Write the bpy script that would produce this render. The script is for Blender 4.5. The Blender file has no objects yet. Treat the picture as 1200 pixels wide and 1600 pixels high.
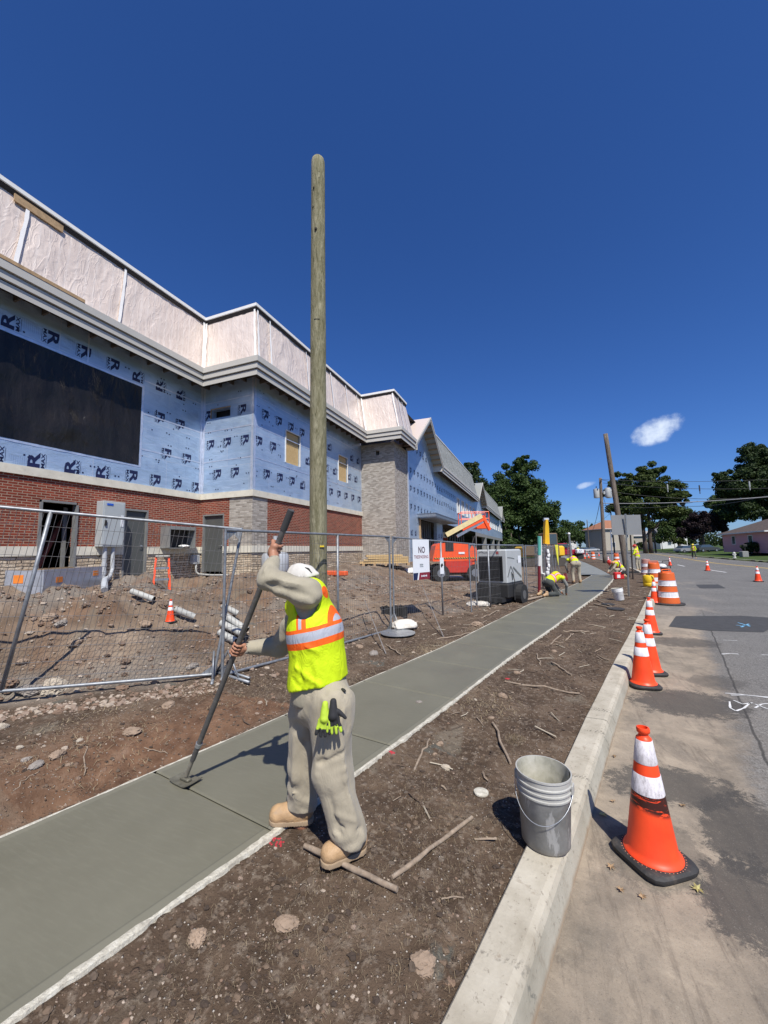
import bpy, math, random, numpy as np
from mathutils import Vector, Matrix
R_=math.radians
random.seed(7); RNG=np.random.default_rng(11)
sc=bpy.context.scene; COL=sc.collection
# ---------------------------------------------------------------- camera, sky, sun, exposure
FPX=601.0; CAMH=1.57
_p=math.atan(60/FPX); _r=R_(1.0); _y=R_(21.3)
F0=np.array([-math.sin(_y),math.cos(_y),0]); R0=np.array([math.cos(_y),math.sin(_y),0]); U0=np.array([0,0,1.])
CF=F0*math.cos(_p)+U0*math.sin(_p); _u=-F0*math.sin(_p)+U0*math.cos(_p)
CR=R0*math.cos(_r)-_u*math.sin(_r); CU=_u*math.cos(_r)+R0*math.sin(_r)
C0=np.array([0,0,CAMH])
cam=bpy.data.cameras.new('camera'); camo=bpy.data.objects.new('camera',cam); COL.objects.link(camo)
m=Matrix(((CR[0],CU[0],-CF[0],0),(CR[1],CU[1],-CF[1],0),(CR[2],CU[2],-CF[2],CAMH),(0,0,0,1)))
camo.matrix_world=m
cam.sensor_fit='VERTICAL'; cam.sensor_height=36; cam.lens=36*FPX/1600; cam.clip_start=.05; cam.clip_end=6000
sc.camera=camo
sc.view_settings.view_transform='Standard'; sc.view_settings.look='None'; sc.view_settings.gamma=1
sc.view_settings.exposure=0.32
SUN_EL=R_(54); SUN_AZ=R_(-54)      # azimuth counted from +X
sd=Vector((math.cos(SUN_EL)*math.cos(SUN_AZ),math.cos(SUN_EL)*math.sin(SUN_AZ),math.sin(SUN_EL)))
sl=bpy.data.lights.new('sun','SUN'); sl.energy=4.6; sl.angle=R_(.53); sl.color=(1,.955,.88)
so=bpy.data.objects.new('sun',sl); COL.objects.link(so); so.rotation_euler=sd.to_track_quat('Z','Y').to_euler()
W=bpy.data.worlds.new('World'); sc.world=W; W.use_nodes=True
wn=W.node_tree; wn.nodes.clear()
sky=wn.nodes.new('ShaderNodeTexSky'); sky.sky_type='NISHITA'; sky.sun_disc=False; sky.sun_elevation=SUN_EL
sky.sun_rotation=math.atan2(sd.x,sd.y); sky.air_density=1.0; sky.dust_density=.35; sky.ozone_density=3.5; sky.altitude=0
bg=wn.nodes.new('ShaderNodeBackground'); bg.inputs[1].default_value=.085
hs=wn.nodes.new('ShaderNodeHueSaturation'); hs.inputs['Saturation'].default_value=1.05; hs.inputs['Value'].default_value=1
tint=wn.nodes.new('ShaderNodeMixRGB'); tint.blend_type='MULTIPLY'; tint.inputs[0].default_value=1; tint.inputs[2].default_value=(.49,.68,1.10,1)
wo=wn.nodes.new('ShaderNodeOutputWorld')
wn.links.new(sky.outputs[0],tint.inputs[1]); wn.links.new(tint.outputs[0],hs.inputs['Color'])
def _wm(op,a,b=None,c=None):
    n=wn.nodes.new('ShaderNodeMath'); n.operation=op
    for k,v in enumerate((a,b,c)):
        if v is None: continue
        if isinstance(v,(int,float)): n.inputs[k].default_value=v
        else: wn.links.new(v,n.inputs[k])
    return n.outputs[0]
def _wdot(v):
    n=wn.nodes.new('ShaderNodeVectorMath'); n.operation='DOT_PRODUCT'; wn.links.new(_tc.outputs['Generated'],n.inputs[0]); n.inputs[1].default_value=tuple(float(q) for q in v); return n.outputs['Value']
_tc=wn.nodes.new('ShaderNodeTexCoord'); _last=hs.outputs[0]
# two small fair-weather clouds low over the road, fixed in the sky by direction
for (cx_,cy_,ra,re,dens,sd_) in ((1026,673,.044,.027,.97,1.),(914,758,.020,.008,.55,7.)):
    cdir=CF+CR*(cx_-600)/FPX-CU*(cy_-800)/FPX; cdir/=np.linalg.norm(cdir); rt=np.cross(cdir,U0); rt/=np.linalg.norm(rt); up_=np.cross(rt,cdir)
    z=_wdot(cdir); u=_wm('DIVIDE',_wdot(rt),z); v=_wm('DIVIDE',_wdot(up_),z)
    nz=wn.nodes.new('ShaderNodeTexNoise'); nz.inputs['Scale'].default_value=19+sd_; nz.inputs['Detail'].default_value=6; nz.inputs['Roughness'].default_value=.6; wn.links.new(_tc.outputs['Generated'],nz.inputs['Vector'])
    v2=_wm('SUBTRACT',v,_wm('MULTIPLY',u,.22)); d=_wm('ADD',_wm('POWER',_wm('ABSOLUTE',_wm('DIVIDE',u,ra)),2.),_wm('POWER',_wm('ABSOLUTE',_wm('DIVIDE',v2,re)),2.))
    d=_wm('ADD',d,_wm('MULTIPLY',_wm('SUBTRACT',nz.outputs['Fac'],.5),2.6))
    mr=wn.nodes.new('ShaderNodeMapRange'); mr.interpolation_type='SMOOTHSTEP'; wn.links.new(d,mr.inputs[0]); mr.inputs[1].default_value=1.25; mr.inputs[2].default_value=.1; mr.inputs[3].default_value=0; mr.inputs[4].default_value=dens
    fr=_wm('MULTIPLY',mr.outputs[0],_wm('GREATER_THAN',z,0.)); mx=wn.nodes.new('ShaderNodeMixRGB'); wn.links.new(fr,mx.inputs[0]); wn.links.new(_last,mx.inputs[1]); mx.inputs[2].default_value=(7.6,8.6,10.2,1); _last=mx.outputs[0]
wn.links.new(_last,bg.inputs[0]); wn.links.new(bg.outputs[0],wo.inputs[0])

def ray(px,py): return CF+CR*(px-600)/FPX-CU*(py-800)/FPX
def pz(px,py,z=0.):
    d=ray(px,py); return C0+d*((z-CAMH)/d[2])
def pd(px,py,dep): return C0+ray(px,py)*dep
def lin(h):      # sRGB hex -> linear
    h=h.lstrip('#'); c=[int(h[i:i+2],16)/255 for i in (0,2,4)]
    return tuple((v/12.92 if v<=.04045 else ((v+.055)/1.055)**2.4) for v in c)

# ---------------------------------------------------------------- material helpers
class NT:
    def __init__(s,name):
        s.m=bpy.data.materials.new(name); s.m.use_nodes=True; s.t=s.m.node_tree
        s.b=s.t.nodes['Principled BSDF']; s.o=s.t.nodes['Material Output']
    def n(s,typ,**k):
        n=s.t.nodes.new('ShaderNode'+typ)
        for a,b in k.items(): setattr(n,a,b)
        return n
    def l(s,a,b): s.t.links.new(a,b)
    def val(s,sock,v):
        if hasattr(v,'links') or isinstance(v,bpy.types.NodeSocket): s.l(v,sock)
        else:
            if isinstance(v,(tuple,list)) and len(v)==3 and sock.type=='RGBA': v=(*v,1)
            sock.default_value=v
    def coord(s,kind='Object',scale=None,rot=None):
        c=s.n('TexCoord').outputs[kind] if kind!='World' else s.n('NewGeometry').outputs['Position']
        if scale is not None or rot is not None:
            mp=s.n('Mapping'); s.l(c,mp.inputs[0])
            if scale is not None: mp.inputs['Scale'].default_value=scale if isinstance(scale,tuple) else (scale,)*3
            if rot is not None: mp.inputs['Rotation'].default_value=rot
            c=mp.outputs[0]
        return c
    def noise(s,co,sc_=5,det=4,rough=.55,dist=0):
        n=s.n('TexNoise'); s.l(co,n.inputs['Vector']); n.inputs['Scale'].default_value=sc_
        n.inputs['Detail'].default_value=det; n.inputs['Roughness'].default_value=rough; n.inputs['Distortion'].default_value=dist
        return n.outputs['Fac']
    def vor(s,co,sc_=5,feature='F1',out='Distance',rand=1):
        n=s.n('TexVoronoi',feature=feature); s.l(co,n.inputs['Vector']); n.inputs['Scale'].default_value=sc_
        n.inputs['Randomness'].default_value=rand
        return n.outputs[out]
    def ramp(s,f,stops,interp='LINEAR'):
        r=s.n('ValToRGB'); s.l(f,r.inputs[0]); r.color_ramp.interpolation=interp; e=r.color_ramp.elements
        while len(e)<len(stops): e.new(.5)
        for i,(p,c) in enumerate(stops):
            e[i].position=p; c=(c,c,c) if isinstance(c,(int,float)) else c; e[i].color=(*c,1)
        return r.outputs[0]
    def mix(s,f,a,b,mode='MIX'):
        x=s.n('MixRGB',blend_type=mode); s.val(x.inputs[0],f); s.val(x.inputs[1],a); s.val(x.inputs[2],b); return x.outputs[0]
    def math(s,op,a,b=0.,c=0.,clamp=False):
        x=s.n('Math',operation=op,use_clamp=clamp); s.val(x.inputs[0],a); s.val(x.inputs[1],b); s.val(x.inputs[2],c); return x.outputs[0]
    def step(s,v,a,b):     # smoothstep
        x=s.n('MapRange',interpolation_type='SMOOTHSTEP'); s.val(x.inputs[0],v); s.val(x.inputs[1],a); s.val(x.inputs[2],b); return x.outputs[0]
    def sep(s,co):
        x=s.n('SeparateXYZ'); s.l(co,x.inputs[0]); return x.outputs
    def attr(s,name):
        x=s.n('Attribute'); x.attribute_name=name; return x.outputs
    def bump(s,h,strength=.5,dist=.02,normal=None):
        b=s.n('Bump'); s.val(b.inputs['Height'],h); b.inputs['Strength'].default_value=strength; b.inputs['Distance'].default_value=dist
        if normal is not None: s.l(normal,b.inputs['Normal'])
        s.l(b.outputs[0],s.b.inputs['Normal']); return b.outputs[0]
    def out(s,col=None,rough=None,metal=None,spec=None):
        if col is not None: s.val(s.b.inputs['Base Color'],col)
        if rough is not None: s.val(s.b.inputs['Roughness'],rough)
        if metal is not None: s.val(s.b.inputs['Metallic'],metal)
        if spec is not None: s.val(s.b.inputs['Specular IOR Level'],spec)
        return s.m
def plain(name,col,rough=.6,metal=0,var=.12,nscale=6,bump=0,bscale=40,spec=None,dirt=None,dirtamt=.4):
    t=NT(name); co=t.coord('World'); n=t.noise(co,nscale,5,.6)
    a=tuple(c*(1-var) for c in col); b=tuple(min(1,c*(1+var)) for c in col)
    c=t.ramp(n,[(.3,a),(.7,b)])
    if dirt is not None:
        c=t.mix(t.math('MULTIPLY',t.step(t.noise(co,nscale*1.7,6,.65),.5,.75),dirtamt),c,dirt)
    if bump: t.bump(t.noise(co,bscale,4,.6),bump,.01)
    return t.out(c,rough,metal,spec)

# ---------------------------------------------------------------- mesh helpers
class MB:
    """collects geometry; build() links it as one mesh object"""
    def __init__(s): s.v=[]; s.f=[]; s.mi=[]; s.uv=[]; s.n=0
    def add(s,v,f,mi=0,uv=None):
        v=np.asarray(v,float).reshape(-1,3); o=s.n; s.v.append(v); s.n+=len(v)
        for i,q in enumerate(f):
            s.f.append([int(x)+o for x in q]); s.mi.append(mi if isinstance(mi,int) else int(mi[i]))
            s.uv.append(None if uv is None else uv[i])
        return s
    def quad(s,a,b,c,d,mi=0,uv=None): return s.add([a,b,c,d],[(0,1,2,3)],mi,None if uv is None else [uv])
    def box(s,c,size,rz=0,mi=0,bev=0,M=None,taper=1.):
        """box centred at c (z centre), optional bevel on all edges, taper scales the top"""
        sx,sy,sz=[x/2 for x in size]
        if bev<=0:
            v=np.array([(x*sx,y*sy,z*sz) for z in (-1,1) for y in (-1,1) for x in (-1,1)],float)
            f=[(0,2,3,1),(4,5,7,6),(0,1,5,4),(2,6,7,3),(0,4,6,2),(1,3,7,5)]
        else:
            b=min(bev,sx*.9,sy*.9,sz*.9)
            rings=[]
            for z,ins in ((-sz,b),(-sz+b,0),(sz-b,0),(sz,b)):
                x0,y0=sx-ins,sy-ins; q=b*.7 if ins==0 else b*.5
                rings.append([(-x0+q,-y0,z),(x0-q,-y0,z),(x0,-y0+q,z),(x0,y0-q,z),(x0-q,y0,z),(-x0+q,y0,z),(-x0,y0-q,z),(-x0,-y0+q,z)])
            v=np.array(sum(rings,[]),float); f=[tuple(range(7,-1,-1)),tuple(range(24,32))]
            for k in range(3):
                for i in range(8): j=(i+1)%8; f.append((k*8+i,k*8+j,k*8+8+j,k*8+8+i))
        if taper!=1.:
            k=1+(taper-1)*(v[:,2]+sz)/(2*sz); v[:,0]*=k; v[:,1]*=k
        if M is not None: v=v@np.array(M).T
        ca,sa=math.cos(rz),math.sin(rz); v=np.stack([v[:,0]*ca-v[:,1]*sa,v[:,0]*sa+v[:,1]*ca,v[:,2]],1)+np.array(c,float)
        return s.add(v,f,mi)
    def tube(s,pts,r,n=8,mi=0,cap=True,closed=False):
        P=np.asarray(pts,float); k=len(P); r=np.full(k,r) if np.isscalar(r) else np.asarray(r,float)
        T=np.zeros_like(P); T[1:-1]=P[2:]-P[:-2]; T[0]=P[1]-P[0]; T[-1]=P[-1]-P[-2]
        if closed: T[0]=P[1]-P[-1]; T[-1]=P[0]-P[-2]
        T/=np.linalg.norm(T,axis=1)[:,None]+1e-12
        ref=np.array([0,0,1.]) if abs(T[0][2])<.9 else np.array([1.,0,0])
        a=np.cross(T[0],ref); a/=np.linalg.norm(a); V=[]
        for i in range(k):
            a=a-T[i]*np.dot(a,T[i]); a/=np.linalg.norm(a)+1e-12; b=np.cross(T[i],a)
            for j in range(n):
                t=2*math.pi*j/n; V.append(P[i]+r[i]*(a*math.cos(t)+b*math.sin(t)))
        f=[]
        for i in range(k-1 if not closed else k):
            i2=(i+1)%k
            for j in range(n): j2=(j+1)%n; f.append((i*n+j,i*n+j2,i2*n+j2,i2*n+j))
        if cap and not closed: f.append(tuple(range(n-1,-1,-1))); f.append(tuple((k-1)*n+j for j in range(n)))
        return s.add(V,f,mi)
    def lathe(s,prof,n=24,c=(0,0,0),mi=0,M=None,cap=False):
        V=[];f=[];k=len(prof)
        for r,z in prof:
            for j in range(n): t=2*math.pi*j/n; V.append((r*math.cos(t),r*math.sin(t),z))
        for i in range(k-1):
            for j in range(n): j2=(j+1)%n; f.append((i*n+j,i*n+j2,(i+1)*n+j2,(i+1)*n+j))
        if cap: f.append(tuple(range(n-1,-1,-1))); f.append(tuple((k-1)*n+j for j in range(n)))
        V=np.array(V)
        if M is not None: V=V@np.array(M).T
        mm=mi if isinstance(mi,int) else [mi[q//n] if q//n<len(mi) else mi[-1] for q in range(len(f))]
        return s.add(V+np.array(c),f,mm)
    def blob(s,c,rad,seed=0,sub=2,jit=.25,mi=0,flat=1.):
        v,f=ICO[sub]; rg=np.random.default_rng(seed)
        d=rg.normal(size=(6,3)); d/=np.linalg.norm(d,axis=1)[:,None]
        k=1+sum(np.maximum(0,v@q)[:,None]**3*jit*rg.uniform(-1,1) for q in d)
        q=v*k*(1+rg.normal(size=(len(v),1))*jit*.12)
        a=rg.uniform(0,6.28); ca,sa=math.cos(a),math.sin(a)
        q=q*np.array(rad); q=np.stack([q[:,0]*ca-q[:,1]*sa,q[:,0]*sa+q[:,1]*ca,q[:,2]],1)
        return s.add(q+np.array(c),f,mi)
    def merge(s,o,mi=0):
        for f_,m_,u_ in zip(o.f,o.mi,o.uv): s.f.append([i+s.n for i in f_]); s.mi.append(m_+mi); s.uv.append(u_)
        s.v+=o.v; s.n+=o.n; return s
    def build(s,name,mats,parent=None,smooth=False,loc=None,angle=None):
        V=np.concatenate(s.v) if s.v else np.zeros((0,3))
        org=np.array(loc,float) if loc is not None else (np.array(parent['_org']) if parent is not None and '_org' in parent else V.mean(0)*np.array([1,1,0])+np.array([0,0,V[:,2].min()]))
        me=bpy.data.meshes.new(name); V=V-org
        L=[len(q) for q in s.f]; me.vertices.add(len(V)); me.vertices.foreach_set('co',V.astype(np.float32).ravel())
        me.loops.add(sum(L)); me.loops.foreach_set('vertex_index',np.array([i for q in s.f for i in q],np.int32))
        me.polygons.add(len(L)); me.polygons.foreach_set('loop_start',np.concatenate([[0],np.cumsum(L)[:-1]]).astype(np.int32))
        me.polygons.foreach_set('material_index',np.array(s.mi,np.int32))
        me.polygons.foreach_set('use_smooth',np.full(len(L),bool(smooth)))
        if any(u is not None for u in s.uv):
            ul=me.uv_layers.new(name='UVMap'); a=[]
            for q,u in zip(s.f,s.uv): a+= [(0,0)]*len(q) if u is None else list(u)
            ul.data.foreach_set('uv',np.array(a,np.float32).ravel())
        me.update(calc_edges=True); me.validate()
        if smooth and angle is not None:
            try: me.set_sharp_from_angle(angle=R_(angle))
            except Exception: pass
        for mm in (mats if isinstance(mats,(list,tuple)) else [mats]): me.materials.append(mm)
        o=bpy.data.objects.new(name,me); COL.objects.link(o)
        if parent is not None: o.parent=parent
        if parent is None or '_org' not in parent: o.location=org if parent is None else (0,0,0)
        if parent is None: o['_org']=tuple(org)
        elif '_org' in parent: o['_org']=tuple(parent['_org'])
        return o
def _ico(sub):
    t=(1+5**.5)/2
    v=[(-1,t,0),(1,t,0),(-1,-t,0),(1,-t,0),(0,-1,t),(0,1,t),(0,-1,-t),(0,1,-t),(t,0,-1),(t,0,1),(-t,0,-1),(-t,0,1)]
    f=[(0,11,5),(0,5,1),(0,1,7),(0,7,10),(0,10,11),(1,5,9),(5,11,4),(11,10,2),(10,7,6),(7,1,8),(3,9,4),(3,4,2),(3,2,6),(3,6,8),(3,8,9),(4,9,5),(2,4,11),(6,2,10),(8,6,7),(9,8,1)]
    v=[np.array(q,float)/np.linalg.norm(q) for q in v]
    for _ in range(sub):
        c={};g=[]
        def mid(a,b):
            k=(min(a,b),max(a,b))
            if k not in c: q=v[a]+v[b]; v.append(q/np.linalg.norm(q)); c[k]=len(v)-1
            return c[k]
        for a,b,d in f:
            x,y,z=mid(a,b),mid(b,d),mid(d,a); g+=[(a,x,z),(b,y,x),(d,z,y),(x,y,z)]
        f=g
    return np.array(v),f
ICO={i:_ico(i) for i in range(4)}
def tag(o,label=None,cat=None,group=None,kind=None):
    if label: o['label']=label
    if cat: o['category']=cat
    if group: o['group']=group
    if kind: o['kind']=kind
    return o
def thing(name,loc,label,cat,group=None):
    o=bpy.data.objects.new(name,None); COL.objects.link(o); o.location=tuple(float(x) for x in loc); o.empty_display_size=.1
    o['_org']=tuple(float(x) for x in loc); return tag(o,label,cat,group)
def copy_tree(o,loc=None,rz=None,label=None,parent=None,scale=None):
    c=o.copy(); COL.objects.link(c)
    if parent is not None: c.parent=parent
    if loc is not None: c.location=loc
    if rz is not None: c.rotation_euler=(0,0,rz)
    if scale is not None: c.scale=(scale,)*3
    if label: c['label']=label
    for ch in [x for x in bpy.data.objects if x.parent==o]: copy_tree(ch,parent=c)
    return c
# --- numpy value noise
def _hash(ix,iy,iz,seed):
    seed=int(seed)
    h=(ix*374761393+iy*668265263+iz*2147483647+seed*144665)&0xffffffff
    h=((h^(h>>13))*1274126177)&0xffffffff; h=h^(h>>16); return (h&0xffff)/65535.
def vnoise(P,seed=0):
    P=np.asarray(P,float); i=np.floor(P).astype(np.int64); f=P-i; f=f*f*(3-2*f); r=0
    for dx in (0,1):
        for dy in (0,1):
            for dz in (0,1):
                w=(f[...,0] if dx else 1-f[...,0])*(f[...,1] if dy else 1-f[...,1])*(f[...,2] if dz else 1-f[...,2])
                r=r+w*_hash(i[...,0]+dx,i[...,1]+dy,i[...,2]+dz,seed)
    return r*2-1
def fbm(P,o=4,seed=0,g=.5):
    P=np.asarray(P,float)
    r=0;a=1.;t=0
    for k in range(o): r=r+a*vnoise(P*2**k,seed+k*17); t+=a; a*=g
    return r/t
def sstep(a,b,x): t=np.clip((x-a)/(b-a),0,1); return t*t*(3-2*t)
# --- surface nets over a signed distance function
def surfnet(fn,lo,hi,h):
    lo=np.array(lo,float); n=np.ceil((np.array(hi)-lo)/h).astype(int)+1
    G=np.stack(np.meshgrid(*[lo[k]+np.arange(n[k])*h for k in range(3)],indexing='ij'),-1)
    D=fn(G).astype(float); S=D<0
    cs=[D[dx:n[0]-1+dx,dy:n[1]-1+dy,dz:n[2]-1+dz] for dx in (0,1) for dy in (0,1) for dz in (0,1)]
    sg=sum((c<0).astype(int) for c in cs); act=(sg>0)&(sg<8)
    idx=-np.ones(act.shape,int); ids=np.argwhere(act); idx[act]=np.arange(len(ids))
    acc=np.zeros((len(ids),3)); cnt=np.zeros(len(ids)); off=[np.array((dx,dy,dz)) for dx in (0,1) for dy in (0,1) for dz in (0,1)]
    cv=[c[act] for c in cs]
    for a in range(8):
        for b in range(a+1,8):
            if abs(off[a]-off[b]).sum()!=1: continue
            x,y=cv[a],cv[b]; m_=(x<0)!=(y<0); t=np.where(m_,x/(x-y+1e-20),0)
            acc+=np.where(m_[:,None],off[a]+(off[b]-off[a])*t[:,None],0); cnt+=m_
    V=lo+(ids+acc/cnt[:,None])*h; F=[]
    for ax in range(3):
        s0=[slice(None)]*3; s1=[slice(None)]*3; s0[ax]=slice(0,-1); s1[ax]=slice(1,None)
        A=S[tuple(s0)]; B=S[tuple(s1)]; e=np.argwhere(A!=B); u,w=(ax+1)%3,(ax+2)%3
        ok=(e[:,u]>0)&(e[:,w]>0)&(e[:,u]<n[u]-1)&(e[:,w]<n[w]-1); e=e[ok]
        du=np.zeros(3,int);du[u]=1;dw=np.zeros(3,int);dw[w]=1
        q=np.stack([idx[tuple((e-du-dw).T)],idx[tuple((e-dw).T)],idx[tuple(e.T)],idx[tuple((e-du).T)]],1)
        fl=B[tuple(e.T)]; q[fl]=q[fl][:,::-1]; F.append(q)
    return V,np.concatenate(F)
def sd_cap(P,a,b,ra,rb):
    a=np.array(a,float);b=np.array(b,float);ab=b-a; t=np.clip(((P-a)@ab)/(ab@ab+1e-12),0,1)
    return np.linalg.norm(P-(a+t[...,None]*ab),axis=-1)-(ra+(rb-ra)*t)
def sd_ell(P,c,r,M=None):
    q=P-np.array(c)
    if M is not None: q=q@np.array(M).T     # rows of M are the axes
    r=np.array(r); k0=np.linalg.norm(q/r,axis=-1); k1=np.linalg.norm(q/(r*r),axis=-1)
    return k0*(k0-1)/(k1+1e-9)
def smin(a,b,k=.03):
    h=np.clip(.5+.5*(b-a)/k,0,1); return b+(a-b)*h-k*h*(1-h)
def smins(l,k=.03):
    r=l[0]
    for x in l[1:]: r=smin(r,x,k)
    return r
_txt={}
def text_geo(s,bold=0.):
    k=(s,bold)
    if k in _txt: return _txt[k]
    cu=bpy.data.curves.new('t','FONT'); cu.body=s; cu.size=1; cu.offset=bold; cu.resolution_u=2; cu.align_x='CENTER'; cu.align_y='CENTER'
    o=bpy.data.objects.new('t',cu); COL.objects.link(o); dg=bpy.context.evaluated_depsgraph_get(); dg.update()
    me=bpy.data.meshes.new_from_object(o.evaluated_get(dg)); v=np.array([tuple(q.co) for q in me.vertices]); f=[tuple(p.vertices) for p in me.polygons]
    bpy.data.objects.remove(o); bpy.data.curves.remove(cu); bpy.data.meshes.remove(me)
    v=v[:,:2]-(v[:,:2].min(0)+v[:,:2].max(0))/2; v/=(v[:,1].max()-v[:,1].min())
    _txt[k]=(v,f); return v,f
def put_text(mb,s,c,right,up,height,width=None,bold=.02,mi=0,lift=.004):
    v,f=text_geo(s,bold); right=np.array(right,float);up=np.array(up,float); nrm=np.cross(right,up)
    w=v[:,0].max()-v[:,0].min(); kx=height if width is None else width/w
    mb.add(np.array(c)+v[:,:1]*kx*right+v[:,1:2]*height*up+nrm*lift,f,mi)
# ================================================================ PLAN CURVES (all are x as a function of y, metres)
def curve(pts):
    y=np.array([p[1] for p in pts],float); x=np.array([p[0] for p in pts],float)
    g=np.concatenate([np.arange(-40,60,.1),np.arange(60,400,1.)]); v=np.interp(g,y,x)
    k=np.ones(15)/15; vs=np.concatenate([np.full(7,v[0]),v,np.full(7,v[-1])]); vs=np.convolve(vs,k,'valid')
    return lambda q:np.interp(q,g,vs)
xL=curve([(-13.5,-35),(-3.75,-1.7),(-2.89,1.38),(-2.66,2.13),(-2.33,3.33),(-2.03,4.40),(-1.45,6.36),(-.88,8.9),(-.16,12),(.83,15.8),(1.9,20),(2.9,24.6)])
xR=curve([(-12,-35),(-2.6,-2.2),(-1.77,.88),(-1.47,1.95),(-1.27,2.67),(-.91,4.04),(-.37,6.27),(.15,8.14),(1.02,11.5),(2.06,15.4),(3.4,21.46),(3.95,25)])
xCI=curve([(-9.6,-35),(-.77,0),(-.39,1.4),(-.18,2.11),(.18,3.54),(.62,5.15),(1.44,8.06),(2.28,11.09),(3.55,15.71),(4.25,18.24),(5.1,22),(6.1,30),(7.0,44),(7.6,64),(7.6,90),(5,140),(-10,300)])
xCO=lambda y:xCI(y)+.185
xFE=curve([(8,-35),(14,0),(17.3,20),(19.8,46),(21.2,65),(25.6,90),(31,132),(31,200),(20,330)])
xF=curve([(-12,-35),(-8,-2),(-6.2,1.5),(-5.4,2.5),(-3.72,3.75),(-2.9,7.65),(-1.65,10.3),(-.42,14),(.8,20),(1.4,30),(0,60)])
pLx=curve([(2.3,24),(2.86,32),(3.23,45),(3.5,64),(3.3,90)]); pRx=curve([(3.8,24),(4.2,32),(4.6,43),(5.1,64),(5.0,90)])

def ground_z(x,y,fine=True):
    x=np.asarray(x,float); y=np.asarray(y,float); P=np.stack([x,y,np.zeros_like(x)],-1)
    far=sstep(20,60,np.hypot(x,y))
    n1=fbm(P*.9,3,1); n2=fbm(P*4,3,5)
    z=-.035+.025*n1+.016*n2*(1-far)
    if fine: z=z+.017*fbm(P*13,3,9)*(1-far)+.010*np.maximum(0,fbm(P*6+9,2,14))*(1-far)
    # construction side
    s=xF(y)-x
    w=np.maximum(1-sstep(6.5,12.5,y),sstep(-4.6,-7.2,x)*(1-sstep(26,40,y)))
    rise=sstep(.1,3.0,s)
    hs=.80*rise*w
    hs=hs+rise*w*(.10*fbm(P*.7+5,3,21)+.07*fbm(P*2.2,3,25))
    # lumps: spoil heaps
    for cx,cy,r,h in ((-9.6,7.6,1.1,.22),(-7.6,8.2,1.3,.16),(-6.9,3.6,1.6,.20),(-5.2,9.2,1.5,.22),(-4.2,12.2,1.7,.25),(-3.0,14.5,1.5,.2),(-6.6,13.5,1.6,.14),(-8.5,4.4,1.2,.12)):
        hs=hs+h*np.exp(-((x-cx)**2+(y-cy)**2)/r**2)*(1+.3*n2)*np.clip(s*1.5,0,1)
    # trench by the wall
    hs=hs-.42*sstep(-10.2,-10.9,x)*sstep(8.6,9.1,y)*(1-sstep(12.6,13.4,y))*(x>-12.6)
    tr=np.full_like(x,9.)
    for a,b_ in (((-9.4,8.2),(-7.7,6.95)),((-7.7,6.95),(-5.5,6.9))):
        ab=np.array(b_)-a; t_=np.clip(((x-a[0])*ab[0]+(y-a[1])*ab[1])/(ab@ab),0,1); tr=np.minimum(tr,np.hypot(x-a[0]-t_*ab[0],y-a[1]-t_*ab[1]))
    hs=hs-(.48+.12*n2)*np.exp(-(tr/.62)**4)
    z=np.where(s>0,z+hs+(.10*n2+.05*fbm(P*8,3,33)*(1-far)+.05*np.abs(fbm(P*2.6,2,37)))*rise*w+.02*n1*rise,z)
    # red clay washout beside the walk
    dl=xL(y)-x
    z=z-.17*sstep(.03,.22,dl)*(1-sstep(.45,1.0,dl+.25*n1))*sstep(.2,1.0,y)*(1-sstep(2.3,3.2,y))*(1+.6*n2)
    z=z+.05*sstep(.9,1.5,dl)*(1-sstep(1.8,3,dl))*(s<.3)*(y<6)
    z=z-.18*far*(s<0)*(x<xCI(y)+3)*0
    # settle towards walk, under slab, kerb and road
    e=np.minimum(np.abs(dl),np.abs(x-xR(y))); near=(1-sstep(.0,.14,e))*(y<25)
    z=z*(1-near)+(-.014+.012*n2)*near
    z=np.where((x>xL(y)-.005)&(x<xR(y)+.005)&(y<24.5),-.13,z)
    z=np.where((x>pLx(y)-.0)&(x<pRx(y)+.0)&(y>24)&(y<90),-.2,z)
    dc=xCI(y)-x
    z=np.where((dc>0)&(dc<.12),z*.5-.02,z)
    z=np.where((x>xCI(y)+.02)&(x<xFE(y)-.02)&(y>-34)&(y<320),-.45,z)
    lx=x-xFE(y)
    z=np.where(lx>=-.02,-.02+.62*sstep(1,17,lx)+.02*n1,z)
    z=np.where(y>90,np.minimum(z,np.where(lx>=0,z,-.1)),z)
    return z

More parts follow.
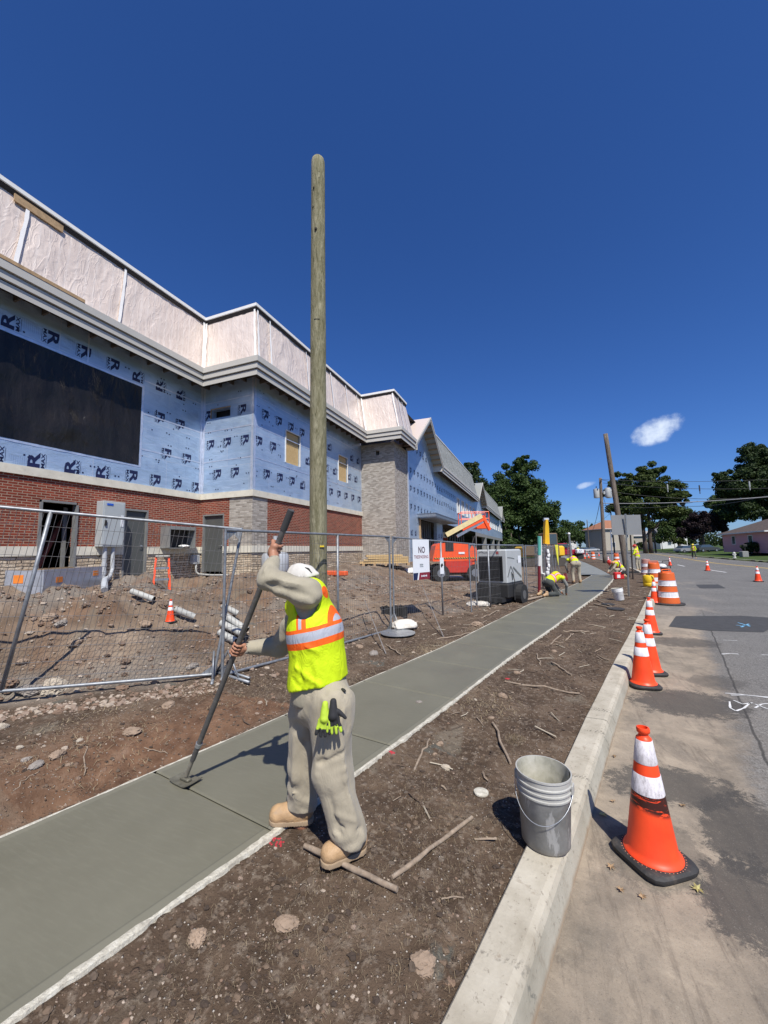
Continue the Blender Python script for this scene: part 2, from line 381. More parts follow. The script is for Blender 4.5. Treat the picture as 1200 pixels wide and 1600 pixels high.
def polar():
    a=np.concatenate([np.arange(54,170,.30),np.arange(170,414,4.)]); a=R_(1)*a; na=len(a)
    r=[.35]; 
    while r[-1]<3500: r.append(r[-1]*(1.0125 if r[-1]<30 else 1.03 if r[-1]<120 else 1.12))
    r=np.array(r); nr=len(r); A,RR=np.meshgrid(a,r); X=RR*np.cos(A); Y=RR*np.sin(A)
    Z=ground_z(X,Y); V=np.stack([X,Y,Z],-1).reshape(-1,3); V=np.concatenate([V,[[0,0,-.05]]])
    i=np.arange(nr-1)[:,None]*na; j=np.arange(na)[None,:]; j2=(j+1)%na
    Q=np.stack([i+j,i+na+j,i+na+j2,i+j2],-1).reshape(-1,4)
    T=np.stack([np.full(na,len(V)-1),np.arange(na),(np.arange(na)+1)%na],-1)
    me=bpy.data.meshes.new('ground'); me.vertices.add(len(V)); me.vertices.foreach_set('co',V.astype(np.float32).ravel())
    li=np.concatenate([Q.ravel(),T.ravel()]).astype(np.int32); me.loops.add(len(li)); me.loops.foreach_set('vertex_index',li)
    me.polygons.add(len(Q)+len(T)); me.polygons.foreach_set('loop_start',np.concatenate([np.arange(len(Q))*4,len(Q)*4+np.arange(len(T))*3]).astype(np.int32))
    me.polygons.foreach_set('use_smooth',np.ones(len(Q)+len(T),bool)); me.update(calc_edges=True)
    x,y=V[:,0],V[:,1]; P=np.stack([x,y,0*x],-1); s=xF(y)-x; dl=xL(y)-x; n=fbm(P*1.3,3,3)
    w=np.maximum(1-sstep(6.5,12.5,y),sstep(-4.6,-7.2,x))
    clay=sstep(.0,.2,dl)*(1-sstep(.7,1.7,dl+.5*n))*(y<3.6)*(.8+.3*n)
    clay=np.maximum(clay,.5*(s>1)*sstep(.1,.5,n))
    site=sstep(-.25,.5,s+.3*n)
    lawn=((x>xFE(y)-.02)|((y>62)&(x<pLx(y)))|(y>320)|(y<-34)).astype(float)
    c=np.stack([clay,site,lawn,np.ones_like(x)],-1)
    at=me.color_attributes.new('zone','FLOAT_COLOR','POINT'); at.data.foreach_set('color',np.clip(c,0,1).astype(np.float32).ravel())
    t=NT('earth'); co=t.coord('World'); z=t.sep(t.attr('zone')['Color'])
    nb=t.noise(co,2.2,8,.62); nf=t.noise(co,22,6,.65); nn=t.noise(co,90,4,.6)
    dirt=t.ramp(nb,[(.28,(.044,.029,.019)),(.5,(.092,.063,.042)),(.72,(.17,.122,.083))])
    dirt=t.mix(t.step(nf,.50,.66),dirt,(.185,.145,.108)); dirt=t.mix(t.math('MULTIPLY',t.step(nn,.42,.32),.6),dirt,(.030,.021,.015))
    clay_=t.ramp(t.noise(co,5,7,.6),[(.3,(.085,.042,.024)),(.6,(.20,.112,.066)),(.8,(.30,.20,.135))])
    site_=t.ramp(t.noise(co,1.6,8,.65),[(.27,(.080,.056,.038)),(.5,(.185,.135,.095)),(.72,(.31,.24,.175))])
    site_=t.mix(t.math('MULTIPLY',t.step(t.noise(co,.55,3,.5),.5,.64),.7),site_,(.20,.18,.155))
    grass=t.ramp(t.noise(co,.6,6,.7),[(.3,(.028,.05,.010)),(.7,(.075,.115,.028))])
    c=t.mix(z[1],dirt,site_); c=t.mix(z[0],c,clay_)
    # dried mud and grey cement slurry spills
    c=t.mix(t.math('MULTIPLY',t.step(t.noise(co,.9,4,.6,1.2),.60,.70),.55),c,(.19,.165,.125))
    c=t.mix(t.math('MULTIPLY',t.step(t.noise(t.coord('World',1.0,(0,0,.7)),1.7,5,.6,.6),.64,.69),.7),c,(.10,.105,.09))
    # grit
    v=t.n('TexVoronoi'); t.l(co,v.inputs['Vector']); v.inputs['Scale'].default_value=55
    vs=t.sep(v.outputs['Color']); peb=t.math('MULTIPLY',t.step(v.outputs['Distance'],.30,.18),t.step(vs[0],.70,.78))
    c=t.mix(peb,c,t.ramp(vs[1],[(0,(.20,.15,.11)),(.6,(.34,.29,.24)),(1,(.5,.46,.4))]))
    v2=t.n('TexVoronoi'); t.l(co,v2.inputs['Vector']); v2.inputs['Scale'].default_value=17
    v2s=t.sep(v2.outputs['Color']); peb2=t.math('MULTIPLY',t.math('MULTIPLY',t.step(v2.outputs['Distance'],.36,.26),t.step(v2s[0],.80,.84)),t.math('ADD',t.math('MULTIPLY',z[1],.8),.2))
    c=t.mix(peb2,c,t.ramp(v2s[1],[(0,(.17,.11,.08)),(.6,(.30,.24,.19)),(1,(.42,.38,.33))]))
    c=t.mix(z[2],c,grass)
    h=t.math('ADD',t.math('MULTIPLY',nf,.5),t.math('ADD',t.math('MULTIPLY',nn,.25),t.math('ADD',t.math('MULTIPLY',peb,.35),t.math('MULTIPLY',peb2,1.0))))
    t.bump(h,.9,.035); me.materials.append(t.out(c,.93,spec=.2))
    o=bpy.data.objects.new('ground',me); COL.objects.link(o); return tag(o,kind='structure')
polar()

# ---------------------------------------------------------------- wet concrete walk
def mat_walk():
    t=NT('wet_concrete'); uv=t.coord('UV'); co=t.coord('World'); s=t.sep(uv)
    n=t.noise(co,1.4,5,.6); st=t.noise(t.coord('World',(2,14,1),(0,0,.3)),4,5,.6)
    c=t.ramp(n,[(.3,(.134,.128,.093)),(.7,(.166,.159,.118))])
    c=t.mix(t.math('MULTIPLY',t.step(st,.45,.7),.35),c,(.185,.178,.132))
    m=t.math('ADD',t.step(s[0],.955,.965),t.step(s[0],.045,.035),clamp=True)
    c=t.mix(t.math('MULTIPLY',m,.35),c,(.22,.21,.16))
    line=t.math('MULTIPLY',t.step(t.math('ABSOLUTE',t.math('SUBTRACT',s[0],.956)),.006,.0),.5)
    c=t.mix(line,c,(.09,.09,.072))
    hb=t.math('ADD',t.math('MULTIPLY',st,.5),t.math('MULTIPLY',t.noise(co,160,3,.6),.35))
    t.bump(hb,.22,.004); return t.out(c,t.ramp(n,[(.3,.42),(.7,.6)]),spec=.4)
MW=mat_walk()
def walk():
    jr=[-6.0,-4.9,-3.8,-2.7,-1.6]; jr=[-8.]+[1.95-5.6]+[1.95+1.12*k for k in range(0,21)]
    jr=[q for q in jr if q<23.8]+[24.4]
    b=MB()
    def row(yr,ins,z):
        off=.20+.012*max(0,yr-2); yl=yr+min(off,.45)
        out=[]
        for u in (0,.25,.5,.75,1):
            y=yl+(yr-yl)*u; x=xL(yl)+(xR(yr)-xL(yl))*u; out.append((x,y))
        return out
    for k in range(len(jr)-1):
        y0,y1=jr[k]+.006,jr[k+1]-.006; L=y1-y0; ns=max(3,int(L/.35)); ys=[y0,y0+.010]+[y0+.01+(L-.02)*i/ns for i in range(1,ns)]+[y1-.010,y1]
        V=[];UV=[]
        for q,yy in enumerate(ys):
            r=row(yy,0,0); zz=-.009 if q in (0,len(ys)-1) else 0.
            for u,(x,y) in zip((0,.25,.5,.75,1),r): V.append((x,y,zz)); UV.append((u,y))
        n0=len(V)
        f=[];fu=[]
        for q in range(len(ys)-1):
            for a in range(4):
                ids=(q*5+a,q*5+a+1,(q+1)*5+a+1,(q+1)*5+a); f.append(ids); fu.append([UV[i] for i in ids])
        b.add(V,f,0,fu)
        # sides
        for a in (0,4):
            V2=[V[q*5+a] for q in range(len(ys))]+[(V[q*5+a][0],V[q*5+a][1],-.12) for q in range(len(ys))]; m_=len(ys)
            b.add(V2,[(q,q+1,m_+q+1,m_+q) if a==0 else (q+1,q,m_+q,m_+q+1) for q in range(m_-1)])
    # slab under the joints
    ys=np.arange(-8,24.3,.5); V=[];f=[]
    for y in ys: V+=[(xL(y)+.003,y,-.02),(xR(y)-.003,y,-.02)]
    f=[(2*i,2*i+1,2*i+3,2*i+2) for i in range(len(ys)-1)]
    b.add(V,f); y=24.35; b.quad((xL(y),y+.4,0.),(xR(y),y,0),(xR(y),y,-.15),(xL(y),y+.4,-.15))
    o=b.build('sidewalk',MW,loc=(0,0,0)); tag(o,kind='structure')
walk()
t=NT('form_splash'); co=t.coord('World'); c=t.ramp(t.noise(co,26,5,.7),[(.3,(.33,.30,.24)),(.55,(.56,.53,.44)),(.75,(.70,.68,.60))]); t.bump(t.noise(co,70,4,.7),.8,.01); MFORM=t.out(c,.8)
def formstrip(fx,side,label,w0,rough):
    ys=np.concatenate([np.arange(-3,6,.02),np.arange(6,24.3,.1)]); b=MB(); P=np.stack([ys,0*ys,0*ys],-1)
    dy=(.22 if side<0 else 0); ys2=ys+dy
    n1=fbm(P*3,3,40+side); n2=fbm(P*14,3,50+side); x=fx(ys2)
    wi=.004+rough*.012*n2; wo=w0*(1+.45*n1+.5*rough*n2); zt=.006+.006*rough*n2
    V=[]
    for i in range(len(ys)):
        V+=[(x[i]-side*wi[i],ys2[i],.001),(x[i]+side*.001,ys2[i],zt[i]*.5),(x[i]+side*wo[i],ys2[i],zt[i]*.4-.003),(x[i]+side*(wo[i]+.012),ys2[i],-.06)]
    f=[]
    for i in range(len(ys)-1):
        for a in range(3):
            q=(i*4+a,i*4+a+1,(i+1)*4+a+1,(i+1)*4+a); f.append(q if side>0 else q[::-1])
    b.add(V,f); tag(b.build('form_board',MFORM,smooth=True,angle=50),label,'form board','form boards along the fresh sidewalk')
formstrip(xR,1,'cement-splattered form board along the road-side edge of the wet sidewalk',.026,1.)
formstrip(xL,-1,'thin white form board along the fence-side edge of the wet sidewalk',.016,.5)

# far asphalt footpath
def strip(name,fa,fb,ys,z,mat,kind='structure',nu=1,uvm=False):
    b=MB();V=[];f=[];UV=[]
    us=np.linspace(0,1,nu+1) if np.isscalar(nu) else np.array(nu)
    for y in ys:
        a,c=float(fa(y)),float(fb(y))
        for u in us: V.append((a+(c-a)*u,y,z)); UV.append(((c-a)*u,y))
    k=len(us)
    for i in range(len(ys)-1):
        for j in range(k-1): f.append((i*k+j,i*k+j+1,(i+1)*k+j+1,(i+1)*k+j))
    b.add(V,f,0,[[UV[i] for i in q] for q in f]); o=b.build(name,mat,loc=(0,0,0)); tag(o,kind=kind); return o
MPATH=plain('old_path',(.19,.20,.19),.85,var=.15,nscale=3)
strip('footpath',pLx,pRx,np.arange(25,90,1.),-.02,MPATH)

# ---------------------------------------------------------------- kerb
def kerb():
    t=NT('kerb_concrete'); co=t.coord('World'); uv=t.sep(t.coord('UV'))
    n=t.noise(co,3.2,7,.65); c=t.ramp(n,[(.28,(.31,.275,.21)),(.5,(.43,.39,.31)),(.75,(.54,.50,.41))])
    c=t.mix(t.math('MULTIPLY',t.step(t.noise(co,9,5,.7,.5),.58,.72),.6),c,(.22,.165,.115))
    c=t.mix(t.math('MULTIPLY',t.step(t.noise(co,34,5,.75),.57,.66),.6),c,(.16,.13,.10))
    # tyre tread scuffs crossing the top
    w=t.n('TexWave',wave_type='BANDS',bands_direction='X'); t.l(t.coord('World',1,(0,0,.5)),w.inputs[0]); w.inputs['Scale'].default_value=16; w.inputs['Distortion'].default_value=5; w.inputs['Detail'].default_value=3; w.inputs['Detail Scale'].default_value=2.5
    band=t.step(t.noise(t.coord('World',(.35,3.1,1)),1.8,2,.4),.60,.66)
    c=t.mix(t.math('MULTIPLY',t.math('MULTIPLY',t.step(w.outputs['Fac'],.45,.65),band),t.math('MULTIPLY',t.step(t.noise(co,40,3,.6),.4,.6),.75)),c,(.085,.08,.07))
    # steep faces are greener grey, mud line at the foot
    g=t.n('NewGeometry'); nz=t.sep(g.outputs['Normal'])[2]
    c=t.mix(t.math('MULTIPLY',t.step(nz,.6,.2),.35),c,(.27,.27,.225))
    pzv=t.sep(co)[2]; c=t.mix(t.math('MULTIPLY',t.step(t.math('ADD',pzv,t.math('MULTIPLY',t.noise(co,6,4,.6),.05)),-.09,-.125),.75),c,(.26,.18,.11))
    t.bump(t.math('ADD',t.math('MULTIPLY',t.noise(co,60,4,.65),.4),t.math('MULTIPLY',t.vor(co,70),.2)),.35,.008); M=t.out(c,.85,spec=.25)
    b=MB(); prof=[(0,-.25),(.0,-.012),(.010,0),(.150,0),(.178,-.008),(.192,-.035),(.222,-.16),(.225,-.3)]
    y=-8.; k=0
    while y<89:
        L=3.05 if k else 3; y1=min(y+L,89); ys=np.linspace(y+.007,y1-.007,7); V=[];f=[]
        for q in ys:
            jx=.004*vnoise(np.array([q*4,0,0.]),3)
            for px_,z in prof: V.append((xCI(q)+px_+jx,q,z+(.0015*vnoise(np.array([q*6,px_*40,0]),4) if z>-.1 else 0)))
        m_=len(prof)
        for i in range(6):
            for a in range(m_-1): f.append((i*m_+a,(i+1)*m_+a,(i+1)*m_+a+1,i*m_+a+1))
        f.append(tuple(range(m_))); f.append(tuple(6*m_+a for a in range(m_-1,-1,-1)))
        b.add(V,[q[::-1] for q in f]); y=y1; k+=1
    b.box((float(xCI(5))+.1,5,-.2),(.02,.02,.02))
    tag(b.build('kerb',M,loc=(0,0,0)),kind='structure')
    ys=np.arange(-8,88,.5)
kerb()

# ---------------------------------------------------------------- road
def road():
    t=NT('asphalt'); uv=t.coord('UV'); s=t.sep(uv); co=t.coord('World'); u,v=s[0],s[1]
    n=t.noise(co,.8,6,.6); g1=t.noise(co,75,3,.7); vo=t.n('TexVoronoi'); t.l(co,vo.inputs['Vector']); vo.inputs['Scale'].default_value=110
    gs=t.sep(vo.outputs['Color'])
    a=t.ramp(n,[(.3,(.125,.121,.113)),(.7,(.178,.172,.160))])
    a=t.mix(t.math('MULTIPLY',t.step(gs[0],.72,.8),.7),a,(.27,.26,.24)); a=t.mix(t.math('MULTIPLY',t.step(gs[1],.7,.8),.6),a,(.045,.044,.042))
    a=t.mix(t.math('MULTIPLY',t.step(t.noise(t.coord('World',(6,.35,1),(0,0,-.28)),1,4,.6),.56,.7),.3),a,(.19,.18,.165))
    # sandy spoil washed against the kerb
    sand=t.ramp(t.noise(co,2.6,7,.7,.6),[(.3,(.22,.185,.14)),(.5,(.29,.24,.18)),(.72,(.40,.33,.245))])
    n2=t.noise(co,2.3,8,.78,.5); e=t.math('ADD',u,t.math('MULTIPLY',t.math('SUBTRACT',n2,.5),.5))
    near=t.step(v,15,9)
    fs=t.math('MULTIPLY',t.step(e,1.02,.80),near)
    fs=t.math('MULTIPLY',fs,t.ramp(t.noise(co,7,6,.75),[(.25,.72),(.5,1)]))
    wide=t.math('MULTIPLY',t.math('MULTIPLY',t.step(t.math('ADD',u,t.math('MULTIPLY',n2,1.6)),2.6,1.2),.30),t.step(v,12,3))
    c=t.mix(wide,a,sand); c=t.mix(fs,c,sand)
    st2=t.noise(t.coord('World',(7,.9,1),(0,0,-.24)),1.6,6,.75,.4); c=t.mix(t.math('MULTIPLY',t.math('MULTIPLY',t.step(st2,.52,.66),fs),.5),c,(.13,.105,.08)); c=t.mix(t.math('MULTIPLY',t.math('MULTIPLY',t.step(t.noise(co,13,7,.8),.55,.7),fs),.35),c,(.48,.41,.31))
    # tack coat / rubber-dark patches
    dk=t.math('MULTIPLY',t.step(t.noise(t.coord('World',(1,.8,1)),1.25,5,.6,.9),.50,.58),t.math('MULTIPLY',t.step(e,1.15,1.0),near))
    dk=t.math('MULTIPLY',dk,t.ramp(t.noise(co,11,6,.8),[(.35,.25),(.55,1)])); c=t.mix(t.math('MULTIPLY',dk,.30),c,(.075,.068,.060))
    for cu,cv,ru,rv,st in ((.74,2.55,.20,.32,1.),(.80,3.10,.22,.42,1.),(.45,3.5,.42,.26,.95),(.36,2.75,.26,.3,.55),(.60,5.30,.55,.42,1.),(.6,8.5,.55,.4,.85),(.9,6.2,.3,.3,.6)):
        dx=t.math('DIVIDE',t.math('SUBTRACT',u,cu),ru); dy=t.math('DIVIDE',t.math('SUBTRACT',v,cv),rv)
        d=t.math('ADD',t.math('MULTIPLY',dx,dx),t.math('MULTIPLY',dy,dy)); d=t.math('ADD',d,t.math('MULTIPLY',t.math('SUBTRACT',t.noise(co,7,9,.88,.3),.5),5.))
        c=t.mix(t.math('MULTIPLY',t.step(d,1.15,.75),st*.8),c,(.060,.056,.051))
    # milled edge line
    ln=t.step(t.math('ABSOLUTE',t.math('SUBTRACT',t.math('ADD',u,t.math('MULTIPLY',t.math('SUBTRACT',t.noise(co,3,3,.5),.5),.05)),1.08)),.018,.004)
    c=t.mix(t.math('MULTIPLY',t.math('MULTIPLY',ln,near),.8),c,(.04,.038,.035))
    # concrete dust further up
    c=t.mix(t.math('MULTIPLY',t.math('MULTIPLY',t.step(t.noise(t.coord('World',(1,.4,1)),1.1,5,.6),.5,.7),.45),t.math('MULTIPLY',t.step(v,9,11),t.step(u,2.2,.6))),c,(.40,.34,.27))
    g2=t.noise(co,170,3,.7); sp=t.step(g2,.60,.68); c=t.mix(t.math('MULTIPLY',sp,.35),c,(.36,.33,.29)); c=t.mix(t.math('MULTIPLY',t.step(g2,.40,.33),.4),c,(.045,.042,.038))
    c=t.mix(t.math('MULTIPLY',t.step(t.noise(co,16,5,.75),.52,.68),.22),c,(.06,.055,.05))
    t.bump(t.math('ADD',t.math('MULTIPLY',g1,.5),t.math('MULTIPLY',g2,.5)),.5,.005)
    M=t.out(c,.9,spec=.25)
    ys=np.concatenate([np.arange(-34,-4,2),np.arange(-4,30,.5),np.arange(30,150,3),np.arange(150,330,10)])
    strip('road',lambda y:xCO(y)+.02,xFE,ys,-.15,M,nu=[0,.08,.25,.5,.75,1])
road()
MPAINT=plain('road_white_paint',(.62,.62,.60),.7,var=.15,nscale=12)
MYEL=plain('road_yellow_paint',(.52,.36,.10),.7,var=.15,nscale=3)
MBLU=plain('blue_survey_paint',(.18,.42,.62),.7,var=.2,nscale=15)
MDK=plain('dark_asphalt',(.050,.050,.050),.9,var=.2,nscale=8,bump=.3,bscale=90)
# yellow centre line (double) and white dashed lane line
cy=curve([(8.6,-20),(11.5,12),(14.9,35),(15.3,45),(17.9,63),(22,90),(27,132)])
for d,nm in ((0,'centre_line'),(.28,'centre_line')):
    strip(nm,lambda y,d=d:cy(y)+d,lambda y,d=d:cy(y)+d+.13,np.arange(-15,130,2.),-.144,MYEL)
cw=curve([(5.2,-20),(8.2,12),(10.9,30),(11.2,38),(11.7,42),(13.5,63),(17,90)])
for y0 in (-9.,-.5,8.,19.5,30.,38.4,48,58,68,78):
    strip('lane_mark',lambda y:cw(y)-.07,lambda y:cw(y)+.07,np.linspace(y0,y0+3.,4),-.144,MPAINT)
def patch(name,pts,z,mat,kind='structure',label=None):
    b=MB(); b.add([(*p[:2],z) for p in pts],[tuple(range(len(pts)))]); return tag(b.build(name,mat),kind=kind)
patch('dark_road_patch',[(2.55,10.0),(3.15,9.75),(4.05,9.85),(4.45,10.45),(5.4,10.6),(9.5,13.4),(9.2,14.0),(5.2,11.75),(4.55,11.95),(3.1,11.5)],-.1455,MDK)  # thin dark sheet laid just above the road surface
patch('dark_road_patch',[(6.0,19.0),(6.9,19.2),(7.3,21.0),(6.4,20.7)],-.1455,MDK)
# sprayed survey marks
def spray(paths,mat,w,z=-.1445,name='survey_mark'):
    b=MB()
    for P in paths:
        P=np.array(P,float); d=np.cumsum([0]+list(np.linalg.norm(P[1:]-P[:-1],axis=1))); k=max(3,int(d[-1]/.03)); q=np.linspace(0,d[-1],k)
        X=np.interp(q,d,P[:,0]);Y=np.interp(q,d,P[:,1]); T=np.gradient(np.stack([X,Y],1),axis=0); T/=np.linalg.norm(T,axis=1)[:,None]+1e-9
        N=np.stack([-T[:,1],T[:,0]],1)*(w*(.7+.5*RNG.random(k)))[:,None]/2; V=[]
        for i in range(k): V+=[(X[i]+N[i,0],Y[i]+N[i,1],z),(X[i]-N[i,0],Y[i]-N[i,1],z)]
        b.add(V,[(2*i,2*i+1,2*i+3,2*i+2) for i in range(k-1)])
    return tag(b.build(name,mat),kind='structure')
g=lambda *l:[pz(a,c,-.145)[:2] for a,c in l]
spray([g((1133,1083),(1150,1084),(1178,1087),(1230,1092)),g((1142,1086),(1165,1086),(1200,1090),(1240,1089)),g((1140,1096),(1141,1106),(1150,1111),(1163,1106),(1172,1098)),g((1146,1094),(1160,1100),(1176,1098)),g((1180,1100),(1200,1108),(1215,1101)),g((1180,1106),(1190,1100),(1205,1099),(1230,1107))],MPAINT,.02)
spray([g((1128,1022),(1140,1021),(1154,1022)),g((1190,1023),(1210,1024))],MPAINT,.03)
spray([g((1150,977),(1160,978),(1172,977)),g((1153,973),(1163,976),(1172,979)),g((1158,980),(1170,975))],MBLU,.035,z=-.1415)
spray([g((1130,1000),(1152,1001))],MPAINT,.02)
# far kerb line
MK2=plain('far_kerb_concrete',(.34,.32,.28),.85)
strip('far_kerb',lambda y:xFE(y)-.1,lambda y:xFE(y)+.12,np.arange(-30,320,5.),-.01,MK2)
strip('far_kerb_face',lambda y:xFE(y)-.101,lambda y:xFE(y)-.1,np.arange(-30,320,5.),-.015,MK2)
# ================================================================ BUILDING UNDER CONSTRUCTION
def mat_brick(name,c1,c2,mort,bw=.203,bh=.0677,ms=.0085,var=.5,bias=0):
    t=NT(name); uv=t.coord('UV'); b=t.n('TexBrick'); t.l(uv,b.inputs['Vector']); b.offset=.5
    for k,v in (('Scale',1.),('Brick Width',bw),('Row Height',bh),('Mortar Size',ms),('Mortar Smooth',.15),('Bias',bias)): b.inputs[k].default_value=v
    b.inputs['Color1'].default_value=(*c1,1); b.inputs['Color2'].default_value=(*c2,1); b.inputs['Mortar'].default_value=(*mort,1)
    n=t.noise(uv,1.1,6,.65); c=t.mix(var,b.outputs['Color'],t.ramp(n,[(.3,.55),(.7,1.)]),'MULTIPLY')
    c=t.mix(t.math('MULTIPLY',t.step(t.noise(uv,14,3,.6),.55,.75),.12),c,(.42,.36,.32))
    t.bump(t.math('ADD',t.math('MULTIPLY',t.math('SUBTRACT',1.,b.outputs['Fac']),1.),t.math('MULTIPLY',t.noise(uv,60,3,.6),.25)),.55,.012)
    return t.out(c,.88,spec=.2)
MBR=mat_brick('red_brick',(.31,.062,.034),(.17,.034,.021),(.40,.29,.21))
MGB=mat_brick('grey_brick',(.52,.47,.405),(.25,.215,.18),(.36,.335,.295),var=.3)
def mat_stone():
    t=NT('stone_veneer'); uv=t.coord('UV'); nn=t.n('TexNoise'); t.l(uv,nn.inputs['Vector']); nn.inputs['Scale'].default_value=2.3; nn.inputs['Detail'].default_value=3
    o=t.n('VectorMath',operation='MULTIPLY_ADD'); t.l(nn.outputs['Color'],o.inputs[0]); o.inputs[1].default_value=(.22,.10,0); t.l(uv,o.inputs[2])
    b=t.n('TexBrick'); t.l(o.outputs[0],b.inputs['Vector']); b.offset=.37; b.squash=1.6; b.squash_frequency=3
    for k,v in (('Scale',1.),('Brick Width',.31),('Row Height',.085),('Mortar Size',.010),('Mortar Smooth',.5)): b.inputs[k].default_value=v
    b.inputs['Color1'].default_value=(.72,.60,.44,1); b.inputs['Color2'].default_value=(.46,.35,.24,1); b.inputs['Mortar'].default_value=(.07,.055,.045,1)
    c=t.mix(.7,b.outputs['Color'],t.ramp(t.noise(uv,6,5,.7),[(.3,.62),(.6,1.)]),'MULTIPLY')
    t.bump(t.math('ADD',t.math('SUBTRACT',1.,b.outputs['Fac']),t.math('MULTIPLY',t.noise(uv,18,4,.6),.6)),.9,.05); return t.out(c,.9)
MST=mat_stone()
MBAND=plain('cast_stone_band',(.66,.62,.51),.8,var=.1,nscale=3,dirt=(.35,.30,.24),dirtamt=.35)
def mat_foil():
    t=NT('foil_insulation'); uv=t.coord('UV'); b=t.n('TexBrick'); t.l(uv,b.inputs['Vector']); b.offset=.43
    for k,v in (('Scale',1.),('Brick Width',2.44),('Row Height',1.22),('Mortar Size',.012),('Mortar Smooth',.6)): b.inputs[k].default_value=v
    b.inputs['Color1'].default_value=(.43,.57,.74,1); b.inputs['Color2'].default_value=(.53,.65,.79,1); b.inputs['Mortar'].default_value=(.62,.68,.78,1)
    n=t.noise(uv,1.3,6,.65,.4); c=t.mix(.6,b.outputs['Color'],t.ramp(n,[(.3,.72),(.72,1.)]),'MULTIPLY')
    c=t.mix(t.math('MULTIPLY',t.step(t.noise(t.coord('UV',(.5,4,1)),2,5,.65),.5,.75),.45),c,(.62,.68,.80))
    # faint printed text blocks
    l=t.n('TexBrick'); t.l(uv,l.inputs['Vector'])
    for k,v in (('Scale',1.),('Brick Width',.8),('Row Height',.61),('Mortar Size',.16),('Mortar Smooth',.05)): l.inputs[k].default_value=v
    w=t.n('TexWave',wave_type='BANDS',bands_direction='X'); t.l(uv,w.inputs[0]); w.inputs['Scale'].default_value=7
    pr=t.math('MULTIPLY',t.math('SUBTRACT',1.,l.outputs['Fac']),t.math('MULTIPLY',w.outputs['Fac'],t.step(t.noise(uv,1.7,2,.5),.45,.55)))
    c=t.mix(t.math('MULTIPLY',pr,.32),c,(.17,.24,.42))
    t.bump(t.math('ADD',t.noise(t.coord('UV',(1,2.5,1)),2.2,5,.6,.5),t.math('MULTIPLY',t.noise(uv,14,3,.6),.2)),.35,.05)
    return t.out(c,t.ramp(n,[(.3,.30),(.7,.48)]),.45,.6)
MFO=mat_foil()
MNAVY=plain('navy_print',(.008,.012,.06),.5); MCAPN=plain('dark_cap',(.03,.04,.09),.5)
MTAPE=plain('silver_tape',(.66,.70,.78),.32,.55,bump=.5,bscale=14)
def mat_sheet():
    t=NT('plastic_sheeting'); uv=t.coord('UV'); n=t.noise(uv,.9,4,.6)
    c=t.ramp(n,[(.3,(.60,.50,.435)),(.7,(.70,.60,.53))])
    g=t.n('TexWave',wave_type='BANDS',bands_direction='X'); t.l(t.coord('UV',(1,.15,1)),g.inputs[0]); g.inputs['Scale'].default_value=1.3; g.inputs['Distortion'].default_value=2
    c=t.mix(t.math('MULTIPLY',t.step(g.outputs['Fac'],.7,1.),.25),c,(.75,.69,.64))
    r=t.n('TexNoise'); t.l(t.coord('UV',(2.2,1,1),(0,0,.35)),r.inputs[0]); r.inputs['Scale'].default_value=.85; r.inputs['Detail'].default_value=2.5; r.inputs['Distortion'].default_value=.8
    rid=t.math('ABSOLUTE',t.math('SUBTRACT',r.outputs['Fac'],.5)); rid=t.step(rid,.16,.0)
    r2=t.noise(t.coord('UV',(3,.8,1),(0,0,-.5)),1.4,2,.5,.9); rid2=t.step(t.math('ABSOLUTE',t.math('SUBTRACT',r2,.5)),.06,0)
    t.bump(t.math('ADD',t.math('ADD',t.math('MULTIPLY',rid,.45),t.math('MULTIPLY',rid2,.22)),t.math('MULTIPLY',n,.9)),.55,.04)
    t.b.inputs['Coat Weight'].default_value=.25; t.b.inputs['Coat Roughness'].default_value=.2
    return t.out(c,.38,spec=.5)
MSH=mat_sheet()
MCOR=plain('cornice_paint',(.50,.48,.435),.55,var=.04,nscale=2)
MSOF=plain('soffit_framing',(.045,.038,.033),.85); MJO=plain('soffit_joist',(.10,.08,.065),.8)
MWH=plain('white_trim',(.72,.71,.68),.6,var=.05,nscale=4)
MWOOD=plain('raw_lumber',(.42,.28,.15),.8,var=.25,nscale=9)
MROOF=mat_brick('roof_underlayment',(.36,.37,.35),(.25,.26,.25),(.30,.31,.29),bw=.33,bh=.14,ms=.004,var=.5)
MOSB=NT('plywood'); _c=MOSB.coord('World'); _n=MOSB.noise(MOSB.coord('World',(1,9,1.2)),6,5,.65)
MOSB=MOSB.out(MOSB.ramp(_n,[(.3,(.42,.27,.11)),(.7,(.62,.45,.22))]),.8)
def mat_tarp():
    t=NT('black_poly_sheet'); uv=t.coord('UV'); r=t.n('TexNoise'); t.l(t.coord('UV',(1.7,.5,1)),r.inputs[0]); r.inputs['Scale'].default_value=1.1; r.inputs['Detail'].default_value=3; r.inputs['Distortion'].default_value=.7
    t.bump(t.math('ADD',r.outputs['Fac'],t.math('MULTIPLY',t.noise(t.coord('UV',(2.5,1,1)),4,4,.6,1.),.2)),.65,.12)
    return t.out(t.ramp(t.noise(t.coord('UV',(1.6,.35,1)),.9,6,.7),[(.35,(.005,.005,.006)),(.75,(.030,.026,.023))]),.30,spec=.32)  # lighter vertical streaks put the fold highlights into the colour
MTARP=mat_tarp()
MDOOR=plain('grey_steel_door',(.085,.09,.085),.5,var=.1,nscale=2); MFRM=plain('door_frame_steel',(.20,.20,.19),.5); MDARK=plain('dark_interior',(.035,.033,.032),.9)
MSTEEL=plain('galvanised_steel',(.40,.42,.44),.38,.75,var=.2,nscale=9); MBLK=plain('black_rubber',(.018,.018,.018),.75)
MGLS=plain('window_glass',(.04,.06,.08),.08,0,spec=.8)

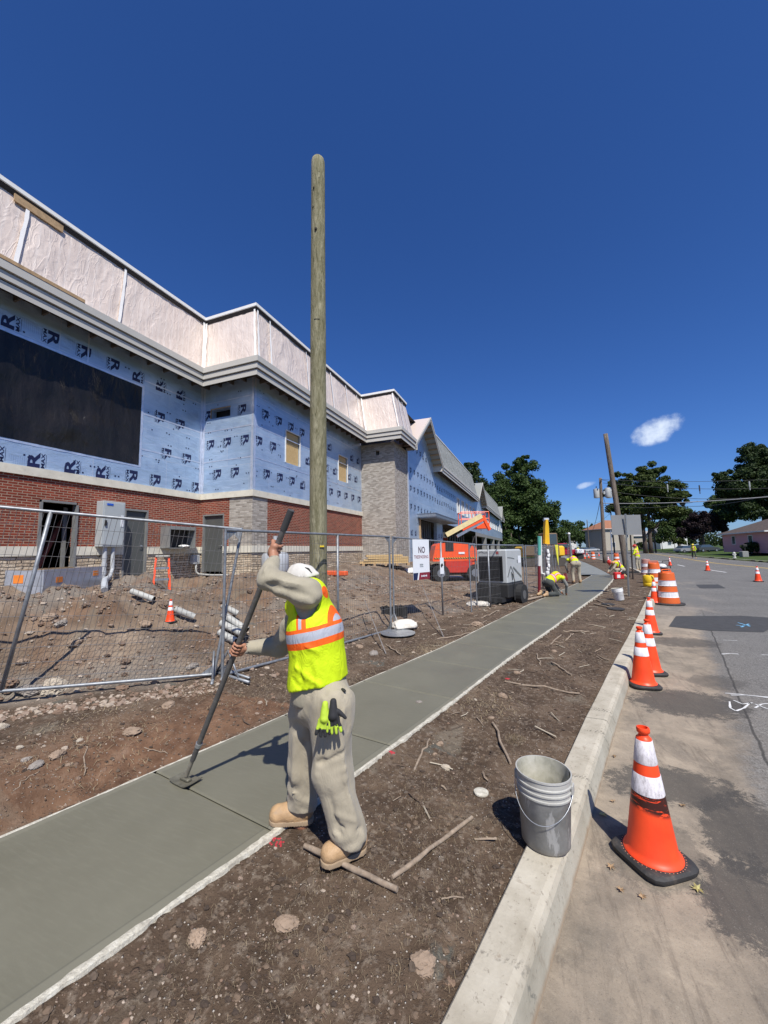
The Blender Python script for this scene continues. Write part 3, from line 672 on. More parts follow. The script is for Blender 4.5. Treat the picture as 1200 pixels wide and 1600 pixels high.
BLD=thing('school_building',(-12.1,11.3,.8),'long two-storey building under construction with red brick base, blue foil-faced walls and plastic-wrapped mansard','building')
def wallx(name,X,y0,y1,z0,z1,holes,mat,depth=.25,mb=None,mi=0,sign=1,revmat=None):
    """wall in the plane x=X (facing +x) with rectangular holes (ya,yb,za,zb) and reveals"""
    b=mb or MB(); ys=sorted({y0,y1,*[min(max(h[i],y0),y1) for h in holes for i in (0,1)]}); zs=sorted({z0,z1,*[min(max(h[i],z0),z1) for h in holes for i in (2,3)]})
    for a,c in zip(ys[:-1],ys[1:]):
        for p,q in zip(zs[:-1],zs[1:]):
            my,mz=(a+c)/2,(p+q)/2
            if any(h[0]<my<h[1] and h[2]<mz<h[3] for h in holes): continue
            b.quad((X,a,p),(X,c,p),(X,c,q),(X,a,q),mi,[(a,p),(c,p),(c,q),(a,q)])
    for h in holes:
        ya,yb,za,zb=max(h[0],y0),min(h[1],y1),max(h[2],z0),min(h[3],z1)
        if ya>=yb or za>=zb: continue
        D=X-depth
        b.quad((X,ya,za),(X,ya,zb),(D,ya,zb),(D,ya,za),mi,[(0,za),(0,zb),(depth,zb),(depth,za)])
        b.quad((X,yb,za),(D,yb,za),(D,yb,zb),(X,yb,zb),mi,[(0,za),(depth,za),(depth,zb),(0,zb)])
        if zb<z1: b.quad((X,ya,zb),(X,yb,zb),(D,yb,zb),(D,ya,zb),mi,[(ya,0),(yb,0),(yb,depth),(ya,depth)])
        if za>z0: b.quad((X,ya,za),(D,ya,za),(D,yb,za),(X,yb,za),mi,[(ya,0),(ya,depth),(yb,depth),(yb,0)])
    return b
def wally(name,Y,x0,x1,z0,z1,holes,mat=None,depth=.25,mb=None,mi=0):
    b0=wallx(name,0,x0,x1,z0,z1,holes,mat,depth); b=mb or MB()
    for v in b0.v: v[:]=np.stack([v[:,1],Y-v[:,0],v[:,2]],1)     # facing -y
    k=0
    V=np.concatenate(b0.v); b.add(V,b0.f,mi,b0.uv); return b
# masonry levels
Zs,Zb0,Zb1,Zl0,Zl1,Zf=.0,1.58,1.83,3.65,3.88,7.95
hA=[(6.06,6.98,.6,3.07),(8.33,9.15,.6,3.05)]; hB=[(-11.96,-10.9,.6,3.07)]
def masonry(zr,mat,name,proud=0.,grey=False):
    b=MB()
    wallx('',-12.1+proud,-14,11.3-proud,*zr,hA,None,mb=b)
    wally('',11.3-proud,-12.1+proud,(-10.65 if name=='brick_wall' else -9.58+proud),*zr,hB,mb=b)
    wallx('',-9.58+proud,(12.15 if name=='brick_wall' else 11.3-proud),20.9,*zr,[],None,mb=b)
    if proud: # top and bottom returns of projecting bands
        for z,fl in ((zr[0],0),(zr[1],1)):
            for q in (((-12.1,-14),(-12.1+proud,-14),(-12.1+proud,6.06),(-12.1,6.06)),((-12.1,9.15),(-12.1+proud,9.15),(-12.1+proud,11.3-proud),(-12.1,11.3)),((-12.1,6.98),(-12.1+proud,6.98),(-12.1+proud,8.33),(-12.1,8.33)),((-9.58,11.3),(-9.58+proud,11.3-proud),(-9.58+proud,20.9),(-9.58,20.9)),((-10.9,11.3),(-10.9,11.3-proud),(-9.58+proud,11.3-proud),(-9.58,11.3))):
                if name!='base_band' and q[0][1] in (9.15,6.98): continue
                if name!='base_band' and q[0]==(-12.1,-14): q=((-12.1,-14),(-12.1+proud,-14),(-12.1+proud,11.3-proud),(-12.1,11.3))
                if name!='base_band' and q[0][0]==-10.9: q=((-12.1,11.3),(-12.1+proud,11.3-proud),(-9.58+proud,11.3-proud),(-9.58,11.3))
                p=[(x,y,z) for x,y in q]; b.quad(*(p if fl else p[::-1]))
    return b.build(name,mat,BLD)
masonry((Zs,Zb0),MST,'stone_veneer'); masonry((Zb0,Zb1),MBAND,'base_band',.04)
masonry((Zb1,Zl0),MBR,'brick_wall'); masonry((Zl0,Zl1),MBAND,'stone_ledge',.06)
b=MB(); wally('',11.3,-10.65,-9.58,Zb1,Zl0,[],mb=b); wallx('',-9.58,11.3,12.15,Zb1,Zl0,[],None,mb=b); b.build('brick_quoin',MGB,BLD)
# tall pale brick pier
b=MB(); wally('',20.9,-9.58,-7.43,0,7.95,[(-8.62,-8.38,7.25,7.52)],depth=.5,mb=b); wallx('',-7.43,20.9,23.4,0,7.95,[],None,mb=b); b.quad((-8.7,21.42,7.1),(-8.2,21.42,7.1),(-8.2,21.42,7.6),(-8.7,21.42,7.6)); b.build('brick_pier',MGB,BLD)
# foil-faced walls
TAR=(-3.0,8.70,4.55,7.18); VENT=(-11.66,-10.72,6.86,7.22); W1=(13.27,14.34,5.33,6.72); W2=(17.95,19.04,5.34,6.74)
b=MB(); wallx('',-12.1,-14,11.3,Zl1,8.6,[TAR],None,mb=b); FW1=b
b=MB(); wally('',11.3,-12.1,-9.58,Zl1,8.6,[VENT],mb=b); FW2=b
b=MB(); wallx('',-9.58,11.3,20.9,Zl1,8.6,[W1,W2],None,depth=.12,mb=b); FW3=b
XF_=-7.5; wins=[40.5+2.78*i for i in range(5)]+[56.4,59.3,62.2,65.1,68.,71.,73.8,77.,80.2,84.,88.6,93.,97.4]
hF=[(y,y+(1.45 if y<55 else 1.7),5.35,7.06) for y in wins]
opn=[(26.05,31.2,0,3.78),(33.5,53.3,0,3.82)]+[(a+.8,c,0,3.35) for a,c in ((53.3,64.4),(65,77.5),(78.2,89.5),(90.2,102.5))]
b=MB(); wallx('',XF_,23.4,104,Zl1-.03,8.6,hF,None,mb=b)
wallx('',XF_,23.4,33.5,0,Zl1-.03,[h for h in opn if h[0]<30]+[(33.2,34,0,3.9)],None,mb=b)
for (ya,yp,yb) in ((23.25,26.95,30.65),(52.9,57.2,61.6)):
    b.add([(XF_,ya+.1,8.6),(XF_,yb-.1,8.6),(XF_,yp,11.1)],[(0,1,2)],0,[[(ya,8.6),(yb,8.6),(yp,11.1)]])
FW4=b
MCONC=plain('grey_concrete_frame',(.24,.235,.22),.8,var=.15,nscale=1)
b=MB(); wallx('',XF_+.03,53.3,104,0,3.84,[h for h in opn if h[0]>50],None,mb=b,depth=.6); b.build('ground_floor_frame',MCONC,BLD)
# rest of shell: back, roof, ends, inner floor & partitions
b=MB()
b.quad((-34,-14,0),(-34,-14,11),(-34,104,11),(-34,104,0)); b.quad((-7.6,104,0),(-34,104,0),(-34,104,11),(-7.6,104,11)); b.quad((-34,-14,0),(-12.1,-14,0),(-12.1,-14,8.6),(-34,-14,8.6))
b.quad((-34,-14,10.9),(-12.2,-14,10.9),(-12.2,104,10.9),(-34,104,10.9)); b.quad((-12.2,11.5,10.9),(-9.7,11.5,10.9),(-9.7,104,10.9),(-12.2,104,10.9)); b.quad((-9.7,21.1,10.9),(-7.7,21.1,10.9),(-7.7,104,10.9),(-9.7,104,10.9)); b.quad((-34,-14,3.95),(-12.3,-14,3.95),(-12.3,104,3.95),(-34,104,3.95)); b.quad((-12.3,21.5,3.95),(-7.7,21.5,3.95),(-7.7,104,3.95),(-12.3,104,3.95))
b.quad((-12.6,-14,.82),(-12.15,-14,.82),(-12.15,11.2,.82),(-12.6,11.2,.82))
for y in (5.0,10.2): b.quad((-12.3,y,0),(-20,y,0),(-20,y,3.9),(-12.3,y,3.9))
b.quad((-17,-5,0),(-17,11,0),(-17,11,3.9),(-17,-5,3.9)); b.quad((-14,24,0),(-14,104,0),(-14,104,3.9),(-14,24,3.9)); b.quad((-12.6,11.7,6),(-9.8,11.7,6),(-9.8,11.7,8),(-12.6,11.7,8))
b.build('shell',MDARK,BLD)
# steel studs in the wide dark opening
for y in np.arange(26.4,31,.62): MB().box((-7.95,y,1.9),(.1,.04,3.7)).build('stud',MSTEEL,BLD)
for y in np.arange(34.6,53,1.5): MB().box((-9.0,y,1.9),(.12,.06,3.7)).build('stud',MSTEEL,BLD)
b=MB(); b.box((-7.44,26.0,1.9),(.10,.14,3.72)); b.box((-7.44,26.35,1.2),(.05,.05,2.4),0); b.build('timber_post',MWOOD,BLD)

# ---- printed marks on the foil (part of each wall's surface)
def stamps(rects,plane,fix,holes,seed,far=False,rows=None):
    rg=np.random.default_rng(seed); b=MB(); up=np.array([0,0,1.])
    rt=np.array([0,1.,0]) if plane=='x' else np.array([1.,0,0]); nr=np.array([1.,0,0]) if plane=='x' else np.array([0,-1.,0])
    P=lambda u,z:(np.array([fix,u,z]) if plane=='x' else np.array([u,fix,z]))
    u0,u1,z0,z1=rects; rows=rows or list(np.arange(z0+.5,z1,1.22))
    def inh(u,z,m=.2): return any(h[0]-m<u<h[1]+m and h[2]-m<z<h[3]+m for h in holes)
    row=0
    for z in rows:
        sg=1 if rg.random()<.5 else -1; off=rg.uniform(.1,.8); u=u0+off
        k=0
        while u<u1-.2:
            if k%3==0: sg=1 if rg.random()<.5 else -1
            if not inh(u,z) and u>u0+.2:
                r=-up*sg; w=rt*sg
                # stylised R: block letter with a solid bar, the smaller word beneath
                put_text(b,'R',P(u,z)+w*.075,r,w,.27,.42,.03,0,.004)
                put_text(b,'MAX',P(u,z)-w*.125,r,w,.085,.40,.02,0,.004)
                if not far:
                    c=P(u,z)-w*.195; b.add([c-up*.17-w*.004+nr*.004,c+up*.17-w*.004+nr*.004,c+up*.17+w*.004+nr*.004,c-up*.17+w*.004+nr*.004],[(0,1,2,3)])
            u+=.85+rg.uniform(-.02,.02); k+=1
        row+=1
    # fastener caps
    n=int((u1-u0)*(z1-z0)*(2.2 if not far else .7))
    for i in range(n):
        u=rg.uniform(u0+.1,u1-.1); zz=rg.uniform(z0+.05,z1-.1)
        if inh(u,zz,.05): continue
        for q in range(2 if rg.random()<.5 else 1):
            s=.022 if not far else .03; c=P(u+q*.11,zz)+nr*.005
            b.add([c-rt*s-up*s,c+rt*s-up*s,c+rt*s+up*s,c-rt*s+up*s],[(0,1,2,3)])
    return b
RA,RB,RC=[4.10,5.12,6.35,7.53],[4.58,5.79,7.0],[4.57,5.76,6.92]
b=stamps((-4.5,11.3,3.9,7.9),'x',-12.1,[TAR],3,rows=RA); FW1.merge(b,1).build('foil_wall',[MFO,MNAVY],BLD)
b=stamps((-12.1,-9.58,3.9,7.9),'y',11.3,[VENT],8,rows=RB); FW2.merge(b,1).build('foil_wall',[MFO,MNAVY],BLD)
b=stamps((11.3,20.9,3.9,7.9),'x',-9.58,[W1,W2],12,rows=RC); FW3.merge(b,1).build('foil_wall',[MFO,MNAVY],BLD)
b=stamps((23.5,40,3.9,8.0),'x',XF_,hF,15,True); b2=stamps((24.6,29.2,8.0,9.6),'x',XF_,[],16,True); b3=stamps((40,60,3.9,7.8),'x',XF_,hF+[(0,99,5.1,7.3)],17,True); b4=stamps((23.7,25.9,1.0,3.6),'x',XF_,[],18,True); b5=stamps((31.3,33.4,1.,3.6),'x',XF_,[],19,True)
for q in (b,b2,b3,b4,b5): FW4.merge(q,1)
FW4.build('foil_wall',[MFO,MNAVY],BLD)
# crinkled tape down the corners and along a few seams
b=MB()
def tape(p,q,w,n,seed):
    p=np.array(p,float);q=np.array(q,float);n=np.array(n,float); d=(q-p);L=np.linalg.norm(d);d/=L; s=np.cross(d,n); k=max(2,int(L/.12)); V=[]
    for i in range(k+1):
        c=p+d*L*i/k+n*(.004+.006*abs(vnoise(np.array([i*.9,seed,0.]),seed))); ww=w*(1+.45*vnoise(np.array([i*.7,seed,3.]),seed)); V+=[c-s*ww/2,c+s*ww/2]
    b.add(V,[(2*i,2*i+1,2*i+3,2*i+2) for i in range(k)])
nx=(1,0,0);ny=(0,-1,0)
tape((-12.1,11.24,3.9),(-12.1,11.24,8.3),.12,nx,1); tape((-12.03,11.3,3.9),(-12.03,11.3,8.3),.12,ny,2); tape((-9.64,11.3,3.9),(-9.64,11.3,8.3),.11,ny,3); tape((-9.58,11.37,3.9),(-9.58,11.37,8.3),.11,nx,4)
for z in (5.12,6.34,7.5): tape((-12.1,8.8,z-.03),(-12.1,11.2,z),.05,nx,5+z); tape((-12.0,11.3,z),(-9.7,11.3,z+.02),.045,ny,6+z); tape((-9.58,11.4,z),(-9.58,20.8,z),.035,nx,7+z)
tape((-12.1,8.76,4.5),(-12.1,8.76,7.25),.07,nx,20); tape((-12.1,-3,7.24),(-12.1,8.8,7.24),.06,nx,21); tape((-12.1,-3,4.48),(-12.1,8.8,4.48),.05,nx,22)
for y in (7.0,4.4): tape((-12.1,y,7.25),(-12.1,y,8.2),.06,nx,y)
tape((-9.58,20.8,3.9),(-9.58,20.8,8.2),.06,nx,30)
b.build('seam_tape',MTAPE,BLD)
# window boards
for h in (W1,W2):
    b=MB(); b.box((-9.66,(h[0]+h[1])/2,(h[2]+h[3])/2),(.02,h[1]-h[0]-.04,h[3]-h[2]-.04)); o=b.build('window',MOSB,BLD)
    b=MB(); y0,y1,z0,z1=h
    for c,s in (((-9.57,y0,(z0+z1)/2),(.04,.035,z1-z0)),((-9.57,y1,(z0+z1)/2),(.04,.035,z1-z0)),((-9.57,(y0+y1)/2,z1),(.04,y1-y0-.04,.035))): b.box(c,s)
    b.build('window_frame',MWH,o)
b=MB(); 
for c,s in (((-11.19,11.29,7.235),(.98,.04,.03)),((-11.675,11.29,7.04),(.03,.04,.36))): b.box(c,s)
b.build('vent_frame',MWOOD,BLD)
# black poly sheet over the big opening (billowed)
ny_,nz_=110,28; V=[];UV=[];ys=np.linspace(-3.02,8.71,ny_);zs=np.linspace(4.52,7.2,nz_)
for z in zs:
    for y in ys:
        e=min(1,min(y+3.02,8.71-y,z-4.52,7.2-z)/.5); P=np.array([y*.7,z*.7,0]); V.append((-12.09-e*.05+e*.12*abs(fbm(P*1.1,4,60))+e*.09*abs(fbm(np.array([y*2.6+z*.7,z*.7+y*.3,0]),3,61)),y,z)); UV.append((y,z))
f=[(j*ny_+i,j*ny_+i+1,(j+1)*ny_+i+1,(j+1)*ny_+i) for j in range(nz_-1) for i in range(ny_-1)]
b=MB().add(V,f,0,[[UV[i] for i in q] for q in f]); b.build('opening_cover',MTARP,BLD,smooth=True)
# doors
def door(plane,u0,u1,fix,z0,z1,handle):
    T=(lambda c:(fix+c[1],c[0],c[2])) if plane=='x' else (lambda c:(c[0],fix-c[1],c[2])); S=(lambda s:(s[1],s[0],s[2])) if plane=='x' else (lambda s:s)
    m_=(u0+u1)/2; w=u1-u0
    b=MB(); b.box(T((m_,-.10,(z0+z1)/2)),S((w-.12,.045,z1-z0-.06)),bev=.004); d=b.build('door',MDOOR,BLD)
    b=MB(); b.box(T((u0+.03,-.06,(z0+z1)/2)),S((.06,.12,z1-z0))); b.box(T((u1-.03,-.06,(z0+z1)/2)),S((.06,.12,z1-z0))); b.box(T((m_,-.06,z1-.03)),S((w-.12,.12,.06))); b.build('door_frame',MFRM,d)
    b=MB(); hx=u1-.16 if handle>0 else u0+.16; b.tube([T((hx,-.075,z0+1.0)),T((hx,-.02,z0+1.0))],.018); b.tube([T((hx,-.02,z0+1.0)),T((hx-handle*.11,-.02,z0+1.0))],.010); b.tube([T((hx,-.078,z0+1.0)),T((hx,-.07,z0+1.0))],.04,12); b.build('handle',MSTEEL,d)
door('x',8.33,9.15,-12.1,.85,3.05,1); door('y',-11.96,-10.9,11.3,.85,3.07,1)
b=MB(); 
for y in (6.09,6.95): b.box((-12.13,y,1.85),(.16,.06,2.3))
b.box((-12.13,6.52,3.04),(.16,.80,.06)); b.box((-12.5,6.9,1.8),(.04,.1,2.3)); b.build('doorway_frame',MFRM,BLD)
b=MB(); b.tube([(-12.6,6.2,.85),(-12.9,7.05,2.6)],.07,6); b.build('leaning_plank',plain('rust_red_plank',(.22,.05,.03),.7),BLD)

# ---- cornice, soffit, mansard
def offset(path,d):
    P=np.array(path,float); n=len(P); out=[]
    for i in range(n):
        ds=[]
        if i>0: ds.append(P[i]-P[i-1])
        if i<n-1: ds.append(P[i+1]-P[i])
        ns=[np.array([q[1],-q[0]])/np.linalg.norm(q) for q in ds]
        out.append(P[i]+d*(ns[0] if len(ns)==1 else (ns[0]+ns[1])/(1+ns[0]@ns[1])))
    return out
def sweep(mb,path,prof,mi=0,seg=None,uvm=False):
    L=[offset(path,d) for d,z in prof]; n=len(path); dist=[0]
    for i in range(1,n): dist.append(dist[-1]+math.dist(path[i],path[i-1]))
    V=[];UV=[];pd_=[0]
    for i in range(1,len(prof)): pd_.append(pd_[-1]+math.dist(prof[i],prof[i-1]))
    for i in range(n):
        for k,(d,z) in enumerate(prof): V.append((L[k][i][0],L[k][i][1],z)); UV.append((dist[i],pd_[k]))
    m_=len(prof); f=[(i*m_+k,(i+1)*m_+k,(i+1)*m_+k+1,i*m_+k+1) for i in range(n-1) for k in range(m_-1)]
    mb.add(V,f,mi,[[UV[i] for i in q] for q in f]); return mb
wall=[(-12.1,-14),(-12.1,11.3),(-9.58,11.3),(-9.58,20.9),(-7.43,20.9),(-7.43,23.2)]
def cornice(path,end=None):
    b=MB(); D=.66
    sweep(b,path,[(D-.03,7.92),(D,7.90),(D,8.10),(D-.04,8.10),(D-.04,8.14),(D+.05,8.14),(D+.05,8.325),(D+.0,8.325),(D+.0,8.365),(D+.10,8.365),(D+.10,8.57),(D+.06,8.59),(D-.10,8.60)],0)
    # closing ends
    for q in (0,-1):
        o1=offset(path,D+.1)[q]; o0=offset(path,.0)[q]; b.add([(o0[0],o0[1],7.92),(o1[0],o1[1],7.92),(o1[0],o1[1],8.59),(o0[0],o0[1],8.59)],[(0,1,2,3)])
    b.build('cornice',MCOR,BLD)
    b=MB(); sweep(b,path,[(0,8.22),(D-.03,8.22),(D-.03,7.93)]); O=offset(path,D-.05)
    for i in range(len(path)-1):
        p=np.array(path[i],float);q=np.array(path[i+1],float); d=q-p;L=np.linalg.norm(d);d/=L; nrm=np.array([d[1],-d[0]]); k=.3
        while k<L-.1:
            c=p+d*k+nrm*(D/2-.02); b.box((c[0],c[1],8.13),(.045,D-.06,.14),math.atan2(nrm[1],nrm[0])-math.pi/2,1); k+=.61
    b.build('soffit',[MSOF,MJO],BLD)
cornice(wall)
def mansard(path,mat,name,ztop=11.05,inset=-.02,out=.55,wrinkle=True,seed=0,endtilt=0.):
    A=offset(path,out);B=offset(path,inset); b=MB(); u=0; rg=np.random.default_rng(seed)
    for i in range(len(path)-1):
        a0,a1,c0,c1=[np.array(x) for x in (A[i],A[i+1],B[i],B[i+1])]; L=np.linalg.norm(np.array(path[i+1])-np.array(path[i])); ns=max(2,int(L/.14)) if wrinkle else 1; nz=18 if wrinkle else 1
        d=np.array(path[i+1],float)-np.array(path[i],float); d/=np.linalg.norm(d); nr=np.array([d[1],-d[0]]); V=[];UV=[]
        for j in range(nz+1):
            for k in range(ns+1):
                s,t_=k/ns,j/nz; p=(a0+(a1-a0)*s)*(1-t_)+(c0+(c1-c0)*s)*t_; z=8.58+(ztop-8.58)*t_; uu=u+s*L
                if wrinkle:
                    e=min(1,min(s*L,(1-s)*L)/.2,min(t_,1-t_)*8); ph=(uu%2.45)/2.45; fan=abs(ph-.5)*2
                    w=.030*fbm(np.array([uu*.8,t_*2.,1.]),3,70)+.022*(.3+fan)*vnoise(np.array([uu*3.5+3*t_*(ph-.5)*8,t_*1.8,2.]),71)+.010*vnoise(np.array([uu*8-t_*9,t_*5+uu,3.]),72)-.02*math.sin(ph*math.pi)
                    p=p+nr*w*e
                V.append((p[0],p[1],z)); UV.append((uu,t_*2.5))
        f=[(j*(ns+1)+k,j*(ns+1)+k+1,(j+1)*(ns+1)+k+1,(j+1)*(ns+1)+k) for j in range(nz) for k in range(ns)]
        b.add(V,f,0,[[UV[q] for q in w_] for w_ in f]); u+=L
    if name=='plastic_sheeting': return b
    return b.build(name,mat,BLD,smooth=wrinkle)
SHB=mansard(wall,MSH,'plastic_sheeting',seed=1)
b=MB(); A=offset(wall,.565);B=offset(wall,-.005)
def batten(i,s,w=.085):
    p=np.array(wall[i],float);q=np.array(wall[i+1],float);d=(q-p)/np.linalg.norm(q-p); a=np.array(A[i])+(np.array(A[i+1])-A[i])*s; c=np.array(B[i])+(np.array(B[i+1])-B[i])*s; nr=np.array([d[1],-d[0]])
    V=[]
    for j in range(13):
        t_=j/12; r=a+(c-a)*t_+nr*(.035+.008*vnoise(np.array([j*.9,s*9,i]),5)); r=r+d*.02*vnoise(np.array([j*.5,s*7,i]),6); ww=w*(1+.3*vnoise(np.array([j*.8,s*5,i]),7)); z=8.6+2.43*t_
        V+=[(*(r-d*ww/2),z),(*(r+d*ww/2),z)]
    b.add(V,[(2*j,2*j+1,2*j+3,2*j+2) for j in range(12)])
LA=25.3
for y in (-2.2,.4,3.0,5.35,7.95): batten(0,(y+14)/LA)
batten(0,.996,.1); batten(1,.03,.1); batten(1,.985,.09); batten(2,.008,.09); batten(2,.085,.08)
for s in (.36,.60,.78,.93): batten(2,s,.07)
batten(2,.992,.08); batten(3,.03,.08); batten(3,.97,.07); batten(4,.3,.07); batten(4,.62,.07)
SHB.merge(b,1).build('plastic_sheeting',[MSH,plain('white_batten_tape',(.80,.78,.75),.45,var=.05)],BLD,smooth=True)
b=MB(); sweep(b,wall,[(.10,10.98),(.12,11.00),(.11,11.12),(-.02,11.16),(-.15,11.15)]); b.build('roof_edge',MWH,BLD)
b=MB(); sweep(b,wall,[(.03,10.86),(.10,10.985)]); b.build('roof_edge_underside',MSOF,BLD)
# exposed sheathing patches
b=MB(); b.box((-12.0,5.55,10.78),(.04,1.1,.20)); b.box((-11.36,4.3,8.62),(.06,4.2,.09)); b.build('exposed_board',MWOOD,BLD)
# later bays: two more mansards in grey underlayment and gables
for y0,y1 in ((30.6,53.0),(61.7,91.0)):
    p=[(XF_,y0),(XF_,y1)]; cornice(p); mansard(p,MROOF,'mansard_roof',ztop=11.5,inset=-.1,out=.55,wrinkle=False)
    b=MB(); sweep(b,p,[(-.08,11.45),(-.04,11.47),(-.04,11.55),(-.25,11.58)]); b.build('roof_edge',MWH,BLD)
p=[(XF_,95.4),(XF_,104)]; cornice(p); mansard(p,MROOF,'mansard_roof',ztop=11.5,inset=-.1,out=.55,wrinkle=False)
def gable(ya,yp,yb,z0,zp,xo=-6.72,xi=-11.5,first=False):
    b=MB(); th=.16
    for (y0,y1) in ((ya,yp),(yb,yp)):
        V=[(xo,y0,z0),(xo,y1,zp),(xi,y1,zp),(xi,y0,z0)]; V+=[(x,y,z-th) for x,y,z in V]
        f=[(0,1,2,3),(7,6,5,4),(0,4,5,1),(3,2,6,7),(0,3,7,4)]; b.add(V,f if y0>y1 else [q[::-1] for q in f],2 if (first and y0<y1) else 0)
    for k in range(1,9):
        t_=k/9
        for (y0,y1) in ((yb,yp),(ya,yp)):
            y=y0+(y1-y0)*t_; z=z0+(zp-z0)*t_; b.box(((xo+XF_)/2,y,z-th-.07),(abs(xo-XF_)-.02,.05,.12),0,1)
    g_=b.build('gable_roof',[MROOF,MWOOD,MSH],BLD)
    b=MB()
    for (y0,y1) in ((ya,yp),(yb,yp)):
        for dx,h,o in ((.03,.30,0.),(.07,.13,.02)):
            V=[(xo+dx,y0,z0+o),(xo+dx,y1,zp+o),(xo+dx,y1,zp-h),(xo+dx,y0,z0-h)]; V+=[(x-.05,y,z) for x,y,z in V]
            f=[(3,2,1,0),(4,5,6,7),(0,1,5,4),(3,7,6,2),(0,4,7,3)]; b.add(V,f)
    b.build('rake_board',MCOR,g_)
gable(23.0,26.95,30.9,8.35,11.25,first=True); gable(52.7,57.2,61.8,8.35,11.2); gable(91,93.2,95.4,8.35,11.3)
# windows in the long wing
wi=MB()
protoW=None
for y,h in zip(wins,hF):
    y0,y1,z0,z1=h; b=MB(); X=XF_
    for c,s in (((X-.02,y0+.10,(z0+z1)/2),(.16,.20,z1-z0)),((X-.02,y1-.06,(z0+z1)/2),(.16,.12,z1-z0)),((X-.02,(y0+y1)/2,z1-.05),(.16,y1-y0-.34,.10)),((X-.02,(y0+y1)/2,z0+.05),(.16,y1-y0-.34,.10)),((X-.05,(y0+y1)/2+.06,(z0+z1)/2),(.05,.05,z1-z0-.2))): b.box(c,s)
    o=b.build('window',MWH,BLD); b=MB(); b.box((X-.12,(y0+y1)/2,(z0+z1)/2),(.01,y1-y0-.3,z1-z0-.16)); b.build('pane',MGLS,o)
# entrance canopy
b=MB(); b.box((-6.86,29.7,3.93),(1.30,8.2,.22)); b.box((-6.86,29.7,4.055),(1.36,8.26,.03)); b.box((-6.86,29.7,3.79),(1.22,8.1,.06))
for y in np.arange(26,33.5,1.2): b.box((-6.86,y,3.745),(1.1,.04,.03))
b.build('entrance_canopy',MSTEEL,BLD)
# downspout on the pier
b=MB(); b.box((-7.38,23.28,4.2),(.07,.10,7.4)); b.build('corner_strip',MTAPE,BLD)
# ================================================================ THINGS
def hit(px,py,dz=0.):
    d=ray(px,py); t=np.arange(.8,90,.02); P=C0+d*t[:,None]
    road=(P[:,0]>xCO(P[:,1]))&(P[:,0]<xFE(P[:,1])); walk_=(P[:,0]>xL(P[:,1]))&(P[:,0]<xR(P[:,1]))&(P[:,1]<24.4)
    g_=ground_z(P[:,0],P[:,1]); g_=np.where(road,-.148,np.where(walk_,0.,g_)); k=np.argmax(P[:,2]<g_+dz); return np.array([P[k,0],P[k,1],g_[k]])
def gz(x,y): return float(ground_z(np.array([x]),np.array([y]))[0])
# ---------------------------------------------------------------- utility poles
def mat_pole(name,a,b_,c_):
    t=NT(name); co=t.coord('World',(9,9,.8)); n=t.noise(co,2.2,7,.7,.8); c=t.ramp(n,[(.3,a),(.5,b_),(.7,c_)])
    c=t.mix(t.math('MULTIPLY',t.step(t.noise(t.coord('World',(30,30,1.2)),2,4,.7),.58,.66),.7),c,tuple(x*.35 for x in a))
    c=t.mix(t.math('MULTIPLY',t.step(t.noise(t.coord('World',(6,6,2)),2,5,.6),.55,.7),.5),c,tuple(min(1,x*1.35) for x in c_))
    t.bump(t.math('ADD',n,t.noise(t.coord('World',(40,40,2)),2,4,.7)),.7,.02); return t.out(c,.9,spec=.2)
MPOLE=mat_pole('treated_pole_wood',(.13,.12,.06),(.26,.24,.145),(.40,.37,.25))
MPOLD=mat_pole('weathered_pole_wood',(.075,.058,.045),(.16,.13,.105),(.24,.205,.17))
P0=np.array([-3.72,6.18,0]); P0[2]=gz(-3.72,6.18)
pole=thing('utility_pole',P0,'tall bare new wooden utility pole with rounded top behind the bent worker','utility pole')
top=pd(497,258,6.55); top=np.array([top[0],top[1],top[2]]); b=MB(); n_=40; V=[]
pts=[P0-[0,0,.3]]+[P0+(top-P0)*k/n_ for k in range(1,n_+1)]; rr=[.168-.054*k/n_+.002*vnoise(np.array([k*.6,0,0]),9) for k in range(n_+1)]
for q,s in ((.05,.985),(.09,.90),(.12,.70),(.135,.40),(.14,.05)): pts.append(top+[0,0,q]); rr.append(rr[n_]*s)
b.tube(pts,rr,22); b.build('pole_shaft',MPOLE,pole,smooth=True)
fx=-F0; MKN=plain('knot_wood',(.035,.028,.018),.9)
for k,(h,dx,r) in enumerate(((7.55,-.5,.016),(7.25,-.6,.014),(6.88,-.15,.022),(7.8,.3,.007),(7.7,.3,.007))):
    c=P0+(top-P0)*(h/8.0); rad=.168-.054*h/8.; d=fx*math.cos(dx)+R0*math.sin(dx); MB().blob(c+d*(rad+.0),(r,r,r*1.5),k,1,.1).build('knot',MKN,pole)
c=P0+(top-P0)*(5.42/8.0)+fx*.126; MB().box(c,(.09,.02,.012),math.atan2(R0[1],R0[0]),bev=.003).build('saw_cut',MBLK,pole)
c=P0+(top-P0)*(1.62/8.0)+fx*.135+R0*.085; MB().box(c,(.075,.03,.028),math.atan2(R0[1],R0[0])+.5,bev=.003).build('marker_tag',plain('yellow_tag',(.75,.55,.02),.5),pole)
def simple_pole(base,top,r0,r1,label,name='utility_pole',mat=MPOLD,group=None):
    o=thing(name,base,label,'utility pole',group); b=MB(); base=np.array(base);top=np.array(top)
    b.tube([base-[0,0,.3]]+[base+(top-base)*k/12 for k in range(1,13)],[r0+(r1-r0)*k/12 for k in range(13)],12); b.build('pole_shaft',mat,o,smooth=True); return o
lp=pz(981,902,-.05); simple_pole(lp,pd(946,678,20.9),.15,.11,'leaning grey wooden pole with nothing on it behind the back of the square sign')
tb=np.array([6.3,43.5,-.05]); tt=pd(938,747,38.6); TP=simple_pole(tb,tt,.19,.13,'straight wooden pole carrying three grey transformer cans and a short crossarm')
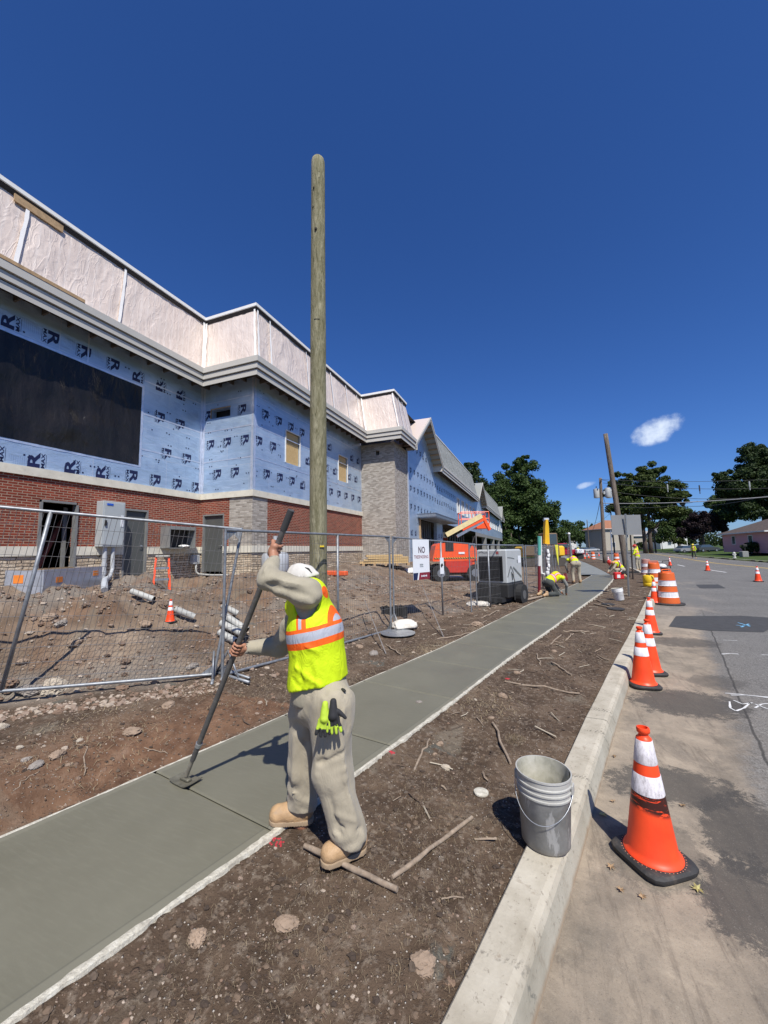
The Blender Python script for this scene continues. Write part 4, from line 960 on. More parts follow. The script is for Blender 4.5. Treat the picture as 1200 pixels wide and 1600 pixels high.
MCAN=plain('transformer_paint',(.40,.41,.40),.5); MINS=plain('dark_insulator',(.05,.045,.045),.5)
ax=np.array([R0[0],R0[1],0]); 
for k,(dx,dy) in enumerate(((.48,-.1),(.95,.1),(-.38,.05))):
    c=tb+(tt-tb)*.82+ax*dx+F0*dy*3; b=MB(); b.lathe([(.02,-.48),(.25,-.46),(.27,-.4),(.27,.38),(.24,.46),(.02,.5)],16,c); b.box(c-ax*np.sign(dx)*.3,(.2,.06,.3)); o=b.build('transformer_can',MCAN,TP,smooth=True,angle=40)
    MB().tube([c+[0,0,.48],c+[.02,0,.72]],.04,8).build('insulator',MINS,o)
b=MB(); c=tb+(tt-tb)*.955; b.box(c,(1.5,.1,.11),math.atan2(F0[1],F0[0])-.4); b.build('crossarm',MPOLD,TP)
for dx in (-.65,-.1,.6):
    d=np.array([math.cos(math.atan2(F0[1],F0[0])-.4),math.sin(math.atan2(F0[1],F0[0])-.4),0]); MB().lathe([(.05,0),(.05,.05),(.03,.07),(.05,.1),(.03,.16)],8,c+d*dx+[0,0,.05]).build('insulator',MINS,TP)
p=pz(1025,863,-.0); d_=95.; rb=pd(1025,863,d_); rt=pd(1013,760,d_); PR=simple_pole((rb[0],rb[1],-.1),rt,.19,.13,'slim leaning pole across the road in front of the spreading middle tree')
q1=pd(960,859,95); PL=simple_pole((q1[0],q1[1],0),pd(954,797,95),.18,.12,'dark wooden pole standing left of the orange-roofed far house')
q2=pd(921,858,150); PF=simple_pole((q2[0],q2[1],0),pd(917,812,150),.2,.13,'most distant pole, a thin dark line over the far end of the road')
q3=pd(1163,866,58); 
# power lines
MWIRE=plain('power_cable',(.03,.03,.03),.6); MWIREL=plain('pale_cable',(.30,.30,.30),.5)
def wire(a,c,sag,r,label,mat=MWIRE):
    a=np.array(a);c=np.array(c);pts=[a+(c-a)*k/40-np.array([0,0,4*sag*(k/40)*(1-k/40)]) for k in range(41)]
    tag(MB().tube(pts,r,5).build('power_line',mat,smooth=True),label,'power line','overhead lines across the road')
wt=tb+(tt-tb)*.96+[0,0,.2]
wire(wt,pd(1320,742,30),.35,.018,'topmost overhead line running right from the transformer pole')
wire(wt+[.3,.5,-.3],pd(1320,756,29),.5,.018,'second overhead line from the top, passing the right-hand dark tree')
wire(tb+(tt-tb)*.86,pd(1320,762,30),.9,.02,'third overhead line with a small hanging splice box')
wire(tb+(tt-tb)*.70,pd(1320,764,27),.35,.035,'thick pale communication cable crossing in front of both big trees',MWIREL)
wire(tb+(tt-tb)*.68,pd(1090,783,45),.5,.02,'low thin cable ending beside the middle tree')
wire(pd(1060,790,60),pd(1330,735,26),.9,.03,'dark cable climbing steeply to the right edge below the other lines')
wire(wt,rt,.3,.018,'line joining the transformer pole to the pole across the road')
wire(tb+(tt-tb)*.88,pd(955,802,95),1.2,.02,'sagging line from the transformer cans to the dark far pole')
wire(tb+(tt-tb)*.80,pd(917,818,150),3.5,.03,'longest sagging line running off to the most distant pole')
wire(pd(955,800,95),pd(917,815,150),1.5,.03,'line between the two far poles')
for k,(px,py,dd,l) in enumerate(((1093,763,31,'small dark splice box hanging on a line left of the right-hand tree'),(1043,761,34,'small pale clamp hanging on a line before the middle tree'),(1171,757,30,'pale clamp hanging on a line before the right-hand tree'))):
    c=pd(px,py,dd); b=MB(); b.tube([c+[0,0,.25],c-[0,0,.2]],.05,8); b.tube([c-[0,0,.2],c-[0,0,.45]],.03,8); tag(b.build('splice_box',MINS if k==0 else MCAN),l,'splice box')
# ---------------------------------------------------------------- sign back, posts
b0=pz(982,931,-.03); 
sg=thing('road_sign',b0,'bare metal back of a wide rectangular road sign on a steel U-channel post','sign')
tp=pd(977,803,12.35); b=MB(); ex=R0*.02; b.tube([b0-[0,0,.2]-ex,tp-ex],.011,6); b.tube([b0-[0,0,.2]+ex,tp+ex],.011,6); b.tube([b0-[0,0,.2]-F0*.015,tp-F0*.015],.012,6)
b.build('sign_post',MSTEEL,sg)
b=MB(); c=(pd(956,804,12.4)+pd(1003,836,12.4))/2; b.box(c+F0*.03,(.97,.006,.64),math.atan2(R0[1],R0[0])+.02,bev=.002); b.build('sign_panel',plain('aluminium_sheet',(.27,.27,.26),.5,.35,var=.04,nscale=2),sg)
for h in (-.22,.22): MB().tube([c+[0,0,h]-F0*.01,c+[0,0,h]+F0*.02],.012,6).build('bolt',MSTEEL,sg)
q=pz(989,905,-.03); o=thing('steel_stake',q,'thin dark steel post standing just right of the square sign','post'); MB().tube([q-[0,0,.2],pd(985,836,18.9)],.035,8).build('stake_shaft',plain('rusty_steel',(.03,.022,.018),.8),o); MB().box(q+[-.1,0,.33],(.9,.08,.09),.5).build('side_arm',MBLK,o)
q=pz(957,884,-.03); tag(MB().tube([q,pd(954,829,33)],.04,6).build('steel_post',MSTEEL),'slender grey metal post right of the transformer pole','post')

# ---------------------------------------------------------------- temporary fence
MGAL=plain('galvanised_tube',(.25,.265,.28),.5,.5,var=.25,nscale=14,dirt=(.18,.15,.12),dirtamt=.5); MWIR=plain('galvanised_wire',(.20,.20,.20),.5,.5)
def fence(BL,BR,TL,TR,label,mids=(.5,),nv=40,nh=10,feet=(),corner=True,wavy=.0):
    BL,BR,TL,TR=[np.array(q,float) for q in (BL,BR,TL,TR)]; o=thing('fence_panel',BL,label,'fence','temporary mesh fence panels along the walk')
    G=lambda s,t_:(BL+(BR-BL)*s)*(1-t_)+(TL+(TR-TL)*s)*t_
    nr=np.cross(BR-BL,TL-BL); nr/=np.linalg.norm(nr)
    b=MB(); b.tube([G(0,1),G(1,1)],.019,10); b.tube([G(0,0.03),G(.5,.03)-np.array([0,0,.015]),G(1,.03)],.019,10)
    for s in (0,1): b.tube([G(s,-.02),G(s,1.01)],.019,10)
    fr=b
    for s in mids: MB().tube([G(s,.03),G(s,1.)],.019 if s!=mids[0] else .021,10).build('frame_post',MGAL,o,smooth=True)
    if corner:
        for s,e in ((0,.045),(1,-.045)): fr.add([G(s,.99),G(s+e,.99),G(s,.92)],[(0,1,2)]); fr.add([G(s,.035),G(s+e,.035),G(s,.10)],[(0,1,2)])
    fr.build('frame',MGAL,o,smooth=True,angle=45)
    b=MB(); rg=np.random.default_rng(len(label))
    for k in range(1,nv):
        s=k/nv; b.tube([G(s,q)+nr*(.022*(1 if j%2 else -1)*wavy+.006) for j,q in enumerate((.03,.2,.4,.6,.8,1.))],.0025,3,cap=False)
    for k in range(1,nh): q=k/nh; b.tube([G(s,q)+nr*.008 for s in (0,.33,.66,1.)],.0028,3,cap=False)
    b.build('wire_mesh',MWIR,o)
    for s,L in feet:
        p=G(s,0); d=(BR-BL)/np.linalg.norm(BR-BL); n2=np.array([d[1],-d[0],0]); b=MB(); z=np.array([0,0,.03])
        b.tube([p-n2*L+z,p+n2*L+z],.019,8); b.tube([p-n2*L+z+d*.12,p+n2*L*.7+z+d*.10],.017,8); b.tube([p-n2*L*.55+z,p+np.array([0,0,.34])],.013,6); b.tube([p+n2*L*.55+z,p+np.array([0,0,.34])],.013,6); b.build('stabiliser_foot',MGAL,o,smooth=True)
    return o
nB=np.array([.69,-.72,0]);dB=np.array([.72,.69,0]); B0=pz(0,1087,.10); B1=pz(333,1061,.0); T0=B0+.1*nB+.36*dB+[0,0,1.97]; T1=B1-.2*nB+.31*dB+[0,0,1.895]
BLx=B0-(B1-B0)*.72; TLx=T0-(T1-T0)*.72
fence(BLx,B1,TLx,T1,'nearest mesh fence panel, leaning, in front of the brick wall and dirt mound',mids=(.72/1.72,),nv=62,nh=12,feet=((1.,.30),))
F2a=pz(347,1062,0); F2b=pz(611,988,-.08)
fence(F2a,F2b,F2a+[0,0,1.87],F2b+[0,0,1.93],'upright mesh fence panel behind the bent worker, its rail crossing the tall pole',mids=(.575,),nv=68,nh=12,feet=((.02,.45),))
F3a=pz(616,983,-.08);F3b=pz(746,957,-.18)
fence(F3a,F3b,F3a+[0,0,1.93],F3b+[0,0,1.88],'mesh fence panel with the white sign hung on it',mids=(.52,),nv=48,nh=9,feet=((0,.3),))
F4a=pz(737,965,-.18);F4b=pz(822,943,-.22)
fence(F4a,F4b,F4a+[0,0,1.86],F4b+[0,0,1.88],'mesh fence panel in front of the white generator',mids=(.30,),nv=44,nh=8,feet=())
F5a=pz(825,940,-.2);F5b=pz(866,915,-.2)
fence(F5a,F5b,F5a+[0,0,1.85],F5b+[0,0,1.8],'farthest open mesh fence panel beside the kneeling worker',mids=(.5,),nv=36,nh=7)
for k,(px,py,dx) in enumerate(((853,904,.0),(857,903,.05),(869,900,.1),(874,899,.16),(895,881,.0))):
    a=pz(px,py,-.1); c=a+F0*(1.6+.1*k)+R0*(.10 if k<4 else .5); h=1.86; lb=['left one of the folded grey fence panels stood on edge beyond the kneeling worker','second grey fence panel stood on edge, tight against the left one','third grey fence panel stood on edge, under the yellow tape','fourth grey fence panel stood on edge, right of the yellow tape','lone grey fence panel seen edge-on above the stooping worker'][k]
    fence(a,c,a+[0,0,h],c+[0,0,h],lb,mids=(.5,),nv=40,nh=8,corner=False)
q=pz(871,900,-.1); q[2]=1.75-.03; tag(MB().add([q+R0*-.09-F0*.1,q+R0*.09-F0*.1,q+R0*.05-F0*.1-[0,0,1.2],q-F0*.1-[0,0,.9]],[(0,3,2,1)]).add([q+R0*-.09-F0*.13,q+R0*.09-F0*.13,q+R0*.05-F0*.13-[0,0,1.2],q-F0*.13-[0,0,.9]],[(0,1,2,3)]).build('hanging_tape',plain('yellow_tape',(.65,.62,.05),.5)),'strip of yellow tape hanging on the stacked grey fence panels','tape')
# sign on the fence
d=(F3b-F3a);d/=np.linalg.norm(d);d[2]=0; nr=np.array([d[1],-d[0],0]); up=np.array([0,0,1.])
G3=lambda s,z:F3a+(F3b-F3a)*s+np.array([0,0,z])
so_=thing('no_trespassing_sign',G3(.27,1.3),'white NO TRESPASSING sign with navy and red foot wired to the fence','sign')
Wd,Hd=.62,.92; c=G3(.275,1.915-Hd/2)+nr*.03; rzs=math.atan2(d[1],d[0])
MSW=plain('white_sign_board',(.74,.76,.78),.5,var=.03)
b=MB(); b.box(c,(Wd,.008,Hd),rzs); b.build('sign_board',MSW,so_)
f_=lambda u,v:c+d*u+up*v
MRED=plain('maroon_ink',(.22,.02,.035),.5); MINK=plain('dark_ink',(.05,.015,.03),.5); MGRY=plain('grey_ink',(.16,.19,.20),.5); MNV=plain('navy_ink',(.012,.02,.07),.5)
b=MB(); put_text(b,'NO',f_(.02,.22),d,up,.155,.25,.02,0,.006); b.build('lettering',MINK,so_)
b=MB(); put_text(b,'TRESPASSING',f_(0,.06),d,up,.075,.54,.006,0,.006); b.build('lettering',MRED,so_)
b=MB(); [b.box(f_(-.05+.033*k,-.12)+nr*.006,(.022,.002,.045-.012*(k%2)),rzs) for k in range(4)]; b.box(f_(0,-.165)+nr*.006,(.13,.002,.014),rzs); b.build('emblem',MGRY,so_)
b=MB(); h=Hd/2; b.add([f_(-.31,-h)+nr*.006,f_(-.17,-h)+nr*.006,f_(-.13,-h+.16)+nr*.006,f_(-.31,-h+.16)+nr*.006],[(0,1,2,3)]); b.build('colour_block',MNV,so_)
b=MB(); b.add([f_(-.12,-h)+nr*.006,f_(.31,-h)+nr*.006,f_(.31,-h+.16)+nr*.006,f_(-.08,-h+.16)+nr*.006],[(0,1,2,3)]); b.build('colour_block',MRED,so_)
b=MB(); [b.box(f_(-.01+.032*k,-h+.08)+nr*.009,(.022,.002,.042-.010*((k*5)%3)),rzs) for k in range(7)]; b.build('lettering',MSW,so_)
c2=G3(.52,1.3)+nr*.03-d*.02; o=thing('notice_board',c2,'small narrow white notice with a black symbol right of the big white sign','sign'); b=MB(); b.box(c2,(.16,.006,.40),rzs); b.build('sign_board',MSW,o)
b=MB(); b.add([c2+nr*.006+d*u+up*v for u,v in ((-.05,-.02),(-.01,-.05),(.01,-.01),(.05,.0),(.02,.06),(-.03,.05),(-.06,.02))],[tuple(range(7))]); b.build('symbol',MBLK,o)

# ---------------------------------------------------------------- cones, drums
def mat_cone():
    t=NT('cone_orange'); t.b.inputs['Emission Strength'].default_value=0
    n=t.noise(t.coord('Object'),7,5,.6); return t.out(t.ramp(n,[(.3,(.85,.060,.012)),(.7,(.97,.085,.018))]),.42,spec=.4)
MCO=mat_cone()
t=NT('cone_reflective_white'); n=t.noise(t.coord('Object',(14,14,3)),2,5,.7); c=t.ramp(n,[(.33,(.62,.60,.61)),(.6,(.80,.79,.80))]); MREF=t.out(c,.4,spec=.5)
t=NT('worn_reflective_collar'); n=t.noise(t.coord('Object',(18,18,7)),2.2,6,.75); c=t.ramp(n,[(.32,(.10,.09,.09)),(.42,(.50,.47,.48)),(.6,(.74,.71,.73))]); MREW=t.out(c,.5,spec=.4)
t=NT('worn_cone_orange'); co=t.coord('Object'); n=t.noise(co,7,5,.6); z=t.sep(co); c=t.ramp(n,[(.3,(.82,.055,.014)),(.7,(.93,.085,.02))])
zz=t.math('ADD',z[2],t.math('MULTIPLY',z[0],.22)); scuff=t.math('MULTIPLY',t.step(zz,.255,.285),t.step(zz,.385,.375)); sn=t.noise(t.coord('Object',(5,5,22)),2.2,6,.7,1.)
c=t.mix(t.math('MULTIPLY',scuff,t.step(sn,.40,.48)),c,(.045,.012,.008)); MCOW=t.out(c,.45,spec=.4)
MRUB=plain('recycled_rubber',(.030,.029,.028),.72,var=.25,nscale=10,bump=.3,bscale=60,dirt=(.16,.13,.10),dirtamt=.35)
def cone(loc,label,rz=0,h=.72,worn=False,tilt=0.,group='traffic cones beside the kerb',detail=True):
    o=thing('traffic_cone',loc,label,'traffic cone',group); N=36 if detail else 16; k=h/.72
    r=lambda z:(.126-.096*(z-.04)/.66)
    mo=MCOW if worn else MCO; mr=MREW if worn else MREF; loc=np.array(loc)
    bb=MB(); s=.156
    pr=[(.0,.005),(1.,.005),(1.04,.015),(1.04,.03),(.97,.042),(.80,.045)]; V=[]; n=32
    for q,z in pr:
        for j in range(n):
            a=2*math.pi*j/n; ca,sa=math.cos(a),math.sin(a); p=5; rr_=(abs(ca)**p+abs(sa)**p)**(-1/p); V.append((q*s*rr_*ca,q*s*rr_*sa,z))
    f=[(i*n+j,i*n+(j+1)%n,(i+1)*n+(j+1)%n,(i+1)*n+j) for i in range(len(pr)-1) for j in range(n)]; f.append(tuple((len(pr)-1)*n+j for j in range(n)))
    bb.add(np.array(V)*k+loc,f); bb.build('rubber_base',MRUB,o,smooth=True,angle=40)
    L=lambda prof,name,m:MB().lathe([(a*k,c*k) for a,c in prof],N,loc).build(name,m,o,smooth=True,angle=50)
    L([(.142,.046),(.140,.052),(.131,.058),(r(.08),.08),(r(.2),.2),(r(.345),.345),(r(.46),.46),(r(.60),.60),(r(.645),.645),(.031,.650),(.024,.662),(.024,.668),(.032,.674),(.034,.690),(.031,.70),(.024,.701),(.022,.66)],'cone_body',mo)
    e=.0022
    L([(r(.365)+e,.365),(r(.46)+e,.46),(r(.462),.462)],'reflective_collar',mr); L([(r(.520)+e-.0005,.518),(r(.52)+e,.52),(r(.635)+e,.635),(r(.637),.637)],'reflective_collar',mr)
    L([(r(.365),.3645),(r(.365)+e,.365)],'collar_edge',mr) if False else None
    if detail and worn:
        b=MB()
        for j in range(46):
            a=2*math.pi*j/46; b.blob(loc+np.array([math.cos(a)*.149,math.sin(a)*.149,.0455])*[k,k,k],(.0028,.0028,.0012),j,1,.0)
        b.build('stud_ring',plain('base_stud',(.55,.22,.13),.6),o)
    o.rotation_euler=(0,tilt,rz); return o
cone(pz(1021,1344,-.147),'nearest traffic cone, large in front, with a scuffed black streak on its orange body',rz=R_(35),worn=True,h=.715)
cone(pz(1006,1072,-.147),'front one of the two overlapping cones by the kerb, its shadow bent over the kerb',rz=R_(8),h=.735)
cone(pz(1017,1052,-.147),'rear one of the two overlapping cones, mostly hidden by the front one',rz=R_(14),h=.735)
cone(pz(1018,990,-.147),'single cone just before the big striped drum',rz=R_(5))
cone(pz(1024,943,-.147),'narrow-looking cone squeezed between the kerb and the big striped drum',rz=0)
for k,(px,py,l) in enumerate(((1185,909,'cone farthest to the right out on the carriageway'),(1106,892,'middle cone of the line out on the carriageway, beside a white dash'),(1047,884,'small cone on the carriageway below the tree trunks'),(951,880,'small cone at the foot of the transformer pole'),(966,870,'small cone behind the tall far drum'),(936,869,'lone tiny cone left of the transformer pole'),(914,874,'tiny cone left of the far small drum'),(905,871,'leftmost tiny cone on the far road'),(917,867,'tiny cone standing behind the far row'),(920,873,'tiny cone nearest the far small drum'))):
    cone(pz(px,py,-.147),l,h=.72,detail=False,group='traffic cones out on the road')
c_=hit(266,968); cone((c_[0],c_[1],c_[2]-.05),'tiny worn cone stuck in the trench beside the white pipes',h=.36,detail=False,group=None)
def drum(loc,label,h=1.02,faded=False,handle=True,body=True,rz=0):
    o=thing('traffic_drum',loc,label,'traffic drum','orange and white traffic drums'); loc=np.array(loc); N=40
    mo=plain('drum_orange' if not faded else 'faded_drum',(.66,.125,.022) if not faded else (.42,.20,.16),.45,var=.06); k=h/1.02
    L=lambda pr,nm,m:MB().lathe([(a*k,c*k) for a,c in pr],N,loc).build(nm,m,o,smooth=True,angle=35)
    L([(.0,.004),(.40,.004),(.41,.02),(.40,.045),(.27,.05)],'drum_base',MRUB)
    z=[.05,.22,.225,.385,.39,.555,.56,.72,.725,.93]; R=lambda q:.285-.075*(q-.05)/.88
    L([(R(.05),.05),(R(.22),.22)],'orange_band',mo)
    for i,(a,c,m,nm) in enumerate(((.22,.385,MREF,'white_band'),(.385,.555,mo,'orange_band'),(.555,.72,MREF,'white_band'),(.72,.92,mo,'orange_band'))):
        e=-.006*(i+1)*0; L([(R(a)+.0,a),(R(a)-.012,a+.006),(R(c)-.012,c)],nm,m)
    L([(R(.92)-.012,.92),(R(.92)-.02,.94),(.13,.95),(0,.95)],'drum_lid',mo)
    if handle:
        b=MB(); P=[]
        for j in range(13): a=math.pi*j/12; P.append(loc+np.array([math.cos(a)*.165*math.cos(rz),math.cos(a)*.165*math.sin(rz),.945+.085*min(1,math.sin(a)*2.2)])*k)
        b.tube(P,.016,8); b.build('handle',mo,o,smooth=True)
        b=MB(); b.box(loc+np.array([0,0,.965])*k,(.34,.06,.03),rz); b.build('handle_plate',mo,o)
    return o
drum(pz(1045,944,-.147),'big orange and white striped drum beside the kerb, largest of the drums',h=1.0,rz=.6)
drum(pz(1024,916,-.147),'orange drum half hidden directly behind the big striped drum',h=1.05)
drum(pz(1011,901,-.147),'dull faded drum without bright stripes behind the yellow jug',h=1.05,faded=True,handle=False)
drum(pz(964,882,-.147),'tall far drum seen between the transformer pole and the leaning pole',h=1.05)
drum(pz(927,875,-.147),'smallest striped drum far along the road edge',h=1.05)

# ---------------------------------------------------------------- buckets and small kit
def bucket(loc,label,mat,inn,h=.37,rt=.150,rb=.132,tilt=(0,0),rz=0,bail=True,lying=False):
    o=thing('bucket',loc,label,'bucket'); loc=np.array(loc); b=MB(); N=48
    z=lambda q:q*h
    pr=[(0,.004),(rb-.006,.004),(rb,.012),(rt*.965,z(.70)),(rt*.975,z(.705)),(rt*1.02,z(.712)),(rt*1.02,z(.735)),(rt*.985,z(.742)),(rt*.985,z(.785)),(rt*1.025,z(.79)),(rt*1.025,z(.812)),(rt*.99,z(.82)),(rt*.99,z(.865)),(rt*1.03,z(.87)),(rt*1.03,z(.89)),(rt*.995,z(.90)),(rt*1.0,z(.97)),(rt*1.03,z(.975)),(rt*1.03,z(1.)),(rt*.985,z(1.))]
    b.lathe(pr,N,loc); b.lathe([(rt*.985,z(1.)),(rt*.965,z(.95)),(rb-.004,.02),(0,.018)],N,loc,mi=1)
    b.build('bucket_body',[mat,inn],o,smooth=True,angle=40)
    if bail:
        b=MB(); P=[]
        a0=rz; 
        for j in range(25):
            a=math.pi*j/24; q=np.array([math.cos(a)*rt*1.07,-math.sin(a)*rt*1.12,z(.84)-math.sin(a)*.145]); ca,sa=math.cos(a0),math.sin(a0); P.append(loc+np.array([q[0]*ca-q[1]*sa,q[0]*sa+q[1]*ca,q[2]]))
        b.tube(P,.0022,6); b.build('bail_handle',MSTEEL,o,smooth=True)
        for s in (-1,1):
            c=loc+np.array([s*rt*1.04*math.cos(a0),s*rt*1.04*math.sin(a0),z(.84)]); MB().box(c,(.012,.045,.05),a0,bev=.004).build('handle_ear',mat,o)
    o.rotation_euler=(tilt[0],tilt[1],0); return o
t=NT('cement_stained_plastic'); co=t.coord('Object'); n=t.noise(co,9,6,.65); z=t.sep(co)
c=t.ramp(n,[(.3,(.18,.18,.17)),(.6,(.28,.28,.265)),(.75,(.36,.355,.33))]); c=t.mix(t.math('MULTIPLY',t.step(t.noise(t.coord('Object',(9,9,2)),2.5,5,.7),.56,.62),.6),c,(.56,.56,.54))
c=t.mix(t.step(z[2],.255,.27),c,t.ramp(n,[(.3,(.32,.315,.29)),(.7,(.46,.455,.42))])); c=t.mix(t.math('MULTIPLY',t.step(t.math('ADD',z[2],t.math('MULTIPLY',n,.06)),.07,.03),.6),c,(.20,.17,.13))
t.bump(n,.35,.01); MBK=t.out(c,.5,spec=.4)
t=NT('cement_coated_inside'); co=t.coord('Object'); n=t.noise(co,7,6,.7); c=t.ramp(n,[(.3,(.22,.21,.16)),(.5,(.40,.385,.31)),(.7,(.52,.50,.43))]); c=t.mix(t.step(t.noise(t.coord('Object',(11,11,1.2)),1.6,3,.6),.60,.66),c,(.10,.10,.075)); MBI=t.out(c,.8)
bl=pz(853,1313,.0); bucket((bl[0],bl[1],-.002),'grey cement-stained bucket standing half on the kerb top, wire bail hanging','' or MBK,MBI,h=.365,rt=.139,rb=.123,rz=R_(-12),tilt=(R_(-.6),R_(.8)))
MWB=plain('white_plastic',(.72,.72,.70),.5,var=.08,dirt=(.35,.32,.27),dirtamt=.4)
q=hit(968,938); bucket((q[0],q[1],q[2]),'small white bucket on the dirt left of the sign post',MWB,MBI,h=.36,tilt=(0,R_(-8)),bail=False)
# yellow jug
q=pz(1014,916,0); q[2]=.0; o=thing('water_jug',q,'yellow plastic jug with black strap at the end of the kerb','jug'); MYJ=plain('yellow_plastic',(.80,.52,.015),.45,var=.06)
b=MB(); b.lathe([(0,.0),(.17,.0),(.185,.02),(.19,.12),(.18,.14),(.19,.16),(.19,.36),(.17,.42),(.10,.44),(0,.44)],24,q); b.build('jug_body',MYJ,o,smooth=True,angle=40)
b=MB(); b.lathe([(.07,.44),(.07,.49),(0,.49)],16,q); b.build('jug_cap',MBLK,o,smooth=True,angle=40)
b=MB(); P=[q+np.array([.1,-.19,.1]),q+np.array([.14,-.20,.22]),q+np.array([.1,-.19,.36]),q+np.array([-.02,-.1,.47])]; b.tube(P,.014,6); b.build('strap',MBLK,o)
# petrol cut-off saw / compactor on road
q=pz(1036,903,-.147); o=thing('plate_compactor',q,'small black and white petrol engine compactor standing behind the big drum','compactor')
b=MB(); b.box(q+[0,0,.06],(.6,.5,.06),.3,bev=.02); b.build('base_plate',MSTEEL,o); b=MB(); b.box(q+[0,0,.35],(.42,.36,.42),.3,bev=.05); b.build('engine_block',MBLK,o); b=MB(); b.lathe([(0,.0),(.2,.0),(.22,.06),(.15,.17),(0,.2)],18,q+[-.02,-.05,.56]); b.build('engine_cowl',MWB,o,smooth=True,angle=40)
b=MB(); a=q+[.15,.1,.5]; b.tube([a-R0*.2,a-R0*.2+[0,0,.4]+R0*.1,a+R0*.25+[0,0,.42],a+R0*.3],.018,8); b.build('handle_bar',MBLK,o,smooth=True)
# loose dark lids and offcuts on the strip
for k,(px,py,r,l,m) in enumerate(((950,945,.17,'round dark rubber lid lying on the dirt, left of its twin',MRUB),(962,952,.20,'round dark rubber lid nearest the kerb',MRUB),(752,1240,.048,'pale oval disc lying flat in the dirt beyond the bucket',MFORM))):
    q=hit(px,py); b=MB(); b.lathe([(r,0),(r,.02),(r*.8,.03),(0,.03)] if k<2 else [(r,0.004),(r,.012),(r*.85,.016),(0,.013)],20,q); tag(b.build('rubber_disc' if k<2 else 'pale_disc',m,smooth=True,angle=40),l,'rubber lid' if k<2 else 'disc')
# sandbag on lid at fence foot
def bag(px,py,size,label,seed,rz=0,mat=None,lift=0.,name='sandbag'):
    q=hit(px,py)+np.array([0,0,lift]); sx,sy,sz=size
    v,f=ICO[3]; w=np.sign(v)*np.abs(v)**.75; P=w*np.array([sx,sy,sz])/2; P[:,2]=np.where(P[:,2]<0,P[:,2]*.4,P[:,2])
    n=fbm(v*2.2+seed,4,seed); P=P*(1+.22*n)[:,None]; P+=(v*.012*vnoise(v*9+seed,seed)[:,None]); ca,sa=math.cos(rz),math.sin(rz); P=np.stack([P[:,0]*ca-P[:,1]*sa,P[:,0]*sa+P[:,1]*ca,P[:,2]],1)
    return tag(MB().add(P+q+[0,0,sz*.18],f).build(name,mat or MBAG,smooth=True),label,'sandbag' if name=='sandbag' else name.replace('_',' '))
MBAG=plain('woven_white_bag',(.66,.62,.54),.75,var=.12,nscale=8,bump=.4,bscale=25,dirt=(.42,.34,.24),dirtamt=.5)
bag(632,984,(.50,.30,.26),'full white sandbag on a lid at the foot of the fence, nearest the walk',3,rz=.6,lift=.02)
q=hit(622,992); b=MB(); b.lathe([(.30,0),(.33,.012),(.33,.02),(.28,.012),(0,.01)],26,q+[0,0,.02]); tag(b.build('round_pan',MSTEEL,smooth=True,angle=40),'shallow round metal lid under the white sandbag','lid')
bag(648,896,(1.6,.9,.42),'large white plastic bundle heaped below the white sign',7,rz=.3,mat=MWB,name='plastic_bundle')
bag(747,947,(.62,.4,.2),'flat white bag by the fence foot before the generator',9,rz=.2)
bag(707,903,(1.1,.5,.16),'flattened white sheet of plastic in front of the orange lift',12,rz=.1,mat=MWB,name='plastic_bundle')
# ================================================================ PEOPLE
MSKIN=plain('skin',(.36,.17,.10),.55,var=.08,nscale=20)
def mat_cloth(name,col,stain=None,var=.12):
    t=NT(name); co=t.coord('World'); n=t.noise(co,5,5,.6); c=t.ramp(n,[(.3,tuple(x*(1-var) for x in col)),(.7,tuple(min(1,x*(1+var)) for x in col))])
    if stain: c=t.mix(t.math('MULTIPLY',t.step(t.noise(co,3.2,5,.65),.55,.7),.45),c,stain)
    f=t.noise(t.coord('World',(2.2,2.2,1.),(.5,.3,0)),7,5,.6,1.4)
    t.bump(t.math('ADD',t.math('MULTIPLY',f,1.),t.math('MULTIPLY',t.noise(co,260,2,.5),.03)),.35,.02); t.b.inputs['Sheen Weight'].default_value=.15
    return t.out(c,.85,spec=.2)
MKH=mat_cloth('khaki_cloth',(.37,.325,.24),(.27,.225,.165)); MKS=mat_cloth('khaki_shirt',(.34,.305,.225),(.24,.21,.155)); MDKT=mat_cloth('dark_work_trousers',(.06,.065,.06)); MGRS=mat_cloth('grey_sleeves',(.22,.22,.20))
MBOOT=plain('tan_leather',(.42,.27,.14),.6,var=.2,nscale=12,bump=.4,bscale=50,dirt=(.30,.24,.18),dirtamt=.5); MSOLE=plain('boot_sole',(.33,.24,.15),.8)
MCAPW=mat_cloth('white_cap_cloth',(.52,.50,.46),(.30,.24,.17),.18); MLIME=None
